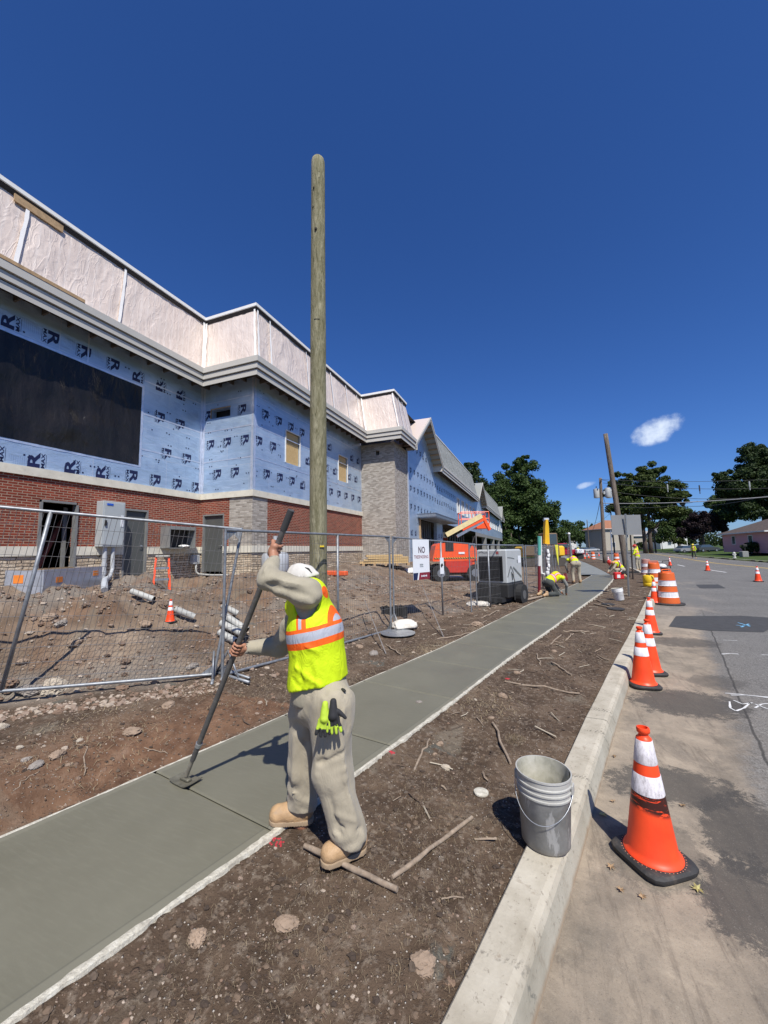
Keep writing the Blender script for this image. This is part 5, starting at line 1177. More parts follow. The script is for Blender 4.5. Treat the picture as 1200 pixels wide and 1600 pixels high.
def mat_vest(base,axis,fc,bands,stripes,lime=(.60,.78,.012)):
    """lime vest: bands measured along the spine, stripes along the facing direction, in the wearer's own space"""
    t=NT('hi_vis_vest'); co=t.coord('Object')
    def dot(v):
        x=t.n('VectorMath',operation='DOT_PRODUCT'); t.l(co,x.inputs[0]); x.inputs[1].default_value=tuple(v); return x.outputs['Value']
    h=dot(axis); f=dot(fc); wob=t.math('MULTIPLY',t.math('SUBTRACT',t.noise(co,6,3,.5),.5),.012); h=t.math('ADD',h,wob); f=t.math('ADD',f,wob)
    n=t.noise(co,9,4,.6); c=t.ramp(n,[(.3,tuple(x*.9 for x in lime)),(.7,lime)])
    OR=(.88,.13,.015); SI=(.40,.42,.47)
    def rng(v,a,b_): return t.math('MULTIPLY',t.math('GREATER_THAN',v,a),t.math('LESS_THAN',v,b_))
    for a,b_,s0,s1,z0 in stripes:
        up=t.math('GREATER_THAN',h,z0); c=t.mix(t.math('MULTIPLY',rng(f,a,b_),up),c,OR); c=t.mix(t.math('MULTIPLY',rng(f,s0,s1),up),c,SI)
    for a,b_,s0,s1 in bands: c=t.mix(rng(h,a,b_),c,OR); c=t.mix(rng(h,s0,s1),c,SI)
    f2=t.noise(t.coord('World',(2,2,1.),(.4,.3,0)),6,4,.6,1.2); t.bump(f2,.6,.025)
    return t.out(c,.7,spec=.25)
def cloth_obj(name,fn,lo,hi,h,mat,parent,smooth=True):
    V,F=surfnet(fn,lo,hi,h); b=MB(); b.add(V,F.tolist()); return b.build(name,mat,parent,smooth=smooth)
def foldn(P,amp,seed,sx=(7,7,3)):
    Q=P*np.array(sx); return amp*(vnoise(Q+3*vnoise(P*3,seed)[...,None],seed)+.5*vnoise(Q*2.1,seed+3))
def ridges(P,s,L):
    for a,b,am,w in L:
        a=pd(*a);b=pd(*b);ab=b-a; t=np.clip(((P-a)@ab)/(ab@ab),0,1); d=np.linalg.norm(P-(a+t[...,None]*ab),axis=-1); s=s-am*np.exp(-(d/w)**2)
    return s
dT=1.96
RT=[((500,1085,1.98),(522,1132,1.97),.012,.016),((545,1098,1.98),(528,1142,1.96),.012,.016),((498,1192,dT),(545,1172,dT),-.014,.013),((497,1210,dT),(542,1200,dT),.013,.014),((512,1120,dT),(503,1190,dT),-.014,.016),((530,1145,dT),(541,1215,dT),.012,.018),((541,1215,dT),(556,1290,1.94),.012,.018),((513,1222,dT),(530,1302,1.93),-.014,.016),((522,1303,1.93),(566,1312,1.95),.013,.011),((524,1288,1.93),(568,1296,1.95),-.012,.011),((526,1272,1.93),(560,1285,1.93),.010,.012),
 ((460,1150,2.18),(455,1240,2.17),.013,.018),((476,1160,2.17),(470,1270,2.17),-.015,.018),((455,1264,2.17),(495,1280,2.18),.013,.012),((457,1252,2.17),(492,1264,2.17),-.012,.011),((456,1240,2.17),(490,1250,2.16),.010,.012),((505,1065,2.02),(548,1085,2.05),-.008,.010),((470,1075,2.1),(495,1120,2.05),-.014,.018),((536,1072,2.02),(542,1140,2.0),-.008,.008)]
RS_=[((428,903,2.03),(492,918,2.03),.013,.015),((425,914,2.04),(500,936,2.03),-.015,.013),((432,924,2.05),(500,948,2.04),.012,.013),((440,890,2.04),(485,900,2.04),-.011,.013),((412,893,2.04),(424,872,2.12),.010,.012),((422,897,2.03),(432,876,2.12),-.011,.010),((414,908,2.04),(430,918,2.03),-.012,.012),((395,1018,2.38),(440,1006,2.42),.010,.012),((400,1028,2.38),(440,1024,2.42),-.011,.012)]
RV=[((455,1040,2.05),(500,1072,2.02),.012,.016),((465,1022,2.05),(472,1068,2.04),-.012,.014),((500,1018,2.02),(540,1050,2.05),-.012,.016),((478,1012,2.03),(530,1032,2.03),.010,.015),((515,1040,2.02),(520,1062,2.02),.012,.014),((485,1040,2.03),(492,1068,2.03),-.010,.012),((505,935,2.04),(515,970,2.05),-.008,.012),((452,1058,2.06),(470,1075,2.04),-.012,.012)]
def crease(P,amp,seed,sx):
    Q=P*np.array(sx)+1.2*np.stack([vnoise(P*2.5,seed+k) for k in range(3)],-1); a=np.abs(vnoise(Q,seed)); b_=np.abs(vnoise(Q*1.9+4,seed+9)); return amp*(np.minimum(a,.5)+.45*np.minimum(b_,.5))
def bbox(pts,pad): P=np.array(pts); return P.min(0)-pad,P.max(0)+pad

def hand_prims(c,sh,out,wrist,r=.020,thumbside=1.,s=1.):
    """fingers curled round a shaft through c along sh; out = from the shaft towards the back of the palm"""
    sh=sh/np.linalg.norm(sh); out=out-sh*(out@sh); out/=np.linalg.norm(out); sd_=np.cross(sh,out); pr=[]
    pc=c+out*(r+.016)
    for i,(L,rr) in enumerate(((.92,.0095),(1.,.0100),(.96,.0095),(.80,.0082))):
        o=c+sh*((1.5-i)*.0215*s); R_f=r+.0085; P=[]
        for k in range(5):
            a=.15+k/4*3.7*L; P.append(o+(out*math.cos(a)+sd_*math.sin(a)*1.0)*(R_f+(.006 if k==0 else 0)))
        pr+=[(P[k],P[k+1],rr*(1-.06*k),rr*(1-.06*(k+1))) for k in range(4)]
    T=[pc-sd_*.012+sh*.030*thumbside,c-sd_*(r+.014)+sh*.040*thumbside,c-sd_*(r*.5)-out*(r+.008)+sh*.036*thumbside,c-out*(r+.010)+sd_*.012+sh*.028*thumbside]
    th=[(T[k],T[k+1],(.0135,.0115,.0105)[k],(.0115,.0105,.009)[k]) for k in range(3)]
    palm=[(pc+sh*.030,pc-sh*.030,.019,.017),(pc+sh*.022-sd_*.010,pc-sh*.022-sd_*.012,.017,.016),(pc-sd_*.004,wrist,.024,.026)]
    return pr,th,palm
def hand_mesh(mb,*a,**k):
    pr,th,palm=hand_prims(*a,**k); pts=[q for p in pr+th+palm for q in p[:2]]; lo,hi=bbox(pts,.035)
    def fn(P):
        f=[sd_cap(P,*p) for p in pr]; fingers=None
        for i in range(4):
            q=smins(f[i*4:i*4+4],.004); fingers=q if fingers is None else np.minimum(fingers,q)
        return smin(smin(smins([sd_cap(P,*p) for p in palm],.012),fingers,.005),smins([sd_cap(P,*p) for p in th],.005),.006)
    V,F=surfnet(fn,lo,hi,.0042); mb.add(V,F.tolist())

# ---------------------------------------------------------------- the finisher in front
def main_worker():
    base=pz(500,1310,0.); base[2]=0
    W=thing('person',base,'worker in lime vest and khaki clothes bending over the long-handled concrete tool','person')
    fc=-R0*.96+F0*.28; left=np.cross(U0,fc)
    J={k:pd(*v) for k,v in dict(hipL=(512,1098,2.09),hipR=(483,1096,2.27),kneeL=(518,1203,2.04),kneeR=(475,1196,2.27),ankL=(546,1300,2.0),ankR=(473,1283,2.26),
        waist=(500,1062,2.18),chest=(492,985,2.21),top=(484,940,2.23),neck=(483,918,2.25),head=(473,912,2.27),
        shL=(478,928,2.11),shR=(476,945,2.40),elL=(420,905,2.09),haL=(428,864,2.245),elR=(438,1010,2.50),haR=(372,1027,2.376)).items()}
    TB=pz(290,1222,0)+np.array([0,0,.03]); TT=pd(455,797,2.25); sh=(TT-TB)/np.linalg.norm(TT-TB)
    # snap the hands on the handle
    for k in ('haL','haR'): J[k]=TB+sh*((J[k]-TB)@sh)
    # ---- tool (held, so a thing of its own)
    T=thing('concrete_groover',TB,'long grey handle with a flat bronze jointing head, held by the bent worker','hand tool')
    mh=plain('worn_grey_pole',(.115,.11,.105),.55,.25,var=.25,nscale=18,dirt=(.25,.24,.21),dirtamt=.4)
    MB().tube([TB+sh*.16,TB+sh*.7,TT-sh*.12],.0175,14).build('handle',mh,T,smooth=True,angle=50); MB().tube([TT-sh*.13,TT],.0205,14).build('handle_grip',plain('rubber_grip',(.05,.05,.05),.8),T,smooth=True,angle=50)
    MB().tube([TB+sh*.015,TB+sh*.30],.0135,12).build('socket',plain('muddy_steel',(.22,.20,.16),.6,.2,var=.3,nscale=20),T,smooth=True,angle=50); MB().tube([TB+sh*.28,TB+sh*.31],.022,14).build('collar',MSTEEL,T,smooth=True,angle=50)
    jd=(pz(427,1297)-pz(245,1208)); jd/=np.linalg.norm(jd); jr=math.atan2(jd[1],jd[0]); b=MB()
    n_=12; V=[]; L,Wd=.19,.125
    for i in range(n_+1):
        for j in range(5):
            u=(i/n_-.5)*L; v=(j/4-.5)*Wd; z=.010+.030*(abs(u)/(L/2))**4*.5+.004*(abs(v)/(Wd/2))**3; V.append((u*math.cos(jr)-v*math.sin(jr)+TB[0],u*math.sin(jr)+v*math.cos(jr)+TB[1],z))
    k=len(V); V+=[(x,y,z-.005) for x,y,z in V]; f=[]
    for i in range(n_):
        for j in range(4): a=i*5+j; f+=[(a,a+5,a+6,a+1),(k+a,k+a+1,k+a+6,k+a+5)]
        for j in (0,4): a=i*5+j; f.append((a,a+5,k+a+5,k+a))
    for i in (0,n_):
        for j in range(4): a=i*5+j; f.append((a,a+1,k+a+1,k+a))
    b.add(V,f); b.box((TB[0],TB[1],.022),(.09,.035,.02),jr,bev=.005); b.build('jointer_plate',plain('bronze_plate',(.17,.16,.12),.55,.4,var=.25,nscale=25),T,smooth=True,angle=35)
    # ---- body
    hd=J['head']; hf=fc*.75-U0*.66; hf/=np.linalg.norm(hf); hu=U0*.75+fc*.66; hu/=np.linalg.norm(hu); hs=np.cross(hu,hf); HM=np.stack([hf,hs,hu])
    toeL=pd(516,1346,1.95); toeL[2]=.045; heelL=pd(560,1326,2.02); heelL[2]=.05; toeR=pd(434,1283,2.25); toeR[2]=.045; heelR=pd(478,1288,2.25); heelR[2]=.055
    def body(P):
        s=[sd_cap(P,J['waist'],J['chest'],.115,.12),sd_cap(P,J['chest'],J['top'],.12,.09),sd_cap(P,J['shL'],J['shR'],.05,.05),sd_cap(P,J['top'],J['neck'],.06,.052),sd_cap(P,J['neck'],hd,.052,.055),
           sd_cap(P,J['shL'],J['elL'],.046,.036),sd_cap(P,J['elL'],J['haL']-sh*0+(J['elL']-J['haL'])*.2,.036,.026),sd_cap(P,J['shR'],J['elR'],.046,.036),sd_cap(P,J['elR'],J['haR']+(J['elR']-J['haR'])*.2,.036,.026),
           sd_cap(P,J['waist'],J['hipL'],.11,.085),sd_cap(P,J['waist'],J['hipR'],.11,.085),sd_cap(P,J['hipL'],J['kneeL'],.08,.055),sd_cap(P,J['kneeL'],J['ankL'],.055,.04),sd_cap(P,J['hipR'],J['kneeR'],.08,.055),sd_cap(P,J['kneeR'],J['ankR'],.055,.04),
           sd_cap(P,J['ankL'],toeL,.04,.03),sd_cap(P,J['ankR'],toeR,.04,.03)]
        b_=smins(s,.03)
        H=[sd_ell(P,hd+hu*.015,(.088,.070,.105),HM),sd_ell(P,hd+hf*.03-hu*.055,(.058,.050,.055),HM),sd_cap(P,hd+hf*.088+hu*.01,hd+hf*.112-hu*.022,.009,.014),sd_cap(P,hd+hf*.082-hu*.052+hs*.02,hd+hf*.082-hu*.052-hs*.02,.009,.009),
           sd_cap(P,hd+hf*.082+hu*.025+hs*.04,hd+hf*.082+hu*.025-hs*.04,.008,.008)]
        h_=smins(H,.012)
        for s_ in (-1,1): h_=smin(h_,sd_ell(P,hd+hs*.077*s_-hf*.005,(.018,.010,.030),HM),.006)
        for s_ in (-1,1): h_=np.maximum(h_,-(np.linalg.norm(P-(hd+hf*.094+hu*.008+hs*.032*s_),axis=-1)-.012))
        return smin(b_,h_,.03)
    lo,hi=bbox([J[k] for k in J]+[toeL,toeR],.13); V,F=surfnet(body,lo,hi,.0105); b=MB(); b.add(V,F.tolist())
    wl=J['haL']; wristL=J['haL']+(J['elL']-J['haL'])/np.linalg.norm(J['elL']-J['haL'])*.085; wristR=J['haR']+(J['elR']-J['haR'])/np.linalg.norm(J['elR']-J['haR'])*.085
    hand_mesh(b,J['haL'],sh,(wristL-J['haL'])*.6-F0*.35*.1+(-R0)*.02,wristL,r=.0185,thumbside=1.,s=1.08)
    hand_mesh(b,J['haR'],-sh,(wristR-J['haR']),wristR,r=.0185,thumbside=1.,s=1.08)
    b.build('body',MSKIN,W,smooth=True)
    # eyes as small inset beads
    # ---- trousers
    hemL=J['ankL']; hemR=J['ankR']+U0*.025
    def trous(P):
        s=smins([sd_cap(P,J['waist']+U0*.02,(J['hipL']+J['hipR'])/2-fc*.02,.142,.150),sd_cap(P,J['hipL']-fc*.02,J['kneeL'],.128,.106),sd_cap(P,J['hipR'],J['kneeR'],.122,.100),sd_cap(P,J['kneeL'],hemL,.104,.092),sd_cap(P,J['kneeR'],hemR,.098,.088)],.035)
        w=np.clip((1.0-P[...,2])/.25,0,1); s=ridges(P,s,RT)
        s=s+crease(P,.024,5,(5.5,5.5,1.2))*(.55+.45*w)+crease(P,.004,6,(9,9,5))-.007
        # bunching above the hem and behind the knee
        for k_,a_ in ((hemL,.005),(hemR,.005)):
            d=np.linalg.norm(P-k_,axis=-1); s=s+a_*np.sin(P[...,2]*80+(P@F0)*35+9*vnoise(P*7,8))*np.exp(-(d/.13)**2)
        s=np.maximum(s,(hemL[2]-.035)-P[...,2]+.25*((P-hemL)@fc)*(np.linalg.norm((P-hemL)[...,:2],axis=-1)<.16)); s=np.maximum(s,P[...,2]-(J['waist'][2]+.03+.1*((P-J['waist'])@-fc)))
        # hollow hems
        for a,c_ in ((J['kneeL'],hemL),(J['kneeR'],hemR)): s=np.maximum(s,-sd_cap(P,a+(c_-a)*.75,a+(c_-a)*1.7,.05,.082))
        return s
    lo,hi=bbox([J['waist'],J['hipL'],J['kneeL'],hemL,hemR,J['kneeR']],.19); tr=cloth_obj('trousers',trous,lo,hi,.0088,MKH,W)
    b=MB(); c=pd(536,1078,2.04); b.blob(c,(.028,.010,.008),2,2,.05); b.build('pocket_opening',MBLK,tr)
    # ---- shirt with sleeves and tail
    def shirt(P):
        tor=smins([sd_cap(P,J['hipL']*.5+J['hipR']*.5+U0*.05,J['chest'],.152,.135),sd_cap(P,J['chest'],J['top'],.135,.105),sd_cap(P,J['shL']+left*-.02,J['shR'],.078,.07),sd_cap(P,J['top'],J['neck'],.075,.062)],.04)
        a1=smins([sd_cap(P,J['shL'],J['elL'],.078,.062),sd_cap(P,J['elL'],J['haL']+(J['elL']-J['haL'])*.42,.061,.037)],.025)
        a2=smins([sd_cap(P,J['shR'],J['elR'],.078,.062),sd_cap(P,J['elR'],J['haR']+(J['elR']-J['haR'])*.30,.060,.040)],.025)
        s=smin(smin(tor,a1,.03),a2,.03)
        s=ridges(P,s,RS_); ab=J['elL']-J['shL'];t_=((P-J['shL'])@ab)/(ab@ab)
        s=s+crease(P,.013,15,(4.5,4.5,7))-.006+.004*np.sin(((P@U0)*60+(P@fc)*28)+5*vnoise(P*5,3))*np.clip(1-a1/.03,0,1)
        # torn drooping cuff and hem
        s=np.maximum(s,(J['hipL'][2]-.015+.07*((P-J['waist'])@-fc))-P[...,2]) if True else s
        for e,h_,r_ in ((J['elL'],J['haL'],.030),(J['elR'],J['haR'],.030)): s=np.maximum(s,-sd_cap(P,h_+(e-h_)*.46,h_-(e-h_)*.3,r_,.034))
        return s
    lo,hi=bbox([J[k] for k in ('waist','chest','top','shL','shR','elL','haL','elR','haR','neck','hipL')],.17); cloth_obj('shirt',shirt,lo,hi,.0088,MKS,W)
    # ---- vest
    ax=U0*math.cos(.20)+fc*math.sin(.20)
    lp=np.array(W['_org'])
    hz=lambda px,py,d=2.05:(pd(px,py,d)-lp)@ax
    hb=[hz(531,971),hz(531,1003)]; mid0,mid1=hz(531,977),hz(531,992)
    fp=fc-ax*(fc@ax); fp/=np.linalg.norm(fp); ff=lambda px,py,d=2.06:(pd(px,py,d)-lp)@fp
    fp=fc-ax*(fc@ax); fp/=np.linalg.norm(fp); MV=mat_vest(lp,ax,fp,[(hb[1],hb[0],mid1,mid0)],[(ff(529,950,2.16),ff(509,950,2.12),ff(526,950,2.15),ff(516,950,2.13),mid0),(ff(470,950),ff(452,950),ff(462,950),ff(456,950),mid0)])
    def vest(P):
        tor=smins([sd_cap(P,J['waist']+fc*.0,J['chest'],.164,.150),sd_cap(P,J['chest'],J['top'],.150,.112),sd_cap(P,J['shL']-left*.07,J['shR']+left*.07,.082,.085)],.05)
        fl=np.clip((J['waist'][2]+.12-P[...,2])/.12,0,1.3); tor=tor-.018*fl*np.clip(((P-J['waist'])@fc)*8,-.3,1)
        s=tor+crease(P,.009,25,(7,7,3))*(.6+fl*.7)-.003
        inn=tor+.024
        s=np.maximum(s,-inn)*1.0 if False else s
        hem=J['waist'][2]-.005-.22*((P-J['waist'])@fc)+.012*vnoise(P*7,4)
        s=np.maximum(s,hem-P[...,2])
        # arm holes
        s=ridges(P,s,RV)
        for S_,d in ((J['shL'],left),(J['shR'],-left)):
            q=P-S_-fc*.012; cy_=(np.sqrt(((q@fc)/.076)**2+((q@U0+.012)/.125)**2)-1)*.076; s=np.maximum(s,-np.maximum(cy_,-(q@d)-.045)); continue
            M=np.stack([fc,d,U0]); s=np.maximum(s,-sd_ell(P,S_+d*.14-U0*.005+fc*.018,(.074,.24,.122),M))
        s=np.maximum(s,-sd_cap(P,J['top']+U0*.05+fc*.03,J['neck']+fc*.05+U0*.08,.068,.095))
        return s
    lo,hi=bbox([J['waist'],J['chest'],J['top'],J['shL'],J['shR']],.22); cloth_obj('vest',vest,lo,hi,.0072,MV,W)
    # ---- cap
    def cap(P):
        s=sd_ell(P,hd+hu*.018-hf*.008,(.099,.082,.110),HM)+crease(P,.022,31,(9,9,9))-.006; s=np.maximum(s,-sd_ell(P,hd+hu*.0,(.088,.072,.10),HM)); q=(P-hd)
        s=np.maximum(s,-(q@hu)+.006-(q@hf)*-.25+.012*vnoise(P*18,12))
        tail=sd_cap(P,hd-hf*.085+hu*.03,hd-hf*.108-hu*.02,.020,.012)
        return smin(s,tail,.012)
    lo,hi=bbox([hd],.19); c_=cloth_obj('cap',cap,lo,hi,.006,MCAPW,W); MB().tube([hd-hf*.085+hu*.05+left*.03,hd-hf*.10+hu*.03+left*.035,hd-hf*.095+left*.03],.005,6).build('cap_tie',MBLK,c_)
    # ---- boots
    for tag_,an,toe,heel in (('L',J['ankL'],toeL,heelL),('R',J['ankR'],toeR,heelR)):
        d=toe-heel; d[2]=0; d/=np.linalg.norm(d); 
        def boot(P,an=an,toe=toe,heel=heel,d=d):
            s=smins([sd_cap(P,heel+U0*.012,toe,.040,.043),sd_cap(P,toe-d*.05+U0*.008,toe-d*.005,.045,.046),sd_cap(P,heel+U0*.01,an+U0*.07,.045,.052),sd_cap(P,an,toe-d*.07+U0*.015,.05,.042)],.025)
            s=s+foldn(P,.0025,41,(22,22,22)); return np.maximum(s,.017-P[...,2])
        lo,hi=bbox([an+U0*.06,toe,heel],.075); o=cloth_obj('boot',boot,lo,hi,.006,MBOOT,W)
        def sole(P,toe=toe,heel=heel,d=d):
            q=P.copy(); q[...,2]=0; a=heel.copy();a[2]=0;c2=toe.copy();c2[2]=0; s=smins([sd_cap(q,a,c2,.045,.050)],.01); return np.maximum(np.maximum(s,P[...,2]-.027),.001-P[...,2])
        lo,hi=bbox([toe,heel],.08); lo[2]=-.01; cloth_obj('sole',sole,lo,hi,.006,MSOLE,o,smooth=False)
    # ---- gloves hanging from the hip pocket
    gb=pd(516,1100,1.9); G=thing('work_gloves',gb,'pair of black and yellow-green work gloves hanging from the back pocket of the bent worker','gloves')
    mb_=plain('black_glove',(.02,.02,.022),.8); my=plain('lime_glove_back',(.42,.58,.04),.8)
    for i,(px,py,dx,m_) in enumerate(((507,1122,-3,my),(520,1118,6,mb_))):
        c=pd(px,py,1.905); pr=[(pd(px+1,py-22,1.92),c,.016,.024)]; fin=[]
        for k in range(4): a=c+R0*(-.024+.016*k)-U0*.01; fin.append((a,a+R0*(dx*.0016+(k-1.5)*.006)-U0*(.060+.010*(k in (1,2)))+left*.008,.0095,.0080))
        fin.append((c+R0*.028+U0*.02,c+R0*.062-U0*.012*(1 if i else 2.5),.010,.009))
        def gl(P,pr=pr,fin=fin):
            s=smins([sd_cap(P,*q) for q in pr],.01); f_=sd_cap(P,*fin[0])
            for q in fin[1:]: f_=np.minimum(f_,sd_cap(P,*q))
            return smin(s,f_,.008)+foldn(P,.0015,50+i,(30,30,30))
        lo,hi=bbox([q for p in pr+fin for q in p[:2]],.045); V,F=surfnet(gl,lo,hi,.005); b=MB(); cen=V[F].mean(1); mi=((cen@U0<c[2]-.045)^(i==1)).astype(int); b.add(V,F.tolist(),mi.tolist()); b.build('glove',[my,mb_],G,smooth=True)
    return J
JW=main_worker()

# ---------------------------------------------------------------- workers further along
MHELR=plain('red_helmet',(.50,.03,.02),.35); MHELD=plain('dark_helmet',(.16,.03,.03),.4); MHELY=plain('yellow_helmet',(.75,.62,.05),.35)
def worker(label,J,fc,helmet,trousers=MDKT,sleeves=MGRS,h=.022,group=None,bandz=None,crouch=False):
    base=(J['fL']+J['fR'])/2; base=np.array([base[0],base[1],min(J['fL'][2],J['fR'][2])-.03]); W=thing('person',base,label,'person',group)
    hd=J['head']; ups=hd-J['neck']; ups/=np.linalg.norm(ups)+1e-9; hf=fc-ups*(fc@ups); hf/=np.linalg.norm(hf); hs=np.cross(ups,hf); HM=np.stack([hf,hs,ups])
    arms=lambda P,g:smins([sd_cap(P,J['sL'],J['eL'],.05*g,.042*g),sd_cap(P,J['eL'],J['hL'],.042*g,.032*g),sd_cap(P,J['sR'],J['eR'],.05*g,.042*g),sd_cap(P,J['eR'],J['hR'],.042*g,.032*g)],.02)
    legs=lambda P,g:smins([sd_cap(P,J['pL'],J['kL'],.085*g,.065*g),sd_cap(P,J['kL'],J['aL'],.062*g,.05*g),sd_cap(P,J['pR'],J['kR'],.085*g,.065*g),sd_cap(P,J['kR'],J['aR'],.062*g,.05*g)],.03)
    def hands(P):
        r=None
        for e,q in (('eL','hL'),('eR','hR')):
            d=J[q]-J[e]; d=d/np.linalg.norm(d); sd2=np.cross(d,fc); sd2/=np.linalg.norm(sd2)+1e-9; a=J[q]+d*.05; s=sd_cap(P,J[q],a,.03,.034)
            for k in range(4): s=smin(s,sd_cap(P,a+sd2*(k-1.5)*.02,a+d*(.075-.01*abs(k-1.4))+sd2*(k-1.5)*.022+fc*.01,.010,.008),.006)
            s=smin(s,sd_cap(P,J[q]+sd2*.025,J[q]+d*.06+sd2*.058,.012,.010),.008); r=s if r is None else np.minimum(r,s)
        return r
    def body(P):
        s=smins([arms(P,.85),legs(P,.8),sd_cap(P,J['pelvis'],J['chest'],.11,.12),sd_cap(P,J['chest'],J['neck'],.10,.05),sd_cap(P,J['neck'],hd,.05,.05)],.03)
        s=smin(s,smin(sd_ell(P,hd,(.095,.075,.115),HM),sd_cap(P,hd+hf*.09,hd+hf*.11-ups*.02,.01,.014),.01),.02); return smin(s,hands(P),.01)
    lo,hi=bbox(list(J.values()),.17); cloth_obj('body',body,lo,hi,h*.8,MSKIN,W)
    cloth_obj('trousers',lambda P:smins([legs(P,1.12),sd_cap(P,J['pL'],J['pR'],.12,.12),sd_cap(P,J['pelvis'],J['pelvis']+(J['chest']-J['pelvis'])*.3,.13,.12)],.04)+foldn(P,.007,3),*bbox([J[k] for k in ('pelvis','pL','pR','kL','kR','aL','aR','chest')],.16),h,trousers,W)
    cloth_obj('shirt',lambda P:smin(arms(P,1.15),sd_cap(P,J['pelvis'],J['chest'],.13,.13),.03)+foldn(P,.005,9),*bbox([J[k] for k in ('sL','sR','eL','eR','hL','hR','pelvis','chest')],.16),h,sleeves,W)
    ax=J['neck']-J['pelvis'];L=np.linalg.norm(ax);ax=ax/L; org=np.array(W['_org']); p0=(J['pelvis']-org)@ax
    sv=np.cross(ax,fc); sv/=np.linalg.norm(sv)
    mv=mat_vest(org,ax,sv,[(p0+L*.30,p0+L*.48,p0+L*.35,p0+L*.43)],[((J['chest']-org)@sv+a,(J['chest']-org)@sv+a+.07,(J['chest']-org)@sv+a+.022,(J['chest']-org)@sv+a+.05,p0+L*.4) for a in (-.13,.06)],lime=(.60,.72,.012))
    cloth_obj('vest',lambda P:np.maximum(smins([sd_cap(P,J['pelvis']+ax*.05,J['chest'],.155,.16),sd_cap(P,J['chest'],J['neck']-ax*.04,.155,.10),sd_cap(P,J['sL'],J['sR'],.07,.07)],.04)+foldn(P,.006,7),-((P-J['pelvis'])@ax)-.02),*bbox([J[k] for k in ('pelvis','chest','neck','sL','sR')],.21),h*.9,mv,W)
    for a,f_ in (('aL','fL'),('aR','fR')): cloth_obj('boot',lambda P:smin(sd_cap(P,J[a],J[f_],.055,.045),sd_cap(P,J[a]-U0*.03,J[a]+U0*.05,.05,.05),.02),*bbox([J[a],J[f_]],.09),h*.8,MBOOT,W)
    if helmet is not None:
        cloth_obj('helmet',lambda P:smin(np.maximum(sd_ell(P,hd+ups*.03,(.135,.118,.13),HM),-((P-hd)@ups)+.03),np.maximum(sd_ell(P,hd+ups*.035+hf*.03,(.165,.125,.018),HM),-1),.01),*bbox([hd],.22),h*.6,helmet,W)
    return W
def frame(base,ang): # fc direction & side
    f=np.array([math.cos(ang),math.sin(ang),0]); return f,np.cross(U0,f)
a_F=math.atan2(F0[1],F0[0]); a_R=math.atan2(R0[1],R0[0])
def Lp(base,f,l,x,y,z): return np.array(base)+f*x+l*y+U0*z
# kneeling man smoothing the edge (back to us, leaning right over the slab)
B=pz(862,931,0.); f,l=frame(B,a_R+.35); q=lambda x,y,z:Lp(B,f,l,x,y,z)
worker('kneeling worker in yellow vest bent low over the far edge of the wet sidewalk',dict(pelvis=q(-.12,0,.46),chest=q(.20,-.02,.62),neck=q(.36,-.03,.60),head=q(.50,-.03,.55),sL=q(.30,.18,.60),sR=q(.30,-.20,.58),eL=q(.40,.26,.36),eR=q(.42,-.24,.34),hL=q(.52,.14,.10),hR=q(.50,-.12,.09),pL=q(-.12,.11,.42),pR=q(-.12,-.11,.42),kL=q(.10,.16,.08),kR=q(.08,-.17,.08),aL=q(-.30,.15,.09),aR=q(-.34,-.16,.09),fL=q(-.42,.15,.05),fR=q(-.46,-.16,.05)),f,MHELD)
B=pz(901,911,0.); f,l=frame(B,a_F-.1); q=lambda x,y,z:Lp(B,f,l,x,y,z)
worker('stooping worker seen from behind in yellow vest beyond the kneeling one',dict(pelvis=q(-.05,0,.86),chest=q(.20,0,1.02),neck=q(.38,0,1.00),head=q(.50,-.02,.95),sL=q(.32,.19,1.0),sR=q(.32,-.19,1.0),eL=q(.38,.28,.76),eR=q(.36,-.30,.76),hL=q(.42,.22,.52),hR=q(.44,-.24,.52),pL=q(-.05,.11,.84),pR=q(-.05,-.11,.84),kL=q(.06,.13,.46),kR=q(.03,-.14,.46),aL=q(0,.12,.09),aR=q(-.04,-.15,.09),fL=q(.14,.12,.04),fR=q(.10,-.16,.04)),f,MHELD,MKH)
B=pz(966,903,-.03); f,l=frame(B,a_R+3.0); q=lambda x,y,z:Lp(B,f,l,x,y,z)
worker('crouching worker in red helmet at the end of the new sidewalk',dict(pelvis=q(-.20,0,.46),chest=q(.05,0,.72),neck=q(.20,0,.78),head=q(.32,0,.80),sL=q(.12,.18,.74),sR=q(.12,-.18,.74),eL=q(.28,.24,.5),eR=q(.26,-.24,.5),hL=q(.42,.14,.32),hR=q(.40,-.14,.3),pL=q(-.2,.12,.42),pR=q(-.2,-.12,.42),kL=q(.14,.16,.42),kR=q(.0,-.2,.10),aL=q(.08,.16,.09),aR=q(-.4,-.2,.09),fL=q(.22,.16,.04),fR=q(-.5,-.2,.05)),f,MHELR,MKH,MKH)
B=pz(998,892,-.10); f,l=frame(B,a_F+.7); q=lambda x,y,z:Lp(B,f,l,x,y,z)
worker('standing worker in red helmet and vest right of the square sign back, one arm out',dict(pelvis=q(0,0,.92),chest=q(.06,0,1.25),neck=q(.08,0,1.47),head=q(.12,0,1.63),sL=q(.06,.2,1.40),sR=q(.06,-.2,1.40),eL=q(.12,.30,1.14),eR=q(.10,-.42,1.42),hL=q(.3,.26,1.0),hR=q(.14,-.52,1.62),pL=q(0,.11,.88),pR=q(0,-.11,.88),kL=q(.06,.14,.48),kR=q(.0,-.15,.48),aL=q(.0,.15,.09),aR=q(-.04,-.18,.09),fL=q(.15,.15,.04),fR=q(.1,-.2,.04)),f,MHELR,MKH,mat_cloth('lime_sleeve',(.60,.72,.02)))
B=pz(1085,872.5,-.02); f,l=frame(B,a_R+3.5); q=lambda x,y,z:Lp(B,f,l,x,y,z)
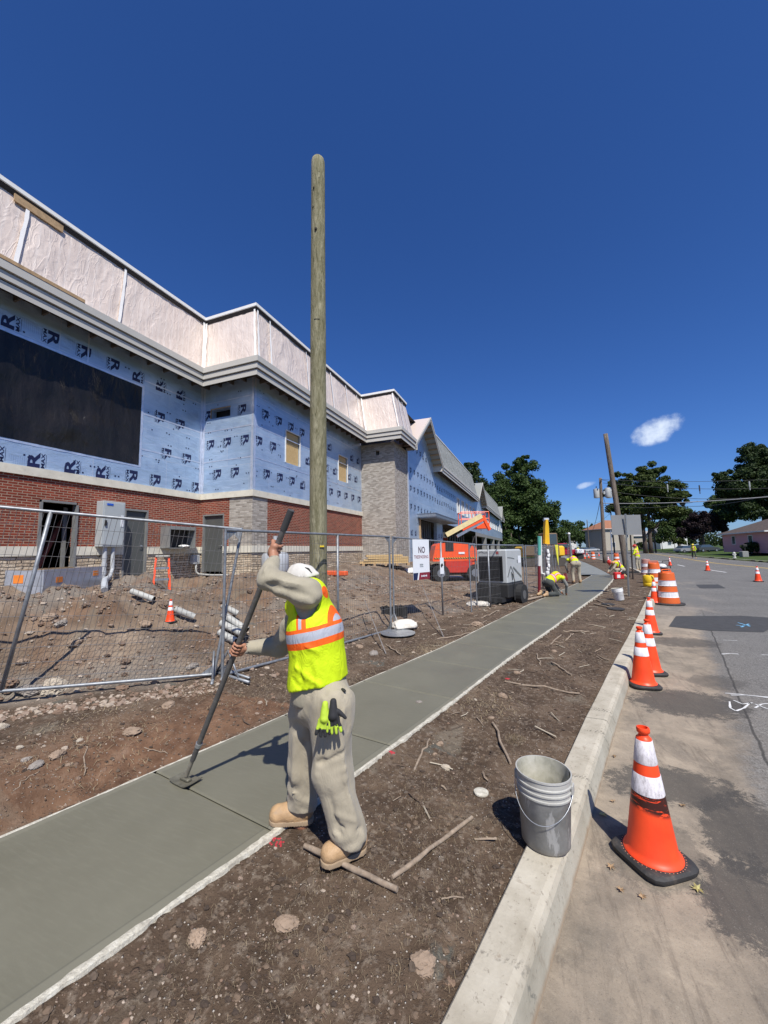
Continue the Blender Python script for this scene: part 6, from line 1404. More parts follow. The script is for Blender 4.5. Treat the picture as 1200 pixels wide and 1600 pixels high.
worker('lone worker in lime shirt standing across the road by the grass',dict(pelvis=q(0,0,.90),chest=q(.02,0,1.22),neck=q(.03,0,1.43),head=q(.05,0,1.58),sL=q(.02,.19,1.37),sR=q(.02,-.19,1.37),eL=q(.02,.27,1.10),eR=q(.02,-.27,1.10),hL=q(.12,.22,.88),hR=q(.12,-.22,.88),pL=q(0,.12,.86),pR=q(0,-.12,.86),kL=q(.04,.18,.46),kR=q(.0,-.18,.46),aL=q(.0,.22,.09),aR=q(-.04,-.2,.09),fL=q(.14,.24,.04),fR=q(.1,-.22,.04)),f,MHELY,MDKT,mat_cloth('lime_sleeve',(.60,.72,.02)),h=.035)
B=pz(904,869,-.1); f,l=frame(B,a_F); q=lambda x,y,z:Lp(B,f,l,x,y,z)
worker('tiny distant worker in yellow at the far end of the cone line',dict(pelvis=q(0,0,.90),chest=q(.02,0,1.22),neck=q(.03,0,1.43),head=q(.05,0,1.58),sL=q(.02,.19,1.37),sR=q(.02,-.19,1.37),eL=q(.02,.27,1.10),eR=q(.02,-.27,1.10),hL=q(.12,.22,.88),hR=q(.12,-.22,.88),pL=q(0,.12,.86),pR=q(0,-.12,.86),kL=q(.04,.14,.46),kR=q(.0,-.14,.46),aL=q(.0,.14,.09),aR=q(-.04,-.14,.09),fL=q(.14,.14,.04),fR=q(.1,-.14,.04)),f,MHELY,MDKT,MGRS,h=.05)
# red can by the crouching man
q_=pz(967,905,-.03); o=thing('fuel_can',q_,'small red fuel can with a white label in front of the crouching worker','fuel can'); MB().box(q_+[0,0,.17],(.42,.26,.34),.2,bev=.04).build('can_body',plain('red_plastic',(.55,.02,.02),.4),o); MB().tube([q_+[.1,0,.34],q_+[.16,0,.43]],.03,8).build('spout',MWB,o); MB().box(q_+[-.02,-.14,.15],(.14,.01,.16),.2).build('can_label',MWB,o)
# ================================================================ TREES AND HEDGES
def fastmesh(name,V,F,mat,parent=None,org=None,smooth=False):
    org=np.array(org if org is not None else (parent['_org'] if parent is not None else V.mean(0)),float)
    me=bpy.data.meshes.new(name); me.vertices.add(len(V)); me.vertices.foreach_set('co',(V-org).astype(np.float32).ravel()); k=F.shape[1]
    me.loops.add(F.size); me.loops.foreach_set('vertex_index',F.astype(np.int32).ravel()); me.polygons.add(len(F)); me.polygons.foreach_set('loop_start',(np.arange(len(F))*k).astype(np.int32))
    me.polygons.foreach_set('use_smooth',np.full(len(F),smooth)); me.update(calc_edges=True)
    for m_ in (mat if isinstance(mat,(list,tuple)) else [mat]): me.materials.append(m_)
    o=bpy.data.objects.new(name,me); COL.objects.link(o)
    if parent is not None: o.parent=parent
    else: o.location=org; o['_org']=tuple(org)
    return o
def mat_leaf(name,a,b_,c_,sc_=.5):
    t=NT(name); co=t.coord('World'); n=t.noise(co,sc_,4,.7); n2=t.noise(co,3.5,2,.5); c=t.ramp(t.math('ADD',t.math('MULTIPLY',n,.6),t.math('MULTIPLY',n2,.4)),[(.35,a),(.5,b_),(.66,c_)])
    t.out(c,.6,spec=.25); tr=t.n('BsdfTranslucent'); t.l(c,tr.inputs[0]); mx=t.n('MixShader'); mx.inputs[0].default_value=.22; t.l(t.b.outputs[0],mx.inputs[1]); t.l(tr.outputs[0],mx.inputs[2]); t.l(mx.outputs[0],t.o.inputs[0]); return t.m
ML=[mat_leaf('oak_leaves',(.022,.042,.010),(.044,.078,.018),(.085,.125,.032)),mat_leaf('maple_leaves',(.028,.044,.010),(.055,.082,.018),(.11,.135,.034)),mat_leaf('dark_leaves',(.016,.030,.009),(.032,.054,.015),(.06,.088,.025)),mat_leaf('purple_leaves',(.012,.009,.011),(.026,.016,.018),(.050,.032,.032)),mat_leaf('hedge_leaves',(.016,.030,.008),(.032,.055,.014),(.06,.09,.024))]
MBARK=plain('bark',(.085,.065,.05),.95,var=.3,nscale=3,bump=.6,bscale=8)
def leaves(cl,n,size,rg,squash=.8):
    """cl: (k,4) clump centres+radii -> n leaf quads per unit clump"""
    k=len(cl); idx=rg.integers(0,k,n); d=rg.normal(size=(n,3)); d/=np.linalg.norm(d,axis=1)[:,None]; r=cl[idx,3]*(rg.random(n)**.45); P=cl[idx,:3]+d*r[:,None]*np.array([1,1,squash])
    a=d+rg.normal(size=(n,3))*.8+np.array([0,0,.35]); a/=np.linalg.norm(a,axis=1)[:,None]; u=np.cross(a,rg.normal(size=(n,3))); u/=np.linalg.norm(u,axis=1)[:,None]; v=np.cross(a,u); s=size*rg.uniform(.55,1.25,n)[:,None]
    V=np.stack([P-u*s*.5-v*s*.1,P-v*s*.45+a*s*.08,P+u*s*.5-v*s*.05,P+v*s*.45+a*s*.1],1).reshape(-1,3); F=np.arange(n*4).reshape(-1,4); return V,F
def tree(base,H,lobes,label,leafm,n=9000,size=.5,seed=0,trunk_r=.35,nclump=70,clump=.24,group='trees',trunks=1,shrub=False):
    """lobes: list of (dx,dy(depth),dz,rx,ry,rz) in metres, dx along the picture's right"""
    rg=np.random.default_rng(seed); base=np.array(base,float); o=thing('shrub' if shrub else 'tree',base,label,'shrub' if shrub else 'tree',group); cl=[]
    tot=sum(l[3]*l[5] for l in lobes)
    for l in lobes:
        m=max(4,int(nclump*l[3]*l[5]/tot)); c=base+R0*l[0]+F0*l[1]+U0*l[2]
        d=rg.normal(size=(m,3)); d/=np.linalg.norm(d,axis=1)[:,None]; d[:,2]=np.where(d[:,2]<-.3,d[:,2]*.5,d[:,2]); r=(rg.random(m)**.33)*.96
        P=c+R0*(d[:,:1]*l[3]*r[:,None])+F0*(d[:,1:2]*l[4]*r[:,None])+U0*(d[:,2:]*l[5]*r[:,None]); rr=(l[3]+l[5])*clump*rg.uniform(.55,1.2,m)*(1.3-.65*r)
        cl.append(np.concatenate([P,rr[:,None]],1))
    cl=np.concatenate(cl); V,F=leaves(cl,n,size,rg); V[:,2]=np.maximum(V[:,2],base[2]+.05); fastmesh('crown',V,F,leafm,o)
    b=MB(); 
    for t_ in range(trunks):
        off=R0*(t_-(trunks-1)/2)*trunk_r*3; top=base+off*1.5+U0*H*.62; b.tube([base+off-U0*.4,base+off+U0*H*.12,base+off*1.2+U0*H*.35,top],[trunk_r*1.2,trunk_r,trunk_r*.75,trunk_r*.3],9)
        for k in range(0 if shrub else 7):
            c=cl[rg.integers(0,len(cl)),:3]; s=base+off*1.2+U0*H*rg.uniform(.2,.5); m_=(s+c)/2+np.array([0,0,-.03*H]); b.tube([s,m_,c],[trunk_r*.42,trunk_r*.25,trunk_r*.08],6)
    b.build('trunk',MBARK,o,smooth=True); return o
def at(px,dep,z=0.):     # ground position under a photo column at a depth
    p=pd(px,860,dep); return np.array([p[0],p[1],z])
S=lambda px,dep:px*dep/FPX
def T(px,dep,lob,label,m,**k):
    """lobes given in photo px: (cx,cy,rx,ry)"""
    b_=at(px,dep,k.pop('z',0.)); L=[]
    for cx,cy,rx,ry in lob: c=pd(cx,cy,dep)-b_; L.append((c@R0,0,c[2],S(rx,dep),S(rx,dep)*.9,S(ry,dep)))
    return tree(b_,max(l[2]+l[5] for l in L),L,label,m,**k)
G='trees at the end of the building'
T(812,112,[(812,752,40,40),(800,800,55,48),(838,790,36,50),(848,828,32,34),(782,838,30,34),(826,725,24,18),(858,812,22,10)],'tall broad oak, the largest of the trees beyond the end of the building',ML[0],n=75000,size=.55,seed=1,nclump=300,clump=.16,group=G)
T(745,125,[(738,742,15,26),(752,775,24,34)],'dark tree whose pointed top rises behind the grey mansard roof',ML[2],n=14000,size=.6,seed=2,nclump=60,group=G)
T(800,96,[(796,850,14,18),(792,828,9,16)],'low bushy green tree at the foot of the building corner',ML[0],n=4000,size=.5,seed=3,nclump=40,group=G)
T(884,150,[(884,834,20,22),(868,842,16,20)],'rounded mid-distance tree right of the tall broad oak',ML[0],n=12000,size=.6,seed=4,nclump=50,group=G)
T(907,190,[(907,836,16,20),(918,840,14,16)],'hazy tree over the vanishing end of the road',ML[0],n=3500,size=.9,seed=5,nclump=40,group=G)
T(932,170,[(930,842,14,14),(940,848,12,10)],'low dark tree left of the transformer pole',ML[2],n=3000,size=.8,seed=6,nclump=36,group=G)
T(1013,88,[(1008,762,38,26),(1040,768,34,28),(1000,792,42,20),(1045,798,30,20),(975,752,20,18),(1022,738,24,20),(1064,780,20,12),(965,770,18,12),(1012,818,26,14)],'wide spreading tree with twin trunks in the middle, behind the leaning poles',ML[1],n=70000,size=.40,seed=7,nclump=260,clump=.17,trunks=2,trunk_r=.42,group='trees across the road')
T(1062,105,[(1062,812,26,22),(1050,830,22,20),(1080,824,20,20)],'round green tree under the right side of the spreading tree',ML[0],n=22000,size=.42,seed=8,nclump=70,group='trees across the road')
T(1100,82,[(1100,820,26,20),(1082,832,18,16),(1120,824,16,18)],'purple-leaved tree between the round green tree and the pink house',ML[3],n=24000,size=.34,seed=9,nclump=70,group='trees across the road')
T(1200,78,[(1195,722,34,34),(1175,760,48,30),(1210,770,50,44),(1150,742,22,16),(1166,800,40,22),(1205,705,24,20)],'huge dark tree at the right edge behind the pink house',ML[2],n=70000,size=.40,seed=10,nclump=240,clump=.18,trunk_r=.5,group='trees across the road')
T(1133,98,[(1130,786,16,20),(1126,806,18,18)],'grey-green tree just left of the huge dark tree',ML[0],n=12000,size=.42,seed=11,nclump=46,group='trees across the road')
T(1035,120,[(1030,842,16,10)],'small bush left of the far parked car under the trees',ML[4],n=1800,size=.5,seed=12,nclump=24,trunk_r=.1,group='shrubs across the road',shrub=True)
T(1055,100,[(1058,845,12,8),(1066,848,9,6)],'yellowish bush by the trunks of the spreading tree',ML[1],n=1800,size=.4,seed=13,nclump=24,trunk_r=.1,group='shrubs across the road',shrub=True)
T(1185,50,[(1186,854,22,10),(1172,858,14,8),(1205,854,16,11)],'dark clipped hedge in front of the pink house',ML[2],n=7000,size=.22,seed=14,nclump=60,trunk_r=.1,group='shrubs across the road',shrub=True,z=.4)
T(985,150,[(975,848,14,9),(1003,852,18,6),(948,846,8,14)],'dark hedge below the orange-roofed house',ML[2],n=3000,size=.6,seed=15,nclump=30,trunk_r=.1,group='shrubs across the road',shrub=True)
# far woodland, one mass
rg=np.random.default_rng(77); cl=[]
for i in range(150):
    px=rg.uniform(780,1290); d_=rg.uniform(210,300); h=rg.uniform(4,15)*(1.0 if px<960 else .7); p=at(px,d_); cl.append((p[0],p[1],h*.6,h*.55))
V,F=leaves(np.array(cl),26000,1.5,rg); fo=fastmesh('woodland',V,F,ML[2]); tag(fo,'dark band of distant woodland closing the far end of the road','woodland',kind='stuff')
# ================================================================ HOUSES
def quadbox(mb,c,f,l,s,mi=0,bev=0): mb.box(c,s,math.atan2(f[1],f[0]),mi,bev)
def siding(name,a,b_,p=.2):
    t=NT(name); z=t.sep(t.coord('Object'))[2]; w=t.math('FRACT',t.math('DIVIDE',z,p)); c=t.mix(t.step(w,.12,.0),a,tuple(x*.45 for x in a)); c=t.mix(t.math('MULTIPLY',t.noise(t.coord('Object'),1.2,4,.6),.3),c,b_); t.bump(w,.6,.03); return t.out(c,.75)
MPINK=siding('pink_siding',(.74,.36,.40),(.62,.42,.42)); MCREAM=siding('cream_siding',(.42,.38,.31),(.36,.33,.28)); MSHG=plain('brown_shingles',(.10,.075,.06),.9,var=.3,nscale=3,bump=.5,bscale=10); MORR=plain('orange_tile_roof',(.30,.13,.07),.9,var=.2,nscale=2)
def house(c,ang,w,d,h,rh,wall,roof,label,over=.5,wins=(),hip=True,name='house',z=0.):
    o=thing(name,c,label,'house'); f=np.array([math.cos(ang),math.sin(ang),0]); l=np.array([-f[1],f[0],0]); c=np.array(c,float)
    b=MB(); b.box(c+U0*(h/2),(w,d,h),ang); b.build('wall',wall,o)
    W2,D2=w/2+over,d/2+over; rx=w/2-d/2 if hip else w/2+over*.5; P=[c+f*x+l*y+U0*h for x,y in ((-W2,-D2),(W2,-D2),(W2,D2),(-W2,D2))]+[c-f*max(rx,.2)+U0*(h+rh),c+f*max(rx,.2)+U0*(h+rh)]
    b=MB(); b.add(P,[(0,1,5,4),(2,3,4,5),(1,2,5),(3,0,4),(3,2,1,0)]); b.build('roof',roof,o)
    b=MB()
    for s in (-1,1): b.box(c+l*(s*D2)+U0*(h-.06),(2*W2,.06,.16),ang); b.box(c+f*(s*W2)+U0*(h-.06),(.06,2*D2-.07,.16),ang)
    b.build('fascia',MWH,o)
    for u,z,ww,hh in wins:
        p=c-l*(d/2+.02)+f*u+U0*z; b=MB()
        for dx,dz,sx,sz in ((-ww/2,0,.1,hh+.1),(ww/2,0,.1,hh+.1),(0,hh/2,ww-.1,.1),(0,-hh/2,ww-.1,.1)): b.box(p+f*dx+U0*dz,(sx,.08,sz),ang)
        wo_=b.build('window',MWH,o); MB().box(p+l*.015,(ww-.1,.02,hh-.1),ang).build('pane',MGLS,wo_)
    return o
A=pd(1131,860,60);Bh=pd(1215,866,45); d=(Bh-A);d[2]=0;Lh=np.linalg.norm(d);d/=Lh; ang=math.atan2(d[1],d[0]); l=np.array([-d[1],d[0],0]); cc=A+d*7.5+l*4.0; cc[2]=.42
house(cc,ang,15,8,2.75,1.9,MPINK,MSHG,'low pink house with brown hip roof at the right edge',wins=((-3.2,1.75,1.2,1.2),(2.4,1.75,1.3,1.1)),over=.55)
cc=at(1003,158,0.); house(cc,a_R,17,9,5.6,2.,MCREAM,plain('pale_roof',(.30,.28,.26),.9),'low beige building behind the sign post and leaning pole',wins=((-4,2.2,2,1.6),(1,2.2,2.2,1.6),(5.5,2.4,1.6,2.)),over=.6)
cc=at(953,150,0.); house(cc,a_R+.25,13,10,8.2,3.6,MCREAM,MORR,'far house with orange-brown roof between the two wooden poles',wins=((-3.5,5.6,1.2,1.6),(0,5.6,1.2,1.6),(3.5,5.6,1.2,1.6),(-3,2.2,1.4,1.8),(2.6,2.2,1.4,1.8)),over=.8)
cc=at(1043,140,0.); house(cc,a_R-.1,9,8,5.4,3.2,plain('white_render',(.62,.62,.60),.8),plain('grey_roof_tiles',(.12,.12,.125),.9),'white gabled house just visible through the lower branches of the spreading tree',wins=((-1.5,2.4,1.2,1.4),(2.,2.4,1.2,1.4)),over=.4,hip=False)
cc=at(872,230,0.); house(cc,a_R,18,9,5.,3,plain('white_clapboard',(.60,.60,.58),.8),MSHG,'tiny pale house far off beyond the yellow excavator arm',wins=((-4,2.6,1.6,1.6),(3,2.6,1.6,1.6)),over=.5)
# ================================================================ VEHICLES
def car(c,ang,col,label,kind='sedan',L=4.6,name='parked_car'):
    o=thing(name,c,label,'car' if kind!='truck' else 'truck'); c=np.array(c,float); f=np.array([math.cos(ang),math.sin(ang),0]); l=np.array([-f[1],f[0],0]); Wd=1.8
    mp=plain('car_paint_'+label.split()[0],col,.25,.2,var=.03); h=1.45 if kind=='sedan' else 1.85
    prof=[(-.5,.35),(-.5,.75),(-.47,.92),(-.30,.95),(.18,.97),(.42,.90),(.5,.70),(.5,.35)]; V=[];n=len(prof)
    for s,k in ((-1,.96),(1,.96)):
        for x,z in prof: V.append(c+f*x*L+l*s*Wd/2*k+U0*z*(h/1.45))
    fcs=[tuple(range(n-1,-1,-1)),tuple(range(n,2*n))]+[(i,(i+1)%n,n+(i+1)%n,n+i) for i in range(n)]
    MB().add(V,fcs).build('body',mp,o)
    pr=[(-.42,.93),(-.30,1.42),(.06,1.45),(.24,.97)] if kind=='sedan' else [(-.05,.95),(.0,1.45),(.22,1.45),(.32,.97)]; V=[];n=4
    for s in (-1,1):
        for x,z in pr: V.append(c+f*x*L+l*s*(Wd/2-.08-(.14 if z>1.2 else 0))+U0*z*(h/1.45))
    MB().add(V,[(3,2,1,0),(4,5,6,7)]+[(i,(i+1)%4,4+(i+1)%4,4+i) for i in range(4)]).build('windows',MGLS,o)
    pr2=[(x*(.93),z) for x,z in pr]
    MB().box(c+f*((pr[1][0]+pr[2][0])/2*L)+U0*(1.45*h/1.45+.01),(L*(pr[2][0]-pr[1][0])*1.02,Wd-.42,.05),ang,bev=.02).build('roof',mp,o)
    for sx in (-.32,.32):
        for s in (-1,1): p=c+f*sx*L+l*s*(Wd/2-.1)+U0*.33; wo_=MB().tube([p-l*.11,p+l*.11],.33,20).build('wheel',MBLK,o); MB().tube([p-l*.118,p+l*.118],.19,14).build('rim',MSTEEL,wo_)
    for s in (-1,1): MB().box(c+f*L*.49+l*s*.62+U0*.68,(.1,.3,.14),ang,bev=.02).build('headlight',MREF,o)
    return o
car(at(1073,80,.0),a_R+.15,(.30,.31,.33),'silver parked car in the shade under the round green tree'); car(at(1103,78,.15),a_R+.1,(.06,.065,.07),'dark parked car in the shade left of the pink house')
car(at(914,125,-.1),a_R+.6,(.62,.62,.62),'white parked car at the far end of the road, left of the poles'); car(at(926,140,-.1),a_R+.2,(.50,.51,.52),'pale parked car beyond the tiny far drum'); car(at(903,118,-.1),a_R+1.0,(.45,.46,.48),'grey parked car beside the white one far away')
# red truck/loader beyond the fence
q=at(883,52,-.1); o=thing('red_truck',q,'dark red work truck parked on site beyond the grey fence panels','truck'); f=R0; mr_=plain('dark_red_paint',(.26,.015,.03),.35,var=.05); an=a_R+.25
b=MB(); b.box(q+[0,0,1.0],(4.6,2.0,.7),an,bev=.1); b.build('bed',mr_,o); b=MB(); b.box(q-R0*.8+[0,0,1.75],(1.9,1.9,.9),an,bev=.15,taper=.85); b.build('cab',mr_,o); b=MB(); b.box(q-R0*.8-F0*.3+[0,0,1.85],(1.5,1.5,.5),an,bev=.05); b.build('cab_window',MGLS,o)
for sx in (-1.5,1.5):
    for s in (-1,1): p=q+R0*sx+F0*s*.9+U0*.42; MB().tube([p-F0*.15,p+F0*.15],.42,18).build('wheel',MBLK,o)
b=MB(); b.box(q+R0*1.4-F0*1.1+[0,0,1.1],(1.1,.5,.6),an,bev=.12); b.build('tool_box',MWB,o)
# ---- yellow excavator
q=at(842,34,-.1); o=thing('excavator',q,'yellow excavator with its stick raised upright, dark counterweight towards the fence','excavator'); MY=plain('machine_yellow',(.78,.47,.02),.45,var=.06,nscale=3,dirt=(.30,.22,.12),dirtamt=.3); MTR=plain('muddy_track',(.07,.06,.05),.9); MBRN=plain('bronze_brown_paint',(.15,.10,.055),.6)
for s in (-1,1):
    P=[q+R0*x+F0*s*1.1+U0*z for x,z in ((-1.6,.1),(-1.9,.45),(-1.6,.8),(1.6,.8),(1.9,.45),(1.6,.1))]; b=MB(); V=[p-F0*.25 for p in P]+[p+F0*.25 for p in P]; b.add(V,[tuple(range(5,-1,-1)),tuple(range(6,12))]+[(i,(i+1)%6,6+(i+1)%6,6+i) for i in range(6)]); b.build('track',MTR,o)
b=MB(); b.box(q+[0,0,1.35],(3.5,2.4,.9),a_R,bev=.12); b.build('upper_body',MY,o); b=MB(); cw_=q-F0*1.3-R0*.35+U0*1.42; b.box(cw_,(3.0,.5,.92),a_R,bev=.10); b.build('counterweight',MBRN,o)
b=MB(); b.box(cw_-F0*.26-R0*.10+U0*.10,(.98,.02,.56),a_R); b.build('name_plate',MBLK,o); b=MB(); put_text(b,'CAT',cw_-F0*.275-R0*.10+U0*.10,R0,U0,.34,.78,.03,0,.01); b.build('lettering',MSW,o)
b=MB(); b.box(q+R0*1.1+F0*.6+U0*2.3,(1.3,1.1,1.3),a_R,bev=.08); c_=b.build('cab',MBRN,o); b=MB(); b.box(q+R0*1.1+F0*.04+U0*2.4,(1.1,.04,.9),a_R); b.build('cab_window',MGLS,c_)
s0=pd(854,866,33.6);s1=pd(853,812,33.6)
b=MB(); w_=.18
V=[]; 
for t_,k in ((0,.9),(.25,1.15),(.8,.85),(1.,.5)):
    c=s0+(s1-s0)*t_; V+=[c-R0*w_*k-F0*.22,c+R0*w_*k-F0*.22,c+R0*w_*k+F0*.22,c-R0*w_*k+F0*.22]
b.add(V,[(i*4+j,i*4+(j+1)%4,i*4+4+(j+1)%4,i*4+4+j) for i in range(3) for j in range(4)]+[(3,2,1,0),(12,13,14,15)]); b.build('stick',MY,o)
MB().tube([s1-R0*.2,s1+R0*.2],.17,12).build('pivot',MSTEEL,o); MB().tube([s0+R0*.22-F0*.1+U0*.5,s0+R0*.26-F0*.1+U0*1.7],.06,8).build('hydraulic_ram',MSTEEL,o)
b=MB(); b.box(s0+R0*.1-U0*.3,(1.1,.6,.7),a_R,bev=.1); b.build('boom',MY,o)
# ---- orange boom lift
q=pd(708,903,20.); q[2]=gz(q[0],q[1])+.0; B=q.copy(); o=thing('boom_lift',B,'orange articulated boom lift parked in front of the unfinished entrance','boom lift')
MO=plain('lift_orange',(.86,.10,.02),.4,var=.06,nscale=3); MOD=plain('lift_dark_red',(.50,.035,.02),.5); MCRM=plain('cream_boom',(.70,.58,.30),.45); d=lambda x,y,z:B+R0*x+F0*y+U0*z; zt=pd(708,850,20.)[2]  # engine panel gets a darker red than the cover
for sx in (-.75,.95):
    for s in (-.85,.85): p=d(sx,s,.42); wo_=MB().tube([p-F0*.16,p+F0*.16],.42,20).build('wheel',MBLK,o); MB().tube([p-F0*.17,p+F0*.17],.2,12).build('rim',MSTEEL,wo_)
b=MB(); b.box(d(.1,0,.48),(2.1,1.3,.35),a_R,bev=.05); b.build('chassis',MBLK,o); b=MB(); b.box(d(.15,-.2,.72),(1.35,1.5,.62),a_R,bev=.04); b.build('engine_panel',MOD,o); MB().box(d(.85,-.7,.72),(.25,.4,.9),a_R,bev=.03).build('side_panel',MO,o)
V=[];pr=[(-1.12,1.0),(-1.15,1.12),(-.98,1.78),(-.85,1.9),(-.45,1.92),(.85,1.86),(1.0,1.75),(1.12,1.25),(1.08,1.02)]
n=len(pr)
for y in (-.95,.95):
    for x,z in pr: V.append(d(x,y,z))
MB().add(V,[tuple(range(n)),tuple(range(2*n-1,n-1,-1))]+[((i+1)%n,i,n+i,n+(i+1)%n) for i in range(n)]).build('turntable_cover',MO,o)
b=MB(); b.box(d(-.30,-.96,1.72),(.40,.03,.42),a_R); b.build('cover_recess',MBLK,o)
t=NT('hazard_stripe'); w=t.math('FRACT',t.math('MULTIPLY',t.math('ADD',t.sep(t.coord('Object'))[0],t.sep(t.coord('Object'))[2]),9.)); MHZ=t.out(t.mix(t.math('GREATER_THAN',w,.5),(.75,.42,.05),(.02,.02,.02)),.5)
MB().box(d(-.02,-.965,1.16),(2.1,.02,.06),a_R).build('hazard_stripe',MHZ,o); MB().box(d(.30,-.965,1.40),(.30,.02,.10),a_R).build('decal',MSW,o)
p1=pd(697,836,19.4);p2=pd(752,806,19.4); 
def beam(a,c,w,h,nm,m):
    a=np.array(a);c=np.array(c);dd=(c-a);L=np.linalg.norm(dd);dd/=L; s=np.cross(dd,U0); s/=np.linalg.norm(s); u=np.cross(s,dd); V=[x+s*w/2*i+u*h/2*j for x in (a,c) for i,j in ((-1,-1),(1,-1),(1,1),(-1,1))]
    return MB().add(V,[(0,1,2,3),(7,6,5,4),(0,4,5,1),(1,5,6,2),(2,6,7,3),(3,7,4,0)]).build(nm,m,o)
beam(p1,p2,.24,.24,'boom',MCRM); beam(p1+(p2-p1)*.45-U0*.14,p2+R0*.1-U0*.14,.20,.2,'boom_section',MO); beam(p1+(p2-p1)*.30-U0*.36,p2+R0*.05-U0*.30,.16,.14,'riser_arm',MSTEEL); beam(p1+U0*.0-R0*.05,d(-.35,0,1.9),.22,.3,'riser_arm',MBLK)
p3=pd(765,828,19.4); beam(p2+R0*.05,p3,.14,.14,'jib',MO); b=MB(); bc=pd(740,817,20.3); b.box(bc-U0*.28,(1.5,.8,.07),a_R)
for x in (-.72,0,.72):
    for y in (-.37,.37): b.tube([bc+R0*x+F0*y-U0*.28,bc+R0*x+F0*y+U0*.55],.02,6)
for z in (.2,.55):
    b.tube([bc+R0*sx+F0*sy+U0*z for sx,sy in ((-.72,-.37),(.72,-.37),(.72,.37),(-.72,.37))],.02,6,closed=True,cap=False)
b.box(bc-F0*.38-U0*.15,(1.45,.03,.22),a_R); b.build('platform',MO,o)
# ---- white generator on trailer
gC=pd(795,946,11.0); gu=R0*math.cos(R_(40))-F0*math.sin(R_(40)); gv=F0*math.cos(R_(40))+R0*math.sin(R_(40)); GW,GL=.95,1.15; q=gC-gu*GW/2+gv*GL/2; q[2]=-.12; ang=math.atan2(gu[1],gu[0]); o=thing('generator',q,'white towable generator with big black grille behind the fence','generator')
MGEN=plain('generator_white',(.42,.44,.44),.45,var=.05,nscale=3,dirt=(.4,.36,.3),dirtamt=.2); E=lambda x,y,z:q+gu*x+gv*y+U0*z
b=MB(); b.box(E(0,0,1.16),(GW,GL,1.0),ang,bev=.04); b.build('housing',MGEN,o)
b=MB(); b.box(E(-.02,-GL/2-.003,1.10),(.74,.02,.72),ang)
for k in range(15): b.box(E(-.02,-GL/2-.022,.77+k*.046),(.72,.02,.012),ang)
b.build('grille',MBLK,o)
MCH=plain('charcoal_decal',(.12,.13,.13),.5); b=MB(); G1=lambda s_,z_:E(GW/2+.004,s_,z_); G0=lambda x_,z_:E(x_,-GL/2-.004,z_)
def stroke(P,w=.05,G_=None):
    G_=G_ or G1
    for (x0,z0),(x1,z1) in zip(P[:-1],P[1:]):
        L=math.hypot(x1-x0,z1-z0); nx_,nz_=-(z1-z0)/L*w/2,(x1-x0)/L*w/2; b.add([G_(x0+nx_,z0+nz_),G_(x0-nx_,z0-nz_),G_(x1-nx_,z1-nz_),G_(x1+nx_,z1+nz_)],[(0,1,2,3)])
stroke([(-.55,.86),(-.30,1.16),(-.12,.98),(-.10,.80)]); stroke([(-.12,1.12),(.50,.80)],.07); stroke([(-.26,1.0),(-.20,.76)],.09); stroke([(-.52,1.42),(-.2,1.40),(.0,1.37)],.025); stroke([(-.40,1.56),(-.30,1.60),(-.22,1.56),(-.10,1.57)],.02,G0); stroke([(.22,1.34),(.22,1.24)],.05); b.build('decal',MCH,o)
b=MB(); b.add([G0(.20+.045*math.cos(k*.42),1.56+.045*math.sin(k*.42)) for k in range(15)],[tuple(range(15))]); b.build('badge',plain('badge_red',(.35,.05,.05),.5),o)
b=MB(); b.add([G1(.28,1.46),G1(.52,1.46),G1(.52,1.24),G1(.28,1.24)],[(0,1,2,3)]); b.build('notice',MSW,o)
b=MB(); b.box(E(0,0,.46),(GW+.06,GL+.08,.42),ang,bev=.04); b.build('fuel_base',MBLK,o); b=MB(); b.box(E(.0,0,.22),(.8,1.7,.12),ang); b.tube([E(0,.85,.25),E(0,1.5,.2)],.05,8); b.build('trailer_frame',MBLK,o)
for s_ in (-1,1): p=E(s_*(GW/2+.10),.15,.31); wo_=MB().tube([p-gu*.10,p+gu*.10],.30,20).build('wheel',MBLK,o); MB().tube([p-gu*.105,p+gu*.105],.13,12).build('rim',plain('dark_rim',(.10,.10,.10),.5),wo_)
P=[E(GW/2+.02,-.25,.95),E(GW/2+.10,-.3,.75),E(GW/2+.07,-.28,.5),E(GW/2+.1,-.35,.2)]; MB().tube(P,.013,6).build('cable',MBLK,o)
# ---- stakes and pipes by the kneeling man
q=pz(845,925,-.15); o=thing('pvc_standpipe',q,'plastic standpipe painted green above, white in the middle and dark red below','pipe'); MG=plain('green_pvc',(.10,.40,.33),.45); MWP=plain('white_pvc',(.72,.72,.68),.4,var=.05,dirt=(.4,.35,.28),dirtamt=.3); MRD=plain('dark_red_pvc',(.20,.02,.03),.5)
zs=[0,.55,.95,1.5]; dp=13.5
pp=lambda y:pd(842.5,y,13.3)
b=MB().tube([pp(925),pp(884)],.05,14).build('pipe_section',MRD,o,smooth=True,angle=50); MB().tube([pp(884),pp(867)],.053,14).build('pipe_section',MWP,o,smooth=True,angle=50); MB().tube([pp(867),pp(838)],.060,14).build('pipe_section',MG,o,smooth=True,angle=50)
o=thing('pvc_elbow_pipe',pd(846,897,14),'tall white plastic pipe with an elbow foot beside the green-topped standpipe','pipe'); MB().tube([pd(844.5,838,14),pd(845,885,14),pd(846,896,14),pd(851,897,13.9)],.045,12).build('pipe_section',MWP,o,smooth=True,angle=50)
q=pz(856,915,-.12); o=thing('site_post',q,'grey post with torn white wrapping behind the kneeling worker','post'); MB().tube([pd(856,918,15),pd(855,858,15)],.07,8).build('post_shaft',plain('grey_paint_post',(.28,.29,.30),.6),o)
b=MB(); 
for k in range(9): y=862+k*5.5; c=pd(856.5+math.sin(k*1.9)*1.0,y,14.9); b.blob(c,(.07,.05,.11),k,1,.3)
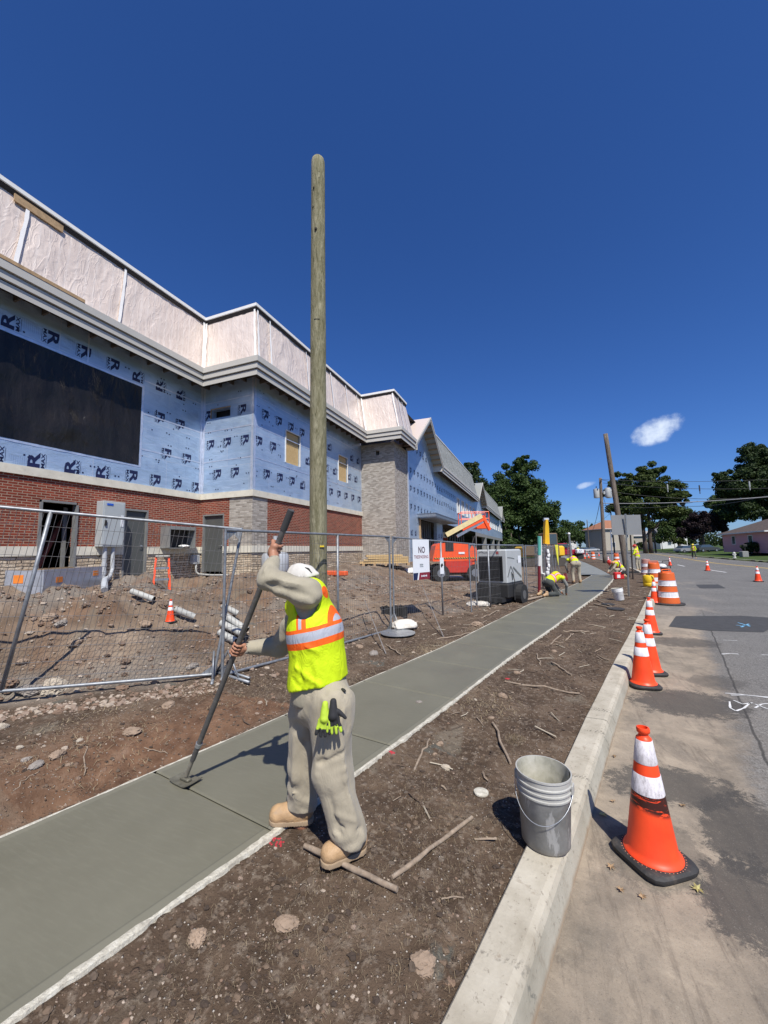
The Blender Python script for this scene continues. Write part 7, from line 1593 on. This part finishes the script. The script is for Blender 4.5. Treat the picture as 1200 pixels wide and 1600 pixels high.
b.build('wrapping',MWB,o,smooth=True)
q=at(892,36,-.1); o=thing('lamp_post',q,'short grey post with a pale round lamp above the stooping worker','lamp post'); MB().tube([q,pd(889,836,36)],.09,8).build('post_shaft',MSTEEL,o); MB().blob(pd(889,834,36),(.13,.13,.12),1,2,.05).build('lamp_head',MWB,o,smooth=True)
# hydrant, small signs across the road
q=pd(1148,873,44); q[2]=.02+gz(q[0],q[1]); o=thing('fire_hydrant',q,'small pale fire hydrant on the grass across the road','hydrant'); MHY=plain('hydrant_paint',(.5,.5,.46),.5); MB().lathe([(0,0),(.17,0),(.17,.06),(.12,.08),(.12,.5),(.15,.52),(.15,.56),(.11,.62),(.04,.70),(0,.71)],16,q).build('barrel',MHY,o,smooth=True,angle=40); MB().tube([q+R0*-.2+U0*.4,q+R0*.2+U0*.4],.06,10).build('outlet',MHY,o)
q=pd(1165,868,47); q[2]=gz(q[0],q[1]); o=thing('mailbox',q,'dark mailbox on a post beside a grey block in front of the pink house','mailbox'); MB().tube([q,q+[0,0,1.25]],.05,6).build('post_shaft',MBLK,o); MB().box(q+[0,0,1.40],(.5,.25,.32),a_R,bev=.06).build('box_body',MBLK,o)
q=pd(1163,871,46.5); q[2]=gz(q[0],q[1]); MBq=MB().box(q+[0,0,.36],(.75,.5,.72),a_R,bev=.05).build('utility_box',plain('utility_box_grey',(.22,.22,.21),.7)); tag(MBq,'grey utility box standing on the lawn beside the mailbox','utility box')
MWP2=plain('dusty_white_pvc',(.40,.40,.37),.6,var=.12,dirt=(.30,.24,.18),dirtamt=.5)
# ================================================================ SITE ITEMS BY THE WALL
q=np.array([-11.88,7.92,1.8]); o=thing('electrical_cabinet',q,'pale grey electrical cabinet mounted on the brick wall above plastic conduits','cabinet'); MCB=plain('cabinet_grey',(.40,.43,.43),.45,var=.04)
MB().box((-11.93,7.80,2.5),(.30,.66,1.36),0,bev=.012).build('cabinet_body',MCB,o); MB().box((-11.775,7.80,2.5),(.012,.58,1.26),0,bev=.004).build('cabinet_door',MCB,o); MB().box((-11.765,7.66,3.08),(.012,.18,.06)).build('label_plate',plain('blue_label',(.02,.10,.5),.5),o); MB().box((-11.765,8.04,2.6),(.012,.08,.34)).build('notice',MSW,o)
MB().box((-11.75,7.55,2.52),(.03,.05,.16)).build('handle',MBLK,o)
MPC=plain('grey_conduit',(.42,.44,.46),.5,var=.08,dirt=(.3,.26,.2),dirtamt=.3)
q=np.array([-11.8,7.78,.9]); o=thing('conduit',q,'left grey plastic conduit dropping straight from the cabinet','conduit'); MB().tube([(-11.90,7.66,1.82),(-11.90,7.66,.75)],.062,14).build('pipe_section',MPC,o,smooth=True,angle=50)
for z in (1.0,1.25): MB().tube([(-11.90,7.66,z),(-11.90,7.66,z+.09)],.072,14).build('coupling',MPC,o,smooth=True,angle=50)
o=thing('conduit',q+[0,.2,0],'right grey plastic conduit bending out of the ground with an open end','conduit'); e=hit(163,927); MB().tube([(-11.90,7.90,1.82),(-11.90,7.90,1.15),(-11.6,7.65,.95),tuple(e+np.array([-.25,.15,.20])),tuple(e+np.array([0,0,.05]))],.055,14).build('pipe_section',MPC,o,smooth=True,angle=50)
q=np.array([-11.85,10.15,1.77]); o=thing('wall_box',q,'open grey steel hood box on the brick wall between the two doors','wall box'); b=MB()
for c,s in (((-11.86,9.62,2.15),(.46,.02,.75)),((-11.86,10.68,2.15),(.46,.02,.75)),((-11.86,10.15,2.53),(.46,1.08,.02)),((-11.86,10.15,1.78),(.46,1.08,.02))): b.box(c,s)
b.box((-11.64,10.15,2.47),(.02,1.04,.1)); b.build('hood',plain('hood_steel',(.30,.31,.30),.45,.4,var=.1),o); MB().box((-12.05,10.15,2.15),(.05,1.02,.7)).build('recess_shade',MDARK,o); MB().blob((-11.75,10.3,1.84),(.18,.2,.06),5,2,.3).build('rag',MWB,o)  # flat dark panel puts the shade of the hood recess into its colour
q=np.array([-11.95,10.98,1.35]); o=thing('meter_box',q,'small grey meter box low on the corner wall with a bent white conduit','meter box'); MB().box(q,(.2,.28,.34),0,bev=.02).build('box_body',MPC,o); MB().tube([q+[.05,.0,-.15],q+[.05,.02,-.45],q+[.1,.1,-.55],(-11.,10.9,.78),(-9.4,10.95,.80),(-8.7,12,.82)],.035,10).build('pipe_section',MWP2,o,smooth=True)
# foil wrapped planter crate
na=hit(66,926); o=thing('foil_crate',na,'open foil-wrapped timber crate with orange stickers on the dirt by the doorway','crate'); u=np.array([-.42,.91,0]); v=np.array([-.91,-.42,0]); c=na+u*.75+v*.31+U0*.04; an=math.atan2(u[1],u[0]); MFW=plain('white_foil_wrap',(.36,.38,.42),.4,.2,var=.15,nscale=6,bump=.4,bscale=10); b=MB()
for cc_,s in ((c-v*.3,(1.5,.03,.42)),(c+v*.3,(1.5,.03,.42)),(c-u*.75,(.03,.57,.42)),(c+u*.75,(.03,.57,.42))): b.box(cc_+U0*.12,s,an)
b.box(c-U0*.1,(1.46,.56,.02),an); b.build('crate_side',MFW,o)
b=MB(); 
for s in (-.6,.6): b.box(c+v*s*.42+U0*.31,(1.42,.05,.05),an)
b.box(c-u*.69+U0*.31,(.05,.46,.05),an); b.build('timber_lining',MWOOD,o)
MST_=plain('orange_sticker',(.75,.22,.03),.6)
for s,z in ((-.4,.14),(.55,.2)): MB().box(c-v*.318+u*s+U0*z,(.15,.004,.10),an).build('sticker',MST_,o)
MB().box(c-u*.768+v*.08+U0*.18,(.004,.16,.14),an).build('sticker',MST_,o)
# step ladder
lb=hit(252,921); lb[2]-=.30; o=thing('step_ladder',lb,'orange fibreglass step ladder standing in the trench below the wall box','ladder'); MLD=plain('ladder_orange',(.85,.09,.02),.45); f=np.array([.8,-.6,0]); l=np.array([.6,.8,0])
for s in (-1,1):
    MB().add(*(lambda b_:(np.concatenate(b_.v),b_.f))(MB().tube([lb+l*s*.20+f*.22,lb+l*s*.14+U0*1.12+f*.03],.032,4))).build('rail',MLD,o); MB().tube([lb+l*s*.19-f*.24,lb+l*s*.13+U0*1.10-f*.05],.022,4).build('rear_rail',MLD,o)
for k in range(1,4): t_=k/4; MB().box(lb+f*(.22-.19*t_)+U0*1.12*t_,(.08,.38-.12*t_,.05),math.atan2(f[1],f[0])).build('tread',MSTEEL,o)
MB().box(lb+U0*1.14,(.18,.32,.05),math.atan2(f[1],f[0]),bev=.01).build('top_cap',plain('ladder_top',(.35,.34,.30),.6),o)
# white pipes in the trench
def pipe(p0,p1,r,label,lift=.06,mat=None):
    a=hit(*p0);c=hit(*p1); a=a+U0*(r+lift);c=c+U0*(r+lift); b=MB(); d=(c-a)/np.linalg.norm(c-a); b.tube([a,c],r,18,cap=False); b.tube([c,a+d*.02],r*.86,18,mi=1,cap=False); o=b.build('plastic_pipe',[mat or MWP2,MBLK],smooth=True,angle=50)
    tag(o,label,'pipe','white plastic pipes in the trench'); return o
pipe((205,935),(240,949),.046,'white pipe end poking out of the dirt below the grey conduits'); pipe((272,964),(303,975),.050,'white pipe beside the small worn cone')
pipe((346,962),(371,975),.050,'uppermost of the white pipes bundled behind the crossed fence posts',.12); pipe((348,976),(386,1000),.055,'second white pipe of the bundle, its end nearest the worker',.10); pipe((345,985),(380,1003),.055,'third white pipe of the bundle, below the second'); pipe((342,996),(368,1010),.052,'lowest white pipe of the bundle',.02)
# black silt fabric and rubble near the middle posts
b=MB(); q=hit(620,965); V=[];ns=10
for i in range(ns+1):
    for j in range(5): V.append(q+R0*(-.35+.06*i)+F0*(.05*math.sin(i*1.3))+U0*(j*.07-.02+.02*math.sin(i*2+j)))
b.add(V,[(i*5+j,i*5+5+j,i*5+6+j,i*5+1+j) for i in range(ns) for j in range(4)]); tag(b.build('silt_fabric',MBLK,smooth=True),'scrap of black silt fabric crumpled behind the joint of two fence panels','fabric')
# pallet with lumber, orange barrier, planks
q=hit(603,884); o=thing('lumber_pallet',q,'pallet of pale lumber and boxes against the tall brick pier','pallet'); 
for k in range(5): MB().box(q+R0*(-1.1+.55*k)+U0*.07,(.12,.9,.12),a_R).build('bearer',MWOOD,o)
for k in range(4): MB().box(q+U0*(.17+.11*k)+R0*(.1*((k*7)%3-1)),(2.4-.2*k,.85,.09),a_R+.03*k).build('board_stack',MOSB,o)
q=hit(524,900); tag(MB().box(q+U0*.09,(.95,.22,.16),a_R-.5,bev=.03).build('barrier_board',plain('orange_board',(.80,.12,.03),.5)),'orange plastic board lying behind the tall pole','board')
a=hit(508,882); b=MB(); b.tube([a,a+R0*1.2+F0*.5+U0*.12],.06,10); tag(b.build('plastic_pipe',MWP2,smooth=True),'white pipe lying on the gravel right of the tall pole','pipe')
q=hit(520,884); tag(MB().box(q+U0*.75,(.16,.03,1.5),a_R+.3,M=Matrix.Rotation(-.22,3,'Y')).build('leaning_board',MWH),'pale board leaning on the stone base just right of the tall pole','board')
q=hit(668,895); tag(MB().box(q+U0*.7,(.20,.03,1.6),a_R,M=Matrix.Rotation(-.35,3,'Y')).build('leaning_board',MWOOD),'weathered board leaning behind the small white notice','board')
q=hit(430,893); o=thing('grey_tank',q,'grey round-topped drum against the wall between the raised arm and the pole','tank'); MB().lathe([(.45,0),(.47,.05),(.47,.55),(.40,.66),(0,.70)],20,q).build('tank_body',MPC,o,smooth=True,angle=40); MB().tube([q+[0,0,.6],q+[0,0,1.25]],.09,10).build('vent_stack',MPC,o)
# ---- rocks
MRK=[plain('tan_rock',(.28,.205,.145),.9,var=.2,nscale=18,bump=.6,bscale=60),plain('grey_rock',(.26,.23,.20),.9,var=.2,nscale=18,bump=.6,bscale=60),plain('pale_rock',(.40,.345,.27),.9,var=.15,nscale=18,bump=.5,bscale=60)]
RK=[(452,1446,.040,.034,0,'rounded tan rock in the dirt strip below the boots'),(309,1474,.044,.056,0,'reddish tan rock half buried beside the sidewalk edge'),(658,1513,.050,.038,0,'flat tan rock near the kerb at the bottom'),(697,1203,.030,.030,2,'pale round stone just beyond the bucket'),(680,1180,.018,.016,0,'small brown stone above the pale round one'),(785,1089,.045,.032,0,'tan rock in the middle of the dirt strip'),(743,1095,.024,.020,2,'small pale stone near the sidewalk, left of the tan rock'),(767,1123,.030,.018,0,'pinkish flat stone by the upright stick'),(866,1019,.05,.03,0,'flat tan rock at a stick end farther up the strip'),(808,1051,.05,.03,0,'brownish rock touching the far sidewalk edge'),(688,1165,.025,.02,0,'brown stone beside the leaning stick'),(655,1098,.03,.025,1,'grey lump at the sidewalk edge'),
(4,1138,.045,.055,2,'pale block of stone cut by the left edge of the picture'),(90,1182,.045,.045,0,'square tan stone above the red washout'),(124,1161,.028,.022,2,'small cream stone with a root beside it'),(58,1197,.05,.028,1,'dark flat slab of stone in the red dirt'),(205,1144,.075,.05,0,'broken tan rock halfway between fence and sidewalk'),(262,1101,.075,.035,0,'long flat tan stone below the fence rail'),(88,1078,.13,.13,2,'big white chalky boulder under the fence rail'),(48,1082,.14,.09,1,'grey boulder left of the white one under the fence'),(108,1196,.03,.02,0,'little brown stone at the lip of the washout'),(40,1191,.03,.025,1,'round grey stone left of the dark slab'),(30,1168,.03,.02,2,'light pebble near the left edge'),(705,991,.0,.0,0,''),
(228,975,.09,.08,0,'brown boulder halfway up the mound'),(78,968,.12,.11,0,'tan boulder standing out on the mound'),(98,977,.06,.06,1,'pale stone right of the tan boulder on the mound'),(120,1010,.09,.07,0,'stone resting on the black cable'),(36,1037,.06,.05,0,'yellowish stone low on the mound'),(300,1045,.08,.06,1,'grey stone behind the fence foot'),(745,978,.13,.09,0,'flat tan rock by the walk below the generator fence'),(585,1022,.10,.05,1,'grey broken slab behind the worker'),(562,1012,.06,.05,0,'terracotta lump beside the grey slab'),(635,975,.12,.05,2,'pale stone below the sandbag'),(1005,950,.0,.0,0,''),(958,948,.0,.0,0,'')]
for k,(px,py,rx,ry,m_,lb) in enumerate(RK):
    if rx==0: continue
    q=hit(px,py); tag(MB().blob(q+U0*ry*.12,(rx,rx*.8,min(ry,rx)*.62),100+k,3,.55).build('rock',MRK[m_],smooth=True,angle=42),lb,'rock','rocks in the dirt')
# ---- sticks and stakes
MSTK=plain('muddy_wood',(.26,.20,.145),.9,var=.3,nscale=25,dirt=(.42,.38,.31),dirtamt=.5); MROD=plain('thin_steel_rod',(.30,.28,.26),.6,.3)
def stick(p0,p1,r,label,bend=.01,lift=0.,mat=None,name='stick',h0=0,h1=0):
    a=hit(*p0)+U0*(r+lift+h0);c=hit(*p1)+U0*(r+lift+h1); rg=np.random.default_rng(int(p0[0]*7+p1[1])); P=[a+(c-a)*k/7+rg.normal(size=3)*bend*(0<k<7) for k in range(8)]
    if h0==0 and h1==0:
        for p in P: p[2]=max(p[2],gz(p[0],p[1])+r*.6)
    tag(MB().tube(P,[r*rg.uniform(.8,1.1) for _ in P],7).build(name,mat or MSTK,smooth=True,angle=60),label,'stick','sticks and stakes in the dirt')
stick((612,1377),(738,1283),.0125,'long pale stake lying from below the boots up toward the bucket',.002); stick((476,1331),(621,1400),.0150,'thick splintered stake trapped under the near boot',.003,lift=.01)
stick((647,1208),(671,1157),.009,'short stick beside the sidewalk right of the trousers'); stick((770,1133),(798,1196),.011,'dark-ended stick pointing to the back of the bucket'); stick((789,1067),(906,1086),.012,'long stick lying across the dirt strip'); stick((862,1037),(893,1056),.012,'short stick near the kerb beyond the long one'); stick((839,1022),(845,1042),.010,'short stick lying by the flat tan rock'); stick((860,1008),(877,994),.012,'slanting stick near the far part of the kerb'); stick((880,987),(921,988),.014,'level stick far up the strip'); stick((884,1002),(896,992),.012,'small pale stick between two longer ones')
stick((928,945),(960,952),.02,'pair of crossed laths left of the rubber discs, lower one',0); stick((932,938),(955,948),.015,'upper lath left of the rubber discs',0)
stick((660,948),(693,996),.008,'thin steel stake leaning on the middle fence panel',0,mat=MROD,name='stake',h0=.55); stick((570,972),(603,1023),.008,'thin steel stake leaning behind the worker',0,mat=MROD,name='stake',h0=.45); stick((603,1008),(626,1024),.012,'short white lath by the sidewalk behind the worker'); stick((683,1000),(735,990),.011,'pale lath lying along the far sidewalk edge'); stick((752,967),(778,955),.014,'lath under the generator fence'); stick((815,941),(862,930),.035,'pale plank at the last fence foot',0)
stick((225,1172),(262,1180),.004,'thin root in the dirt left of the tool',.004); stick((130,1153),(131,1215),.005,'curly pale root hanging into the red washout',.03); stick((20,1240),(60,1210),.004,'thin root at the left over the red dirt',.01); stick((690,1410),(725,1408),.004,'pale twig near the kerb at the bottom',.004)
# ---- dry straw, scattered gravel: uncountable
def straw(spots,label):
    rg=np.random.default_rng(5); V=[];F=[]
    for px,py,r,n in spots:
        c=hit(px,py); k=n; a=rg.uniform(0,6.28,k); rr=r*rg.random(k)**.6; x=c[0]+rr*np.cos(a);y=c[1]+rr*np.sin(a); z=ground_z(x,y); th=rg.uniform(0,6.28,k); cd=np.hypot(c[0],c[1]); L=rg.uniform(.006,.030,k)*(1 if cd<4 else 2.6); up=rg.uniform(-.05,.5,k)*L; d=np.stack([np.cos(th)*L,np.sin(th)*L,up],1); w=np.stack([-np.sin(th),np.cos(th),0*th],1)*(.00045 if cd<4 else .0016)
        P=np.stack([x,y,z+.004],1); o=len(V)*0
        V.append(np.stack([P-w,P+w,P+d*.55+w+[0,0,.01],P+d*.55-w+[0,0,.01]],1)); V.append(np.stack([P+d*.55-w+[0,0,.01],P+d*.55+w+[0,0,.01],P+d+w*.3,P+d-w*.3],1))
    V=np.concatenate(V).reshape(-1,3); F=np.arange(len(V)).reshape(-1,4); tag(fastmesh('dry_grass',V,F,plain('straw',(.30,.235,.145),.9,var=.3,nscale=30)),label,'dry grass',kind='stuff')
straw([(690,1290,.4,300),(805,1160,.09,260),(775,1110,.2,60),(500,1490,.03,22),(620,1520,.03,20),(620,1460,.5,700),(720,1350,.5,700),(700,1200,.6,700),(740,1100,.5,300),(150,1150,.6,500),(420,1480,.4,500),(380,1090,.6,200),(700,1010,.5,700),(660,1020,.4,350),(770,985,.5,350),(820,1180,.12,60),(560,1060,.3,80),(300,1080,.35,80),(850,970,.6,200),(900,1010,.5,80),(640,1250,.3,30),(900,960,.8,200)],'tufts of dry straw and roots strewn over the dirt on both sides of the walk')
def gravel(name,n,region,size,mats,label,seed,sub=0):
    rg=np.random.default_rng(seed); v,f=ICO[sub]; f=np.array(f); P=region(rg,n); n=len(P); s=size[0]*(size[1]/size[0])**(rg.random(n)**2.2); M=rg.normal(size=(n,3,3)); Q,_=np.linalg.qr(M)
    jit=1+rg.normal(size=(n,len(v),1))*.16; sc3=np.stack([s,s*rg.uniform(.6,1,n),s*rg.uniform(.35,.8,n)],1); W_=(v[None]*jit)@np.transpose(Q,(0,2,1))*sc3[:,None,:]
    W_=W_+P[:,None,:]+np.array([0,0,.2])*s[:,None,None]; V=W_.reshape(-1,3); F=(f[None]+(np.arange(n)*len(v))[:,None,None]).reshape(-1,3); o=fastmesh(name,V,F,mats); o.data.polygons.foreach_set('material_index',np.repeat(rg.integers(0,len(mats),n),len(f)).astype(np.int32)); tag(o,label,'gravel',kind='stuff')
def reg_strip(rg,n):
    y=1.0+rg.random(n)**1.9*16; a,c=xR(y)+.035,xCI(y)-.01; x=a+(c-a)*rg.random(n); return np.stack([x,y,ground_z(x,y)],1)
def reg_left(rg,n):
    y=.9+rg.random(n)**1.6*14; c=xL(y)-.03; x=c-rg.random(n)**1.2*2.6; z=ground_z(x,y); return np.stack([x,y,z],1)
def reg_site(rg,n):
    y=.5+rg.random(n)*16; s=rg.random(n)**.8*6.5; x=xF(y)-s+.5; k=(x>-11.9)&~((x<-9.5)&(y>11)); x,y=x[k],y[k]; return np.stack([x,y,ground_z(x,y)],1)
def reg_row(rg,n):
    t_=rg.random(n)*1.6-.55; p=B0[None,:2]+(B1-B0)[None,:2]*t_[:,None]+nB[None,:2]*(.10+rg.random(n)[:,None]**.7*.45); return np.stack([p[:,0],p[:,1],ground_z(p[:,0],p[:,1])],1)
SM=[plain('stone_a',(.19,.125,.085),.9),plain('stone_b',(.25,.185,.14),.9),plain('stone_c',(.36,.295,.23),.9),plain('stone_d',(.10,.065,.045),.9)]
gravel('gravel',5200,reg_strip,(.0020,.0085),SM,'small stones and grit scattered over the dirt strip between walk and kerb',1); gravel('gravel',70,reg_strip,(.010,.022),SM,'larger pebbles scattered over the dirt strip between walk and kerb',2,1)
gravel('gravel',4800,reg_left,(.003,.016),SM,'small stones scattered over the dirt between walk and fence',3); gravel('gravel',190,reg_left,(.012,.030),SM,'larger pebbles scattered over the dirt between walk and fence',4,1)
gravel('rubble',12000,reg_site,(.008,.050),SM[:3]+[SM[0],SM[1]],'stones and clods covering the mounds behind the fence',5,0); gravel('rubble',900,reg_row,(.010,.040),SM[:3],'row of gravel along the foot of the nearest fence panel',6,1)
def reg_clod(rg,n):
    y=.5+rg.random(n)*18; s=rg.random(n)*6.; x=xF(y)-s; k=(x>-11.7)&~((x<-9.6)&(y>11)); x,y=x[k],y[k]; return np.stack([x,y,ground_z(x,y)],1)
gravel('dirt_clods',900,reg_clod,(.025,.085),[SM[0],plain('clod',(.15,.105,.075),.95,bump=.8,bscale=25)],'lumps of earth on the mounds behind the fence',8,2)
def debris(n,label,seed):
    rg=np.random.default_rng(seed); b=MB(); k=0
    while k<n:
        y=2.2+rg.random()**.8*16; left=rg.random()<.3; x=(float(xL(y))-.1-rg.random()*1.1) if left else float(xR(y))+.08+rg.random()*(float(xCI(y)-xR(y))-.15)
        L=rg.uniform(.03,.20)*(1 if y<6 else 1.25); a=rg.uniform(0,3.14); d=np.array([math.cos(a),math.sin(a),0])*L/2; z=gz(x,y)+.006; r=rg.uniform(.0025,.007)*(1 if y<6 else 1.15); m=np.array([x,y,z]); b.tube([m-d,m+np.array([rg.normal()*.008,rg.normal()*.008,.006]),m+d+[0,0,rg.uniform(0,.02)]],r,4,mi=int(rg.integers(0,3))); k+=1
    tag(b.build('wood_debris',[MSTK,plain('pale_splinter',(.40,.35,.27),.9),plain('dark_root',(.10,.07,.05),.9)]),label,'wood debris',kind='stuff')
debris(260,'splinters, roots and bits of lath scattered over the dirt beside the walk',31)
def reg_near(rg,n):
    k=rg.random(n)<.5; y=.9+rg.random(n)**1.5*7; x=np.where(k,xR(y)+.05+(xCI(y)-xR(y)-.06)*rg.random(n),xL(y)-.05-rg.random(n)*1.6); return np.stack([x,y,ground_z(x,y)],1)
gravel('dirt_clods',5200,reg_near,(.004,.018),[plain('dark_clod',(.055,.038,.027),.95),plain('brown_clod',(.10,.073,.052),.95),plain('ochre_clod',(.14,.098,.066),.95)],'crumbs of damp earth on the bare dirt beside the walk',12,1)
# sand lip of rough dirt against the form board
# ---- leaves on the road
MLF=plain('fallen_leaf_yellow',(.40,.36,.14),.8,var=.3,nscale=40); MLF2=plain('fallen_leaf_brown',(.30,.20,.11),.85,var=.3,nscale=40)
for k,(px,py,s,m_,lb) in enumerate(((1090,1391,.030,MLF,'yellow-green fallen leaf right of the nearest cone'),(1066,1260,.022,MLF2,'pale curled leaf beyond the nearest cone'),(958,1253,.022,MLF2,'pale leaf left of the nearest cone'),(942,1274,.030,MLF,'flattened leaf at the foot of the kerb'),(970,1392,.020,MLF2,'brown leaf lying below the nearest cone'),(1004,1402,.022,MLF2,'dark red leaf below the nearest cone'),(955,1356,.026,MLF2,'tan leaf tucked against the cone base'),(960,1183,.020,MLF2,'leaf on the sandy road beyond the cone'),(1012,1190,.0,MLF,''))):
    if s==0: continue
    q=pz(px,py,-.147); V=[q+[0,0,.006]]; n=14; rg=np.random.default_rng(k)
    for j in range(n): a=6.283*j/n; r=s*(1 if j%2==0 else .42)*rg.uniform(.8,1.2); V.append(q+np.array([math.cos(a)*r,math.sin(a)*r,.004+.012*rg.random()]))
    tag(MB().add(V,[(0,1+j,1+(j+1)%n) for j in range(n)]).build('fallen_leaf',m_),lb,'leaf','fallen leaves on the road edge')
# red survey paint specks in the dirt
for px,py,r,lb in ((433,1318,.045,0),(612,1178,.03,0),(470,1075,.05,0),(793,1061,.03,0)):
    q=hit(px,py); rg=np.random.default_rng(px); b=MB()
    for k in range(26):
        a=rg.uniform(0,6.28); rr=r*rg.random()**.5; c=q+np.array([math.cos(a)*rr,math.sin(a)*rr*.7,0]); c[2]=gz(c[0],c[1]); b.blob(c,(.007,.007,.004),k,0,.2)
    tag(b.build('survey_paint',plain('red_survey_paint',(.40,.03,.04),.7)),kind='structure')
for o in bpy.data.objects:
    if '_org' in o: del o['_org']
